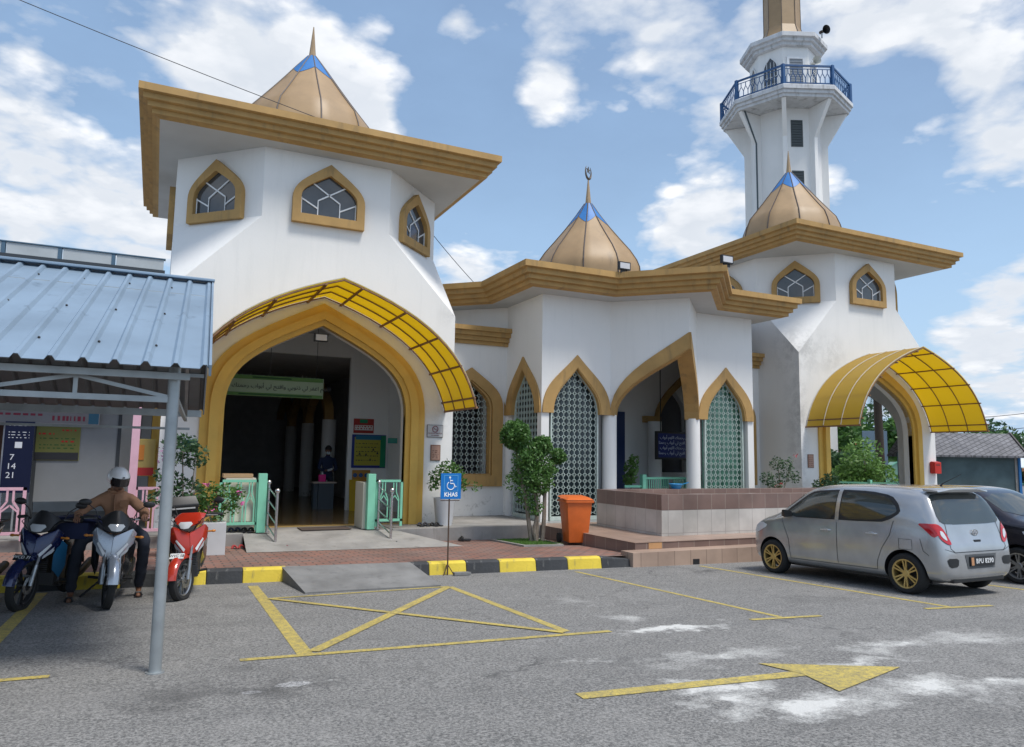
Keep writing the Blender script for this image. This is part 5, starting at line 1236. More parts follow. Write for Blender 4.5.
mb = MB(); mb.bar((1.78,-1.45,2.38),(1.97,0,3.42),.06,.14); mb.bar((1.97,0,3.42),(1.78,1.6,2.38),.06,.14); mb.add([(1.9,.0,3.40),(3.1,.9,2.55),(3.0,1.6,2.3),(1.75,1.45,2.40)],[(0,1,2,3)]); mb.xf(KM); mb.build('bargeboard', mat('dark_bargeboard',(.06,.05,.05)), t)
# tent, parked white car far off, orange gate pillar, chain fence
p = at(60.3,52); t = thing('tent', 'white pointed tent in the distance at the right edge', 'tent', tuple(p)); M_ = Matrix.Translation(p)
MB().add([(-2.5,-2.5,1.9),(2.5,-2.5,1.9),(2.5,2.5,1.9),(-2.5,2.5,1.9),(0,0,3.0)],[(0,1,4),(1,2,4),(2,3,4),(3,0,4)]).xf(M_).build('canopy', flat('tent_cloth',(.72,.76,.78)), t)
for x in (-2.4,2.4):
    for y in (-2.4,2.4): MB().bar((x,y,0),(x,y,1.9),.08,.08).xf(M_).build('pole', WHITEM, t)
p = at(61.05,29.5); t = thing('gate_pillar', 'orange gate pillar with a pale cap at the right edge', 'pillar', tuple(p)); MB().box(p.x-.22,p.x+.22,p.y-.22,p.y+.22,p.z,1.25).build('shaft', flat('salmon_orange',(.55,.16,.06)), t); MB().lathe([(.36,1.25),(.36,1.34),(.2,1.42),(.1,1.52),(.01,1.62)],(p.x,p.y,0),4,PI/4).build('cap', flat('salmon_cap',(.6,.3,.16)), t)
mb = MB(); A, B_ = at(59.0,46), at(63,44)
for k in range(13): q = A.lerp(B_,k/12); mb.bar(q,(q.x,q.y,q.z+2.0),.05,.05)
for z in (.3,1.1,1.9): mb.bar(A+Vector((0,0,z)),B_+Vector((0,0,z)),.04,.04)
tag(mb.build('distant_fence', MINT, org=tuple(A)), 'thin mint green fence far off behind the kiosk', 'fence')
# mint railing between the right tower and the bush
t = thing('mint_railing', 'low mint green railing behind the right tower', 'railing', (24.5,20,-.1)); A, B_ = Vector((23.6,20.6,-.1)), Vector((25.6,18.4,-.1))
mb = MB(); mb.bar(A+Vector((0,0,.78)),B_+Vector((0,0,.78)),.05,.06); mb.bar(A+Vector((0,0,.2)),B_+Vector((0,0,.2)),.05,.05); [mb.bar(A.lerp(B_,k/16)+Vector((0,0,.2)),A.lerp(B_,k/16)+Vector((0,0,.78)),.03,.03) for k in range(17)]; mb.build('rails', MINT, t); [MB().bar(q,q+Vector((0,0,.9)),.12,.12).build('post', MINT, t) for q in (A,A.lerp(B_,.5),B_)]
# mint railing and plant seen inside the pavilion
t = thing('mint_railing', 'mint green railing inside the pavilion above the trough edge', 'railing', (13.2,16.6,FZ)); mb = MB()
for a, b_ in ((12.05,12.95),(12.95,13.85)):
    mb.box(a,b_,16.58,16.62,.92,.98); mb.box(a,b_,16.58,16.62,.2,.25)
    k = a+.08
    while k < b_-.05: mb.box(k,k+.02,16.59,16.61,.25,.92); k += .07
mb.box(11.4,12.0,16.58,16.62,.70,.76); mb.build('rails', MINT, t); [MB().box(x-.06,x+.06,16.52,16.66,FZ,1.05).build('post', MINT, t) for x in (12.0,13.9)]
shrub('potted_shrub', 'upright leafy plant standing inside the pavilion behind the mint railing', 'potted plant', (12.1,17.3,FZ), [(12.1,17.3,1.2,.22,160),(12.05,17.3,.9,.2,130),(12.2,17.3,1.45,.14,60)], .07, LEAFL, [([(12.1,17.3,FZ),(12.1,17.3,1.3)],[.02,.01])])
for k, (b, z) in enumerate(((60.5,3.6),(60.5,3.0))):
    A, B_ = at(53,40,z), at(66,36,z+.5); mb = MB(); mb.tube([A.lerp(B_,q/12)+Vector((0,0,-.35*math.sin(PI*q/12))) for q in range(13)],[.012]*13,4); tag(mb.build('power_line', BLACKP, org=tuple(A)), ['upper','lower'][k]+' thin power line in the sky right of the right tower', 'power line', 'power lines')
# equipment on the minaret
pr_ = lambda r_, ang, z: (mc.x+r_*math.cos(base_rot+ang), mc.y+r_*math.sin(base_rot+ang), z)
horn(pr_(2.0,R(48),22.3), (-.3,-1,0), 'cream horn loudspeaker above the minaret balcony')
horn(pr_(2.2,R(64),24.2), (-.2,-1,-.2), 'dark horn loudspeaker on the edge of the minaret roof', True)
# ------------------------------------------------------------------ hatchbacks
from mathutils.geometry import delaunay_2d_cdt
def interp(tab, y):
    for (a, *va), (b, *vb) in zip(tab, tab[1:]):
        if a <= y <= b:
            t = (y-a)/(b-a); return [p+(q-p)*t for p, q in zip(va, vb)]
    return list(tab[0][1:] if y < tab[0][0] else tab[-1][1:])
# y, ztop, half width, roof half width, bottom z
SEC = [(-1.80,.60,.60,.50,.34),(-1.79,.70,.70,.58,.27),(-1.74,.80,.76,.66,.23),(-1.71,.96,.775,.66,.21),(-1.66,1.10,.785,.645,.20),(-1.60,1.24,.795,.63,.20),(-1.54,1.36,.80,.615,.20),(-1.45,1.435,.805,.605,.20),(-1.25,1.475,.81,.605,.19),(-.9,1.50,.81,.61,.18),(-.3,1.515,.81,.615,.18),(.2,1.505,.81,.61,.18),(.48,1.465,.81,.60,.18),(.62,1.41,.81,.605,.18),(.80,1.29,.81,.62,.18),(.98,1.155,.81,.65,.18),(1.12,1.055,.808,.68,.18),(1.22,1.005,.805,.69,.18),(1.4,.965,.795,.66,.18),(1.58,.90,.77,.61,.19),(1.70,.82,.72,.56,.21),(1.78,.70,.65,.50,.24),(1.82,.56,.52,.42,.30)]
def car_body(paint, name, parent):
    mb = MB(); rows = []
    for y, zt_, w, wr, zb_ in SEC:
        zbelt = min(.93, zt_ - .09); zm = (zb_+zbelt)/2
        tall = max(0, min(1, (zt_-1.0)/.4))
        P = [(0,zb_),(.5*w,zb_),(.90*w,zb_+.01),(w*.985,zb_+.10),(w,zm),(w*.985,zbelt),
             (w*.97+(wr+.05-w*.97)*.35, zbelt+(zt_-.11-zbelt)*.5) if tall > 0 else (w*.95, zbelt+(zt_-zbelt)*.35),
             (wr+.045*tall+ (w*.88-wr)*(1-tall)*.6, zt_-.10*tall-.025*(1-tall)),(wr*.90, zt_-.015),(wr*.5,zt_+.003),(0,zt_+.006)]
        rows.append([(x,y,z) for x,z in P] + [(-x,y,z) for x,z in P[-2:0:-1]])
    n = len(rows[0])
    for a, b in zip(rows, rows[1:]):
        for i in range(n): mb.quad(a[i], a[(i+1)%n], b[(i+1)%n], b[i])
    mb.quad(*rows[0][::-1]); mb.quad(*rows[-1])
    o = mb.build(name, paint, parent, weld=True, sub=2)
    # cut the wheel housings out of the shell
    cut = MB()
    for y in (-1.22, 1.235):
        for s_ in (-1, 1): cut.cyl((s_*.50,y,.29),(s_*1.0,y,.29),.325,n=40)
    c = cut.build('cutter', BLACKP); o.data.materials.append(BLACKP)
    for p in c.data.polygons: p.material_index = 0
    c.data.materials.clear(); c.data.materials.append(paint); c.data.materials.append(BLACKP)
    for p in c.data.polygons: p.material_index = 1
    c.parent = parent
    md = o.modifiers.new('b', 'BOOLEAN'); md.object = c; md.operation = 'DIFFERENCE'; md.solver = 'EXACT'
    bpy.context.view_layer.update(); dg = bpy.context.evaluated_depsgraph_get()
    me = bpy.data.meshes.new_from_object(o.evaluated_get(dg)); o.modifiers.clear(); o.data = me; me.name = name
    bpy.data.objects.remove(c)
    me.polygons.foreach_set('use_smooth', [True]*len(me.polygons)); me.set_sharp_from_angle(angle=R(35))
    bm = bmesh.new(); bm.from_mesh(me); bv = BVHTree.FromBMesh(bm); bm.free()
    return o, bv
def smooth_poly(P, k=3):
    for _ in range(k):
        Q = []
        for a, b in zip(P, P[1:]+P[:1]): Q += [(a[0]*.8+b[0]*.2, a[1]*.8+b[1]*.2), (a[0]*.2+b[0]*.8, a[1]*.2+b[1]*.8)]
        P = Q
    return P
def patch(mb, bv, poly, view, off=.004, step=.05, rnd=2):
    """lay a 2-d outline on the car skin; view: 'L','R' (y,z) or 'B','F' (x,z)"""
    P = smooth_poly(poly, rnd); pts = []
    for a, b in zip(P, P[1:]+P[:1]):
        m_ = max(1, int(math.dist(a,b)/step))
        for i in range(m_): pts.append(Vector((a[0]+(b[0]-a[0])*i/m_, a[1]+(b[1]-a[1])*i/m_)))
    nb = len(pts); x0, x1 = min(p.x for p in pts), max(p.x for p in pts); z0, z1 = min(p.y for p in pts), max(p.y for p in pts)
    x = x0+step/2
    while x < x1:
        z = z0+step/2
        while z < z1: pts.append(Vector((x,z))); z += step
        x += step
    V, E_, F_, *_ = delaunay_2d_cdt(pts, [(i,(i+1)%nb) for i in range(nb)], [list(range(nb))], 1, 1e-6)
    out = []
    for v in V:
        if view in 'LR': s_ = -1 if view == 'L' else 1; o_, d = Vector((s_*2, v.x, v.y)), Vector((-s_,0,0))
        else: s_ = -1 if view == 'B' else 1; o_, d = Vector((v.x, s_*3, v.y)), Vector((0,-s_,0))
        h, nn, _, _ = bv.ray_cast(o_, d)
        if h is None: h, nn = (bv.find_nearest(o_ + d*1.2)[0:2])
        if nn.dot(d) > 0: nn = -nn
        out.append(h + nn*off)
    mb.add(out, [tuple(f) for f in F_]); return mb
def ribbon(mb, bv, path, view, w=.007, off=.0035):
    pts = []
    for a, b in zip(path, path[1:]):
        m_ = max(1, int(math.dist(a,b)/.05))
        for i in range(m_): pts.append((a[0]+(b[0]-a[0])*i/m_, a[1]+(b[1]-a[1])*i/m_))
    pts.append(path[-1]); prev = None; rowp = []
    for i, p in enumerate(pts):
        q = pts[min(i+1,len(pts)-1)]; o_ = pts[max(i-1,0)]; d = Vector((q[0]-o_[0], q[1]-o_[1])).normalized(); nrm = Vector((-d.y, d.x))
        pr = []
        for s2 in (-1,1):
            u, v_ = p[0]+nrm.x*w*s2/2, p[1]+nrm.y*w*s2/2
            if view in 'LR': s_ = -1 if view == 'L' else 1; a_, dd = Vector((s_*2,u,v_)), Vector((-s_,0,0))
            else: s_ = -1 if view == 'B' else 1; a_, dd = Vector((u,s_*3,v_)), Vector((0,-s_,0))
            h, nn, _, _ = bv.ray_cast(a_, dd)
            if h is None: h, nn = bv.find_nearest(a_+dd*1.2)[0:2]
            if nn.dot(dd) > 0: nn = -nn
            pr.append(h+nn*off)
        rowp.append(pr)
    for a, b in zip(rowp, rowp[1:]): mb.quad(a[0],a[1],b[1],b[0])
    return mb
def car_paint(name, col, rough=.20, metal=.6):
    m, nt, b = node_mat(name); MATS[name] = m
    tc = N(nt,'ShaderNodeTexCoord').outputs['Object']; b.inputs['Metallic'].default_value = metal; b.inputs['Roughness'].default_value = rough
    b.inputs['Coat Weight'].default_value = .8; b.inputs['Coat Roughness'].default_value = .06
    c = mixc(nt, ramp(nt, noi(nt,tc,2.5,2),.3,.7), [x*.88 for x in col], [min(1,x*1.08) for x in col])
    sp_ = N(nt,'ShaderNodeSeparateXYZ'); nt.links.new(tc, sp_.inputs[0])
    dust = mth(nt,'MULTIPLY', ramp(nt, sp_.outputs[2], .15,.6,1,0), ramp(nt, noi(nt,tc,3,3,.5),.3,.8))
    c = mixc(nt, mth(nt,'MULTIPLY',dust,.3), c, (.20,.18,.15)); nt.links.new(c, b.inputs['Base Color'])
    nt.links.new(ramp(nt, noi(nt,tc,5,6), .3,.7, rough*.9, rough*1.15), b.inputs['Roughness']); return m
GOLD = mat('gold_alloy', (.60,.43,.16), .35, metal=.7, var=.1); ALU = mat('grey_alloy', (.35,.36,.37), .35, metal=.8); CGL = mat('car_glass', (.035,.045,.045), .04, var=.2, spec=1.)
REDL = mat('red_lamp_lens', (.45,.01,.015), .12, spec=.8); CLEARL = mat('clear_lamp_lens', (.6,.62,.64), .1, spec=.8); BTRIM = mat('black_trim', (.015,.016,.018), .35)
def make_car(loc, rotz, label, paint, rimm, plate, pitch=0.):
    t = thing('parked_car', label, 'car', loc, rotz, local=True); t.rotation_euler = (pitch,0.,rotz)
    body, bv = car_body(paint, 'body', t)
    fw_ = [(1.00,.985),(.56,1.285),(.40,1.36),(-.05,1.39),(-.07,1.39),(-.06,.985),(.3,.975)]
    rw_ = [(-.165,.985),(-.165,1.385),(-.60,1.375),(-.95,1.325),(-1.08,1.22),(-1.13,1.13),(-1.0,1.06),(-.86,1.0)]
    for v in 'LR':
        m_ = MB(); patch(m_, bv, [(1.08,.965),(.58,1.315),(.42,1.395),(-.12,1.425),(-.64,1.41),(-1.0,1.355),(-1.13,1.24),(-1.18,1.12),(-1.03,1.02),(-.86,.965)], v, .003, rnd=1); m_.build('window_surround', BTRIM, body, smooth=True)
        m_ = MB(); patch(m_, bv, fw_, v, .007, rnd=1); m_.build('front_door_window', CGL, body, smooth=True)
        m_ = MB(); patch(m_, bv, rw_, v, .007, rnd=1); m_.build('rear_door_window', CGL, body, smooth=True)
        m_ = MB(); patch(m_, bv, [(-.075,.955),(-.080,1.44),(-.150,1.44),(-.145,.955)], v, .009, rnd=0); m_.build('door_pillar', paint, body, smooth=True)
        for nm_, pth, w_ in (('door_gap',[(1.0,.93),(.86,.60),(.84,.30)],.007),('door_gap',[(-.105,.93),(-.10,.32)],.007),('door_gap',[(-1.08,1.0),(-1.02,.80),(-.88,.60),(-.80,.42),(-.78,.30)],.007),('door_gap',[(.84,.30),(-.78,.30)],.007),('fuel_flap',[(-1.16,.76),(-1.16,.62),(-1.36,.62),(-1.36,.76),(-1.16,.76)],.005),('bumper_gap',[(-1.48,.78),(-1.52,.62),(-1.60,.56)],.006)):
            m_ = MB(); ribbon(m_, bv, pth, v, w_); m_.build(nm_, BLACKP, body)
        s_ = -1 if v == 'L' else 1
        for y in (.10,-.72):
            h, nn, _, _ = bv.ray_cast(Vector((s_*2,y,.80)), Vector((-s_,0,0)))
            m_ = MB(); m_.tube([(h.x-s_*.005,y-.10,.80),(h.x+s_*.022,y-.07,.80),(h.x+s_*.022,y+.07,.80),(h.x-s_*.005,y+.10,.80)],[.014,.016,.016,.014],8); m_.ball((h.x+s_*.0,y,.795),.035,8,(.2,1.5,1)); m_.build('door_handle', paint, t, smooth=True)
        m_ = MB(); hull(m_, [(s_*x,y,z) for x,y,z in ((.78,.78,.97),(.78,.78,1.06),(.93,.80,.96),(.95,.79,1.09),(.92,.88,.98),(.92,.87,1.08),(.78,.86,1.0),(.78,.86,1.05))]); m_.build('side_mirror', BTRIM, t, bevel=.015, smooth=True)
        m_ = MB(); patch(m_, bv, [(-1.44,.985),(-1.60,.99),(-1.69,.955),(-1.725,.84),(-1.67,.80),(-1.56,.90)], v, .008, .02, 1); m_.build('tail_light', REDL, t, smooth=True)
        m_ = MB(); patch(m_, bv, [(1.30,.80),(1.48,.86),(1.70,.76),(1.73,.68),(1.6,.66)], v, .006, .03, 1); m_.build('headlight', CLEARL, t, smooth=True)
    m_ = MB(); patch(m_, bv, [(-.66,1.03),(-.60,1.33),(-.50,1.385),(.50,1.385),(.60,1.33),(.66,1.03),(.56,.975),(-.56,.975)], 'B', .006, rnd=1); m_.build('rear_window', CGL, body, smooth=True)
    m_ = MB(); patch(m_, bv, [(-.66,1.04),(-.585,1.38),(.585,1.38),(.66,1.04)], 'F', .004, rnd=1); m_.build('windscreen', CGL, body, smooth=True)
    for s_ in (-1,1):
        m_ = MB(); patch(m_, bv, [(s_*x,z) for x,z in ((.765,.985),(.70,.985),(.64,.93),(.575,.80),(.56,.715),(.62,.71),(.70,.76),(.745,.82))], 'B', .009, .02, 1); tl = m_.build('tail_light', REDL, t, smooth=True)
        m_ = MB(); patch(m_, bv, [(s_*x,z) for x,z in ((.705,.90),(.655,.88),(.62,.80),(.625,.76),(.675,.79),(.715,.84))], 'B', .013, .02, 1); m_.build('clear_insert', CLEARL, tl, smooth=True)
        m_ = MB(); patch(m_, bv, [(s_*x,z) for x,z in ((.47,.53),(.70,.535),(.66,.41),(.49,.42))], 'B', .006, .04, 1); m_.build('bumper_vent', BTRIM, body, smooth=True)
        m_ = MB(); patch(m_, bv, [(s_*x,z) for x,z in ((.35,.76),(.60,.82),(.62,.72),(.42,.68))], 'F', .006, .03, 1); m_.build('headlight', CLEARL, t, smooth=True)
    m_ = MB(); patch(m_, bv, [(-.46,.66),(.46,.66),(.40,.48),(-.40,.48)], 'F', .005, .05, 1); patch(m_, bv, [(-.5,.40),(.5,.40),(.46,.28),(-.46,.28)], 'F', .005, .05, 1); m_.build('grille', BTRIM, body, smooth=True)
    m_ = MB(); ribbon(m_, bv, [(-.56,.985),(-.585,.80),(-.60,.66),(-.53,.61),(.53,.61),(.60,.66),(.585,.80),(.56,.985)], 'B', .009); ribbon(m_, bv, [(-.70,.655),(-.53,.61)], 'B', .006); ribbon(m_, bv, [(.70,.655),(.53,.61)], 'B', .006); m_.build('tailgate_gap', BLACKP, body)
    m_ = MB(); patch(m_, bv, [(-.34,.575),(.34,.575),(.29,.385),(-.29,.385)], 'B', .005, .05, 0); m_.build('plate_recess', mat('plate_recess_grey',(.09,.095,.10),.5), body, smooth=True)
    # spoiler, lower black valance, bumper edge
    m_ = MB(); hull(m_, [(x,y,z) for s_ in (-1,1) for x,y,z in ((s_*.56,-1.40,1.455),(s_*.56,-1.62,1.435),(s_*.55,-1.63,1.41),(s_*.56,-1.42,1.42),(s_*.30,-1.66,1.45),(s_*.3,-1.40,1.485))]); m_.build('spoiler', paint, t, bevel=.008, smooth=True)
    m_ = MB(); m_.box(-.55,.55,-1.76,-1.5,.20,.30); m_.build('rear_valance', BTRIM, t, bevel=.02)
    hz_, nn, _, _ = bv.ray_cast(Vector((0,-3,.48)), Vector((0,1,0))); yb_ = hz_.y-.012
    m_ = MB(); m_.box(-.26,.26,yb_-.012,yb_+.008,.42,.545); pl = m_.build('number_plate', mat('plate_black',(.012,.013,.016),.35), t, bevel=.004)
    if plate: m_ = MB(); m_.text(plate, .088, lambda x,y,d:(.045+x,yb_-.0145-d,.482+y), .001, spacing=1.08, bold=.002); m_.build('plate_lettering', WHITEM, pl)
    m_ = MB(); m_.box(-.245,-.19,yb_-.016,yb_-.0125,.43,.535); m_.build('plate_sticker', mat('tan_sticker',(.5,.25,.12)), pl)
    h, nn, _, _ = bv.ray_cast(Vector((0,-3,.86)), Vector((0,1,0)))
    m_ = MB(); oo = [(.065*math.cos(a*PI/10), .86+.042*math.sin(a*PI/10)) for a in range(20)]; ii = [(.052*math.cos(a*PI/10), .86+.030*math.sin(a*PI/10)) for a in range(20)]
    m_.ring(oo, ii, lambda u,v_,d:(u,h.y-.012-d,v_), 0,.008); m_.bar((-.045,h.y-.014,.85),(.03,h.y-.014,.88),.014,.008); m_.bar((.0,h.y-.014,.84),(.045,h.y-.014,.86),.014,.008); m_.build('emblem', mat('chrome',(.7,.7,.7),.12,metal=1.), t)
    h, nn, _, _ = bv.ray_cast(Vector((0,-3,.755)), Vector((0,1,0))); MB().box(-.07,.07,h.y-.012,h.y+.01,.735,.765).build('tailgate_handle', BTRIM, t, bevel=.006)
    m_ = MB(); m_.tube([(0,-1.30,1.49),(0,-1.34,1.53),(0,-1.62,1.66)],[.016,.007,.003],6); m_.build('aerial', BTRIM, t)
    m_ = MB(); m_.bar((.0,-1.55,1.03),(.38,-1.70,1.02),.012,.015); m_.build('rear_wiper', BTRIM, t) if False else None
    MB().box(-.62,.62,-1.5,1.6,.17,.34).build('underbody', BLACKP, t)
    m_ = MB(); m_.tube([(-.3,-1.3,.24),(-.34,-1.74,.25)],[.03,.03],10); m_.build('exhaust', STEEL, t, smooth=True)
    RX = Matrix.Rotation(PI/2,4,'Y')
    for y in (-1.22,1.235):
        for s_ in (-1,1):
            w_ = bpy.data.objects.new('wheel', None); COL.objects.link(w_); w_.parent = t; w_.location = (s_*.715,y,.283); ORG[w_.name] = Vector((0,0,0))
            M_ = Matrix.Rotation(s_*PI/2,4,'Y')
            m_ = MB(); m_.lathe([(.195,-.085),(.245,-.092),(.272,-.075),(.283,-.045),(.283,.045),(.272,.075),(.245,.092),(.195,.085)],(0,0,0),40,caps=False); m_.xf(M_); m_.build('tyre', RUBBER, w_, smooth=True)
            m_ = MB(); m_.lathe([(.19,-.08),(.178,-.06),(.172,.06),(.182,.082),(.200,.086),(.203,.078),(.196,-.08)],(0,0,0),40,caps=False); m_.lathe([(.03,.03),(.05,.045),(.055,.062),(.045,.07),(.001,.07)],(0,0,0),16,caps=False)
            for k in range(6):
                for e in (-.14,.14):
                    a = k*PI/3; a0 = a+e*1.3; a1 = a+e
                    m_.bar((.045*math.cos(a0),.045*math.sin(a0),.055),(.182*math.cos(a1),.182*math.sin(a1),.072),.020,.022)
            m_.xf(M_); m_.build('rim', rimm, w_, smooth=True)
            m_ = MB(); m_.lathe([(.001,-.03),(.15,-.03),(.15,-.02),(.001,-.02)],(0,0,0),24,caps=False); m_.xf(M_); m_.build('brake_disc', mat('dark_steel',(.05,.05,.05),.4,metal=.6), w_)
    return t
SILVER = car_paint('silver_car_paint', (.45,.46,.47), .22, .6); BLACKC = car_paint('black_car_paint', (.018,.015,.022), .2, .3)
cx0, cy0 = 10.34, 8.27
make_car((cx0,cy0,gz(cx0,cy0)), R(0), 'silver hatchback with gold wheels parked nose-in by the tiled steps', SILVER, GOLD, 'BPU 8290', math.atan(-.03))
make_car((13.02,8.32,gz(13.02,8.32)), R(180), 'black hatchback at the right edge parked beside the silver hatchback', BLACKC, ALU, '', math.atan(.03))
# ------------------------------------------------------------------ motorcycles
def wheel_bike(parent, c, r, w, rimm, S=None, front=True):
    w_ = bpy.data.objects.new('wheel', None); COL.objects.link(w_); w_.parent = parent; w_.location = c; ORG[w_.name] = Vector((0,0,0))
    if S: w_.rotation_euler = (0,0,S)
    M_ = Matrix.Rotation(PI/2,4,'Y')
    prof = [(r-w*.75,-w*.42),(r-w*.4,-w*.5),(r-w*.12,-w*.35),(r,0),(r-w*.12,w*.35),(r-w*.4,w*.5),(r-w*.75,w*.42)]
    MB().lathe(prof,(0,0,0),36,caps=False).xf(M_).build('tyre', RUBBER, w_, smooth=True)
    m_ = MB(); q = r-w*.75; m_.lathe([(q,-w*.36),(q-.014,-w*.25),(q-.014,w*.25),(q,w*.36),(q+.006,w*.3),(q+.006,-w*.3)],(0,0,0),36,caps=False)
    m_.lathe([(.035,-.05),(.035,.05)],(0,0,0),14)
    for k in range(5):
        a = k*2*PI/5
        for e in (-.16,.16): m_.bar((.03*math.cos(a),.03*math.sin(a),0),((q-.01)*math.cos(a+e),(q-.01)*math.sin(a+e),0),.018,.022)
    m_.xf(M_); m_.build('rim', rimm, w_, smooth=True)
    if front: MB().lathe([(.05,.052),(.10,.052),(.10,.056),(.05,.056)],(0,0,0),24,caps=False).xf(M_).build('brake_disc', STEEL, w_)
def fender(mb, c, r, w, a0, a1, n=9):
    rows = []
    for k in range(n+1):
        a = R(a0+(a1-a0)*k/n); rows.append([(x, c[1]-rr*math.cos(a), c[2]+rr*math.sin(a)) for x, rr in ((-w,r-.035),(-w*.8,r),(-w*.3,r+.018),(w*.3,r+.018),(w*.8,r),(w,r-.035))])
    for a, b in zip(rows, rows[1:]):
        for i in range(5): mb.quad(a[i],a[i+1],b[i+1],b[i])
    # inner face so that the guard has thickness
    for a, b in zip(rows, rows[1:]):
        for i in range(5):
            s_ = lambda p: (p[0]*.94, c[1]+(p[1]-c[1])*.975, c[2]+(p[2]-c[2])*.975); mb.quad(s_(a[i]),s_(b[i]),s_(b[i+1]),s_(a[i+1]))
    return mb
def bike(loc, rot, label, main, front_c, fend_c, accent, steer=0., scooter=False, topbox=False, lean=0., plate=None, rr=.285):
    t = thing('motorcycle', label, 'motorcycle', loc, rot, local=True); t.rotation_euler = (0,lean,rot)
    DKP = BLACKP; wb = .61
    fc = Vector((0,-wb,rr)); S = R(steer); piv = Vector((0,-.40,0))
    SM = Matrix.Translation(piv) @ Matrix.Rotation(S,4,'Z') @ Matrix.Translation(-piv)
    fr = SM @ fc; wheel_bike(t, tuple(fr), rr, .085 if not scooter else .10, BLACKP if not scooter else ALU, S); wheel_bike(t, (0,wb,rr), rr, .11, BLACKP, None, False)
    def sp(mb): return mb.xf(SM)
    for s_ in (-1,1):
        sp(MB().tube([(s_*.078,-wb,rr),(s_*.078,-wb+.06,rr+.22)],[.024,.024],10).tube([(s_*.078,-wb+.055,rr+.2),(s_*.075,-.42,.80)],[.016,.016],8)).build('fork_leg', ALU, t, smooth=True)
    sp(fender(MB(), fc, rr+.03, .062, 8, 128)).build('front_mudguard', fend_c, t, smooth=True, weld=True)
    # upper steering: bar, grips, levers, mirrors
    hb = .985 if not scooter else 1.0
    sp(MB().tube([(-.34,-.25,hb),(-.24,-.30,hb+.02),(-.08,-.36,hb-.03),(.08,-.36,hb-.03),(.24,-.30,hb+.02),(.34,-.25,hb)],[.012]*6,8)).build('handlebar', DKP, t, smooth=True)
    for s_ in (-1,1):
        sp(MB().tube([(s_*.24,-.30,hb+.02),(s_*.36,-.235,hb)],[.019,.021],10)).build('grip', RUBBER, t, smooth=True)
        m_ = MB(); m_.tube([(s_*.20,-.345,hb+.01),(s_*.33,-.31,hb)],[.008,.006],6); sp(m_).build('brake_lever', ALU, t)
        m_ = MB(); m_.tube([(s_*.19,-.31,hb+.02),(s_*.22,-.30,hb+.10),(s_*.31,-.28,hb+.17)],[.006]*3,6); m_.ball((s_*.34,-.285,hb+.185),.055,8,(1.25,.38,.72)); sp(m_).build('mirror', DKP, t, smooth=True)
    if scooter:
        m_ = MB(); hull(m_, [(x,y,z) for s_ in (-1,1) for x,y,z in ((s_*.19,-.40,.98),(s_*.13,-.46,.92),(s_*.05,-.48,.88),(s_*.10,-.36,1.05),(s_*.18,-.30,1.03),(s_*.14,-.30,.90))]); sp(m_).build('handlebar_cowl', main, t, smooth=True, bevel=.012)
    else:
        m_ = MB(); hull(m_, [(x,y,z) for s_ in (-1,1) for x,y,z in ((s_*.15,-.42,.96),(s_*.12,-.48,.88),(s_*.04,-.52,.85),(s_*.08,-.38,1.07),(s_*.16,-.32,1.0),(s_*.10,-.32,.86),(s_*.03,-.42,1.10))]); sp(m_).build('handlebar_cowl', DKP, t, smooth=True, bevel=.012)
    m_ = MB(); hull(m_, [(x,y,z) for s_ in (-1,1) for x,y,z in ((s_*.09,-.485,.92),(s_*.05,-.515,.87),(s_*.01,-.53,.865),(s_*.07,-.48,.945),(s_*.015,-.515,.925))]); sp(m_).build('headlight', CLEARL, t, smooth=True)
    # front body, split into a centre V and two side shields
    for s_ in (-1,1):
        m_ = MB(); hull(m_, [(s_*x,y,z) for x,y,z in ((.0,-.50,.80),(.0,-.53,.66),(.19,-.43,.90),(.235,-.36,.84),(.215,-.38,.72),(.10,-.51,.58),(.0,-.53,.545),(.17,-.30,.84),(.0,-.40,.82),(.14,-.32,.62))]); m_.build('front_panel', front_c, t, smooth=True, bevel=.014)
        m_ = MB(); hull(m_, [(s_*x,y,z) for x,y,z in ((.055,-.545,.62),(.15,-.485,.74),(.165,-.475,.72),(.075,-.545,.585),(.11,-.50,.66))]); m_.build('light_strip', CLEARL, t, bevel=.004)
        m_ = MB(); hull(m_, [(s_*x,y,z) for x,y,z in ((.16,-.40,.60),(.20,-.34,.78),(.235,-.22,.70),(.22,-.16,.45),(.16,-.14,.30),(.13,-.30,.42),(.14,-.15,.66))]); m_.build('leg_shield', accent, t, smooth=True, bevel=.012)
        m_ = MB(); hull(m_, [(s_*x,y,z) for x,y,z in ((.10,-.515,.60),(.175,-.43,.70),(.16,-.44,.63),(.09,-.51,.565),(.17,-.40,.66))]); m_.build('position_lamp', CLEARL, t, smooth=True)
        m_ = MB(); hull(m_, [(s_*x,y,z) for x,y,z in ((.10,.0,.72),(.13,.2,.74),(.14,.60,.78),(.09,.84,.86),(.05,.86,.80),(.12,.5,.60),(.13,.15,.52),(.11,.02,.55),(.04,.3,.72))]); m_.build('side_panel', main, t, smooth=True, bevel=.012)
        MB().tube([(s_*.06,-.02,.26),(s_*.24,.0,.27)],[.014,.018],8).build('foot_peg', RUBBER, t)
        MB().cyl((s_*.12,.58,.33),(s_*.11,.42,.68),.026,n=10).build('shock_absorber', accent if not scooter else DKP, t)
    m_ = MB(); hull(m_, [(x,y,z) for s_ in (-1,1) for x,y,z in ((s_*.09,-.40,.55),(s_*.10,-.25,.80),(s_*.09,-.05,.60),(s_*.10,.25,.60),(s_*.09,.25,.34),(s_*.09,-.15,.34))]); m_.build('frame_cover', DKP, t, smooth=True, bevel=.01)
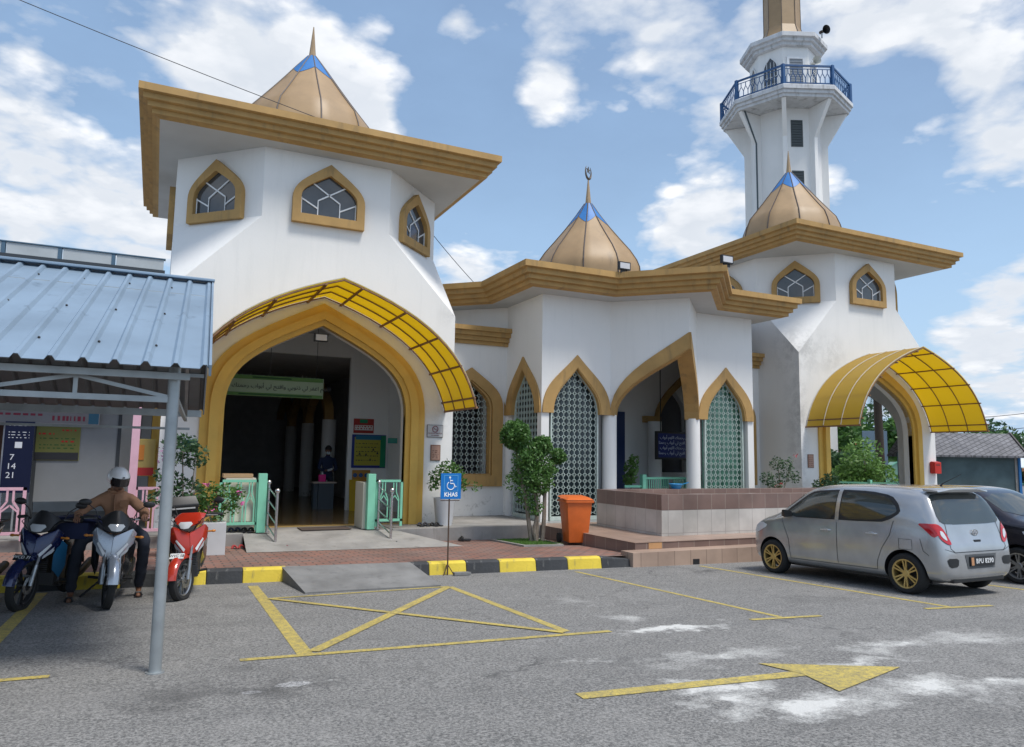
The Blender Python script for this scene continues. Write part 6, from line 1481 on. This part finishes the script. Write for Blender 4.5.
    m_ = MB(); hull(m_, [(x,y,z) for s_ in (-1,1) for x,y,z in ((s_*.11,-.16,.22),(s_*.12,-.18,.40),(s_*.12,.16,.42),(s_*.11,.18,.20))]); m_.cyl((-.13,.05,.27),(.13,.05,.27),.09,n=18); m_.build('engine', mat('engine_grey',(.10,.10,.105),.45,metal=.6), t, smooth=True, bevel=.01)
    m_ = MB(); hull(m_, [(x,y,z) for s_ in (-1,1) for x,y,z in ((s_*.09,-.10,.76),(s_*.13,.10,.78),(s_*.14,.36,.81),(s_*.12,.72,.88),(s_*.07,.76,.86),(s_*.12,.1,.71),(s_*.12,.5,.76))]); m_.build('seat', mat('black_vinyl',(.02,.02,.02),.6), t, smooth=True, bevel=.02)
    MB().tube([(.10,-.1,.24),(.14,.2,.20),(.17,.5,.28),(.17,.82,.38)],[.018,.024,.045,.045],12).build('exhaust', mat('dark_steel',(.05,.05,.05),.4,metal=.6), t, smooth=True)
    fender(MB(), Vector((0,wb,rr)), rr+.04, .07, 95, 172).build('rear_mudguard', DKP, t, smooth=True, weld=True)
    for s_ in (-1,1):
        m_ = MB(); m_.tube([(s_*.20,-.33,hb),(s_*.14,-.44,hb-.06),(s_*.07,-.42,hb-.16),(s_*.08,-.40,.70)],[.006]*4,5); m_.tube([(s_*.24,-.31,hb),(s_*.20,-.46,hb-.02),(s_*.10,-.44,hb-.14)],[.005]*3,5); sp(m_).build('brake_cable', DKP, t)
        m_ = MB(); m_.tube([(s_*.22,-.40,.80),(s_*.27,-.42,.80)],[.012,.012],6); m_.ball((s_*.285,-.42,.80),.028,8,(1,.7,.6)); m_.build('indicator', mat('amber_lens',(.55,.20,.03),.2), t, smooth=True)
    m_ = MB(); [m_.box(-.10,.10,-.36-.0,-.355,.38+k*.022,.39+k*.022) for k in range(8)]; m_.build('radiator_fin', mat('engine_grey',(.10,.10,.105),.45,metal=.6), t)
    m_ = MB(); m_.tube([(s_*.078,-wb+.03,rr+.10) for s_ in (-1,1)],[.016,.016],8); sp(m_).build('fender_stay', ALU, t)
    m_ = MB(); m_.tube([(-.08,.80,.86),(-.10,.60,.90),(-.10,.92,.90),(.10,.92,.90),(.10,.60,.90),(.08,.80,.86)],[.011]*6,6); m_.build('grab_rail', DKP, t)
    MB().bar((-.10,.0,.24),(-.30,.10,.02),.02,.02).build('side_stand', DKP, t)
    if plate:
        m_ = MB(); m_.box(-.085,.085,-.012,0,-.035,.035); M2 = SM @ Matrix.Translation((0,-wb-.10,rr*2+.03)) @ Matrix.Rotation(R(-38),4,'X'); m_.xf(M2); pl = m_.build('front_number_plate', BTRIM if plate[1] else WHITEM, t)
        m_ = MB(); m_.text(plate[0], .05, lambda x,y,d:(x,-.0135-d,y), .001); m_.xf(M2); m_.build('plate_lettering', WHITEM if plate[1] else BTRIM, pl)
    if topbox:
        m_ = MB(); hull(m_, [(x,y,z) for s_ in (-1,1) for x,y,z in ((s_*.17,.55,.93),(s_*.20,.50,1.08),(s_*.16,.56,1.20),(s_*.16,.90,1.18),(s_*.20,.94,1.05),(s_*.16,.90,.93))]); tb_ = m_.build('top_box', DKP, t, smooth=True, bevel=.02)
        MB().bar((-.15,.515,1.04),(.15,.515,1.04),.012,.02).build('reflector', mat('reflector_silver',(.5,.5,.5),.3), tb_)
    return t
RED = car_paint('red_bike_paint', (.45,.03,.012), .22, .1); WHB = car_paint('ice_white_bike_paint', (.40,.44,.50), .25, .4); BLU = car_paint('blue_bike_paint', (.005,.013,.075), .22, .3); BLK = car_paint('black_bike_paint', (.015,.015,.018), .25, .1)
CY = mat('cyan_stripe', (.02,.14,.28), .4)
def bz(x, y): return gz(x,y)
bike((.50,10.62,bz(.50,10.62)), R(2), 'red scooter with a black top box parked by the kerb right of the rider', RED, RED, RED, BLK, steer=-30, scooter=True, topbox=True, lean=R(-4), plate=('WVC 58',False), rr=.265)
bike((-.40,10.30,bz(-.4,10.3)), R(-2), 'white fronted motorcycle under the man in the white helmet', BLK, WHB, WHB, BLK, steer=10, lean=R(4))
bike((-1.06,10.46,bz(-1.06,10.46)), R(-15), 'dark blue motorcycle left of the rider with a cyan stripe', BLK, BLU, BLU, CY, steer=-6, lean=R(4), plate=('WCD 71',True))
bike((-1.92,10.25,bz(-1.9,10.25)), R(-12), 'black motorcycle mostly cut off by the left edge of the photo', BLK, BLK, mat('silver_plastic',(.3,.31,.32),.4), BLK, steer=-10, lean=R(4))
t = thing('carry_bag', 'dark navy bag lying on the tank of the blue motorcycle', 'bag', (-.83,10.30,.44), R(-12), local=True)
m_ = MB(); hull(m_, [(x,y,z) for s_ in (-1,1) for x,y,z in ((s_*.20,-.12,0),(s_*.22,-.13,.20),(s_*.20,.14,.0),(s_*.24,.12,.21))]); m_.build('bag', mat('navy_cloth',(.015,.022,.07),.8,bump=.4,bs=15), t, smooth=True, bevel=.03)
m_ = MB(); hull(m_, [(-.30,-.14,.24),(.30,-.15,.21),(.27,.12,.26),(-.26,.13,.25),(0,-.17,.27),(.05,.0,.29),(-.34,.0,.20),(.34,.02,.17)]); m_.build('flap', mat('navy_cloth2',(.02,.03,.09),.8), t, smooth=True, bevel=.01)

# ------------------------------------------------------------------ people
def skin_person(name, joints, bones, mats, parent):
    """joints: name -> (x,y,z,radius); bones: (a,b,material index). One continuous skinned surface."""
    keys = list(joints); ix = {k: i for i, k in enumerate(keys)}
    me = bpy.data.meshes.new(name); bm = bmesh.new(); L = bm.verts.layers.skin.verify(); vs = []
    for k in keys:
        v = bm.verts.new(joints[k][:3]); r = joints[k][3]; v[L].radius = r if isinstance(r, tuple) else (r, r); vs.append(v)
    vs[0][L].use_root = True
    for a, b, _ in bones: bm.edges.new((vs[ix[a]], vs[ix[b]]))
    bm.to_mesh(me); bm.free()
    o = bpy.data.objects.new(name, me); COL.objects.link(o)
    md = o.modifiers.new('k','SKIN'); md.use_smooth_shade = True; md.branch_smoothing = .4
    m2 = o.modifiers.new('s','SUBSURF'); m2.levels = 2; m2.render_levels = 2
    bpy.context.view_layer.update(); me2 = bpy.data.meshes.new_from_object(o.evaluated_get(bpy.context.evaluated_depsgraph_get()))
    o.modifiers.clear(); o.data = me2; me2.name = name; me2.materials.clear()
    for m_ in mats: me2.materials.append(m_)
    seg = [(Vector(joints[a][:3]), Vector(joints[b][:3]), m_, max(.01,(sum(j if not isinstance(j,tuple) else sum(j)/2 for j in (joints[a][3],joints[b][3])))/2)) for a, b, m_ in bones]
    for p in me2.polygons:
        c = p.center; best = 1e9
        for a, b, m_, r in seg:
            d = b-a; t_ = max(0,min(1,(c-a).dot(d)/max(1e-9,d.length_squared))); q = (c-(a+d*t_)).length/r
            if q < best: best = q; p.material_index = m_
    cloth = set(i for p in me2.polygons if p.material_index in (1,2) for i in p.vertices)
    for i in cloth:      # soft folds in the clothes
        v = me2.vertices[i]; c = v.co; f_ = noise.noise(Vector((c.x*9, c.y*9, c.z*17)))*.013 + noise.noise(c*34)*.005
        v.co = c + v.normal*f_
    me2.polygons.foreach_set('use_smooth',[True]*len(me2.polygons))
    o.parent = parent; ORG[o.name] = Vector((0,0,0)); return o
SKIN = mat('brown_skin', (.20,.095,.055), .55, var=.08); SHIRT = mat('tan_orange_shirt', (.38,.20,.115), .85, var=.15, vs=6, bump=.5, bs=14); TROU = mat('dark_navy_trousers', (.025,.03,.045), .85, var=.2, bump=.5, bs=12)
HAIR = mat('black_hair', (.012,.010,.010), .7); NAVS = mat('navy_overshirt', (.015,.025,.07), .85, bump=.4, bs=14)
def hand(J, Bn, pre, wrist, d, up_, mi, curl=.5):
    d = Vector(d).normalized(); s_ = d.cross(Vector(up_)).normalized(); u = s_.cross(d); W = Vector(wrist)
    pm = W + d*.075; J[pre+'palm'] = (*pm,.026); Bn.append((pre+'wrist',pre+'palm',mi))
    for k, (off, L) in enumerate(((-.030,.060),(-.010,.072),(.010,.068),(.028,.054))):
        a = pm + s_*off + d*.012; b = a + (d*(1-curl*.4) - u*curl*.5).normalized()*L*.5; c = b + (d*(1-curl) - u*curl).normalized()*L*.5
        J[pre+'f%da'%k] = (*a,.0095); J[pre+'f%db'%k] = (*b,.0085); J[pre+'f%dc'%k] = (*c,.007)
        Bn += [(pre+'palm',pre+'f%da'%k,mi),(pre+'f%da'%k,pre+'f%db'%k,mi),(pre+'f%db'%k,pre+'f%dc'%k,mi)]
    a = W + d*.03 - s_*.032; b = a + (d*.7 - s_*.7 - u*.3)*.035; J[pre+'ta'] = (*a,.012); J[pre+'tb'] = (*b,.009); Bn += [(pre+'wrist',pre+'ta',mi),(pre+'ta',pre+'tb',mi)]
def head_parts(parent, c, yaw, tilt, skin, mask=None, scale=1.):
    """head with nose, ears, eyes and mouth, already turned; facing -Y when yaw = 0"""
    M_ = Matrix.Translation(c) @ Matrix.Rotation(yaw,4,'Z') @ Matrix.Rotation(tilt,4,'X') @ Matrix.Scale(scale,4)
    m_ = MB(); m_.ball((0,0,.02),.098,14,(.82,.98,1.05)); m_.ball((0,-.022,-.055),.062,12,(.9,1.05,1.0)); m_.ball((0,-.100,-.005),.017,8,(.8,1.0,1.5))
    for s_ in (-1,1): m_.ball((s_*.083,.005,-.002),.022,8,(.35,.8,1.3))
    m_.cur = 1
    for s_ in (-1,1): m_.ball((s_*.031,-.088,.018),.011,8,(1.3,.5,.7))
    m_.ball((0,-.090,-.060),.016,8,(1.5,.4,.35))
    m_.xf(M_); return m_, M_
# rider
rz_ = bz(-.4,10.4)
rt_ = thing('person', 'man in tan shirt and white helmet astride the white motorcycle', 'person', (0,0,0), local=True)
J = {'pelvis':(-.38,10.50,.56,(.16,.13)),'spine':(-.39,10.50,.71,(.155,.12)),'chest':(-.40,10.44,.87,(.150,.115)),'neckb':(-.41,10.39,.985,.070),'neck':(-.40,10.36,1.035,.050),'head0':(-.39,10.34,1.10,.07),
 'ls':(-.565,10.42,.905,.074),'le':(-.77,10.36,.72,.056),'lc':(-.76,10.15,.72,.038),'Lwrist':(-.745,10.09,.71,.028),'rs':(-.235,10.42,.905,.074),'re':(-.04,10.38,.72,.056),'rc':(-.06,10.15,.72,.038),'Rwrist':(-.07,10.09,.71,.028),
 'lh':(-.49,10.46,.54,.105),'lk':(-.72,10.20,.42,.078),'lm':(-.78,10.36,.08,.070),'la':(-.80,10.44,-.17,.062),'lan':(-.80,10.45,-.235,.034),'lf':(-.80,10.33,-.275,.030),'lt':(-.80,10.24,-.285,.024),
 'rh':(-.27,10.46,.54,.105),'rk':(-.04,10.20,.44,.080),'rm':(-.05,10.42,.12,.072),'ra':(-.07,10.58,-.16,.064),'ran':(-.07,10.60,-.235,.034),'rf':(-.07,10.47,-.28,.030),'rt':(-.07,10.38,-.29,.024)}
Bn = [('pelvis','spine',1),('spine','chest',1),('chest','neckb',1),('neckb','neck',0),('neck','head0',0),('chest','ls',1),('ls','le',1),('le','lc',1),('lc','Lwrist',0),('chest','rs',1),('rs','re',1),('re','rc',1),('rc','Rwrist',0),
 ('pelvis','lh',2),('lh','lk',2),('lk','lm',2),('lm','la',2),('la','lan',0),('lan','lf',0),('lf','lt',0),('pelvis','rh',2),('rh','rk',2),('rk','rm',2),('rm','ra',2),('ra','ran',0),('ran','rf',0),('rf','rt',0)]
hand(J, Bn, 'L', J['Lwrist'][:3], (-.15,-1,-.1), (0,0,1), 0, .9); hand(J, Bn, 'R', J['Rwrist'][:3], (.15,-1,-.1), (0,0,1), 0, .9)
skin_person('body', J, Bn, [SKIN,SHIRT,TROU], rt_)
hm, HM = head_parts(rt_, Vector((-.375,10.32,1.105)), R(24), R(18), SKIN); hm.build('head', [SKIN,HAIR], rt_, smooth=True)
m_ = MB(); m_.ball((0,.012,.055),.136,16,(.92,1.08,.95)); v2, f2 = [], []
keep = [i for i, f in enumerate(m_.f) if sum(m_.v[q][2] for q in f)/len(f) > .015 + (0.05 if sum(m_.v[q][1] for q in f)/len(f) < -.06 else 0)]
m_.f = [m_.f[i] for i in keep]; m_.m = [0]*len(m_.f); m_.xf(HM); hl_ = m_.build('helmet', mat('white_helmet_shell',(.85,.85,.85),.2,coat=.6), rt_, smooth=True)
m_ = MB(); rows = []
for k in range(9):
    a = R(-150+120*k/8); rows.append([(.132*math.cos(a)*.93,.140*math.sin(a)*1.08+.012,z) for z in (.085,.05,.01,-.02)])
for a, b in zip(rows, rows[1:]):
    for i in range(3): m_.quad(a[i],a[i+1],b[i+1],b[i])
m_.xf(HM); m_.build('visor', mat('smoked_visor',(.02,.015,.015),.1,spec=.9), hl_, smooth=True)
MB().ball((0,-.135,.10),.012,6,(1.2,.4,.8)).xf(HM).build('helmet_badge', BTRIM, hl_)
for nm in (('la','lan','lf','lt'),('ra','ran','rf','rt')):
    f_ = Vector(J[nm[2]][:3]); MB().prism([(-.045,-.13),(.0,-.15),(.045,-.12),(.04,.10),(-.04,.10)], lambda u,v_,d:(f_.x+u,f_.y+v_+.03,f_.z-.035+d), -.01,.012).tube([f_+Vector((-.045,-.03,-.015)),f_+Vector((-.025,-.03,.025)),f_+Vector((.025,-.03,.025)),f_+Vector((.045,-.03,-.015))],[.014]*4,6).build('sandal', BLACKP, rt_, bevel=.003)
cm = mat('shirt_trim', (.26,.135,.075), .85)
m_ = MB(); m_.box(-.34,-.245,10.300,10.318,.80,.885); m_.build('shirt_pocket', cm, rt_, bevel=.003)
m_ = MB(); m_.tube([(-.40,10.318,.95),(-.40,10.318,.85),(-.40,10.335,.74),(-.395,10.36,.64)],[.013,.013,.013,.012],5); m_.build('button_placket', cm, rt_)
m_ = MB(); pts_ = [(-.395+.074*math.cos(R(a)),10.385+.068*math.sin(R(a)),1.008-.02*max(0,-math.sin(R(a)))) for a in range(-80,281,24)]; m_.tube(pts_,[.022]*len(pts_),6); m_.build('collar', SHIRT, rt_, smooth=True)
for q in ('L','R'):
    a_, b__ = Vector(J[q.lower()+'c'][:3]), Vector(J[q+'wrist'][:3]); MB().tube([a_,a_.lerp(b__,.7)],[.045,.043],10).build('cuff', cm, rt_, smooth=True)
# worker behind the desk
wt = thing('person', 'worker in navy clothes and face mask standing behind the desk', 'person', (0,0,0), local=True)
X, Y = 4.46, 21.25
J = {'pelvis':(X,Y,.86,(.15,.11)),'spine':(X,Y,1.06,(.145,.105)),'chest':(X,Y-.01,1.25,(.16,.11)),'neckb':(X,Y-.01,1.38,.08),'neck':(X,Y-.02,1.44,.05),'head0':(X,Y-.04,1.52,.065),
 'ls':(X-.185,Y,1.33,.07),'le':(X-.25,Y-.02,1.05,.05),'lc':(X-.12,Y-.22,1.0,.038),'Lwrist':(X-.08,Y-.26,1.01,.028),'rs':(X+.185,Y,1.33,.07),'re':(X+.25,Y-.02,1.05,.05),'rc':(X+.12,Y-.22,1.0,.038),'Rwrist':(X+.08,Y-.26,1.01,.028),
 'lh':(X-.10,Y,.82,.10),'lk':(X-.11,Y-.02,.42,.07),'la':(X-.12,Y+.02,.06,.055),'lf':(X-.12,Y-.10,-.01,.04),'rh':(X+.10,Y,.82,.10),'rk':(X+.11,Y-.02,.42,.07),'ra':(X+.12,Y+.02,.06,.055),'rf':(X+.12,Y-.10,-.01,.04)}
Bn = [('pelvis','spine',1),('spine','chest',1),('chest','neckb',1),('neckb','neck',0),('neck','head0',0),('chest','ls',1),('ls','le',1),('le','lc',1),('lc','Lwrist',0),('chest','rs',1),('rs','re',1),('re','rc',1),('rc','Rwrist',0),
 ('pelvis','lh',2),('lh','lk',2),('lk','la',2),('la','lf',2),('pelvis','rh',2),('rh','rk',2),('rk','ra',2),('ra','rf',2)]
hand(J, Bn, 'L', J['Lwrist'][:3], (.6,-.8,.1), (0,0,1), 0, .5); hand(J, Bn, 'R', J['Rwrist'][:3], (-.6,-.8,.1), (0,0,1), 0, .5)
skin_person('body', J, Bn, [SKIN,NAVS,TROU], wt)
hm, HM = head_parts(wt, Vector((X,Y-.05,1.56)), R(-5), R(14), SKIN); hm.build('head', [SKIN,HAIR], wt, smooth=True)
m_ = MB(); m_.ball((0,.018,.045),.108,14,(.88,1.02,1.0)); m_.f = [f for f in m_.f if sum(m_.v[q][2] for q in f)/len(f) > .045 or sum(m_.v[q][1] for q in f)/len(f) > .05]; m_.m = [0]*len(m_.f); m_.xf(HM); m_.build('hair', HAIR, wt, smooth=True)
MB().ball((0,-.07,-.045),.058,10,(1.05,.75,.85)).xf(HM).build('face_mask', mat('pale_blue_mask',(.55,.66,.72),.8), wt, smooth=True)
tag(MB().obox((X-.0,Y-.36,1.03),(.07,.02,.02),(.0,.04,.02),(0,-.003,.006)).build('paper', WHITEM, org=(X,Y-.36,1.03)), 'folded white paper held by the worker behind the desk', 'paper')
# ------------------------------------------------------------------ camera
def cam_axes(yaw, pitch, roll):
    y, p, r = R(yaw), R(pitch), R(roll)
    fw = Vector((math.sin(y)*math.cos(p), math.cos(y)*math.cos(p), math.sin(p)))
    rt = Vector((math.cos(y), -math.sin(y), 0)); up = rt.cross(fw)
    return rt*math.cos(r)+up*math.sin(r), up*math.cos(r)-rt*math.sin(r), fw
rt, up, fw = cam_axes(25.736, 6.382, .894)
cd = bpy.data.cameras.new('camera'); co = bpy.data.objects.new('camera', cd); COL.objects.link(co)
M = Matrix((rt, up, -fw)).transposed().to_4x4(); M.translation = Vector((0,0,1.5)); co.matrix_world = M
cd.sensor_width = 36; cd.sensor_fit = 'HORIZONTAL'; cd.lens = 734.889/1024*36; cd.clip_end = 3000; cd.clip_start = .05
SC.camera = co
# ------------------------------------------------------------------ sky with broken cumulus, and a soft sun
SUN_EL, SUN_AZ = 64, 152      # azimuth clockwise from +Y
w = bpy.data.worlds.new('World'); SC.world = w; w.use_nodes = True
nt = w.node_tree; bg = nt.nodes['Background']
sky = N(nt, 'ShaderNodeTexSky'); sky.sky_type = 'NISHITA'; sky.sun_disc = False
sky.sun_elevation = R(SUN_EL); sky.sun_rotation = R(SUN_AZ); sky.air_density = 1.3; sky.dust_density = 1.6; sky.ozone_density = 1.5
tc = N(nt, 'ShaderNodeTexCoord').outputs['Generated']
sp = N(nt, 'ShaderNodeSeparateXYZ'); nt.links.new(tc, sp.inputs[0])
zc = mth(nt, 'ADD', mth(nt, 'MAXIMUM', sp.outputs[2], 0), .22)
cb = N(nt, 'ShaderNodeCombineXYZ')
nt.links.new(mth(nt, 'DIVIDE', sp.outputs[0], zc), cb.inputs[0]); nt.links.new(mth(nt, 'DIVIDE', sp.outputs[1], zc), cb.inputs[1]); nt.links.new(mth(nt, 'MULTIPLY', sp.outputs[2], 1.5), cb.inputs[2])
cv = cb.outputs[0]
n1 = noi(nt, cv, 3.3, 9, .58)
vo = N(nt, 'ShaderNodeTexVoronoi', _Scale=7.5, feature='F1'); vo.inputs['Detail'].default_value = 2.; vo.inputs['Roughness'].default_value = .5
wn_ = N(nt, 'ShaderNodeTexNoise', _Scale=4., _Detail=4.); nt.links.new(cv, wn_.inputs['Vector'])
ad_ = N(nt, 'ShaderNodeVectorMath', operation='MULTIPLY_ADD'); nt.links.new(wn_.outputs['Color'], ad_.inputs[0]); ad_.inputs[1].default_value = (.22,.22,.22); nt.links.new(cv, ad_.inputs[2])
nt.links.new(ad_.outputs[0], vo.inputs['Vector'])
puff = mth(nt, 'SUBTRACT', .42, vo.outputs['Distance'])
def pdir(px, py):
    d = rt*(px-512) - up*(py-373.5) + fw*734.889; return d.normalized()
bl = None
for px, py, rad, k in SKY_BLOBS:
    v = N(nt, 'ShaderNodeVectorMath', operation='DISTANCE'); nt.links.new(tc, v.inputs[0]); v.inputs[1].default_value = pdir(px, py)
    x = mth(nt, 'MULTIPLY', ramp(nt, v.outputs['Value'], 0, rad/735, 1, 0), k)
    bl = x if bl is None else mth(nt, 'ADD', bl, x)
dens = mth(nt, 'ADD', mth(nt, 'ADD', n1, mth(nt, 'MULTIPLY', bl, 1.15)), mth(nt, 'MULTIPLY', puff, .24))
al = ramp(nt, dens, CL0, CL1)
# brightness inside the clouds: thin edges white, thick bases greyer
n2 = noi(nt, vscale(nt, cv, (1,1,1), (0,0,0), (.04,-.07,.10)), 3.3, 6, .58)
shade = ramp(nt, mth(nt, 'ADD', mth(nt, 'SUBTRACT', n1, n2), mth(nt, 'MULTIPLY', puff, .25)), -.09, .10, .0, 1.)
thick = ramp(nt, dens, CL1-.04, CL1+.26, 1., .62)
cc = mixc(nt, mth(nt, 'MULTIPLY', mth(nt, 'ADD', mth(nt, 'MULTIPLY', shade, .55), .45), thick), CLOUD_D, CLOUD_L)
hz = ramp(nt, sp.outputs[2], .0, .40, HAZE_K, 0)
skyc = mixc(nt, hz, sky.outputs[0], HAZE_C)
veil = ramp(nt, noi(nt, cv, 1.1, 7, .6), .3, .75, .04, .34)
skyc = mixc(nt, veil, skyc, HAZE_C)
fin = mixc(nt, al, skyc, cc)
nt.links.new(fin, bg.inputs[0]); bg.inputs[1].default_value = SKY_STR
sl = bpy.data.lights.new('sun', 'SUN'); so = bpy.data.objects.new('sun', sl); COL.objects.link(so)
sl.energy = SUN_E; sl.angle = R(SUN_A); sl.color = (1, .96, .90)
sd = Vector((math.sin(R(SUN_AZ))*math.cos(R(SUN_EL)), math.cos(R(SUN_AZ))*math.cos(R(SUN_EL)), math.sin(R(SUN_EL))))
so.rotation_euler = sd.to_track_quat('Z', 'Y').to_euler()
SC.view_settings.view_transform = 'Standard'; SC.view_settings.look = 'None'; SC.view_settings.gamma = 1; SC.view_settings.exposure = EXPO
SC.view_settings.use_curve_mapping = False
SC.cycles.max_bounces = 6; SC.cycles.diffuse_bounces = 3; SC.cycles.use_denoising = True
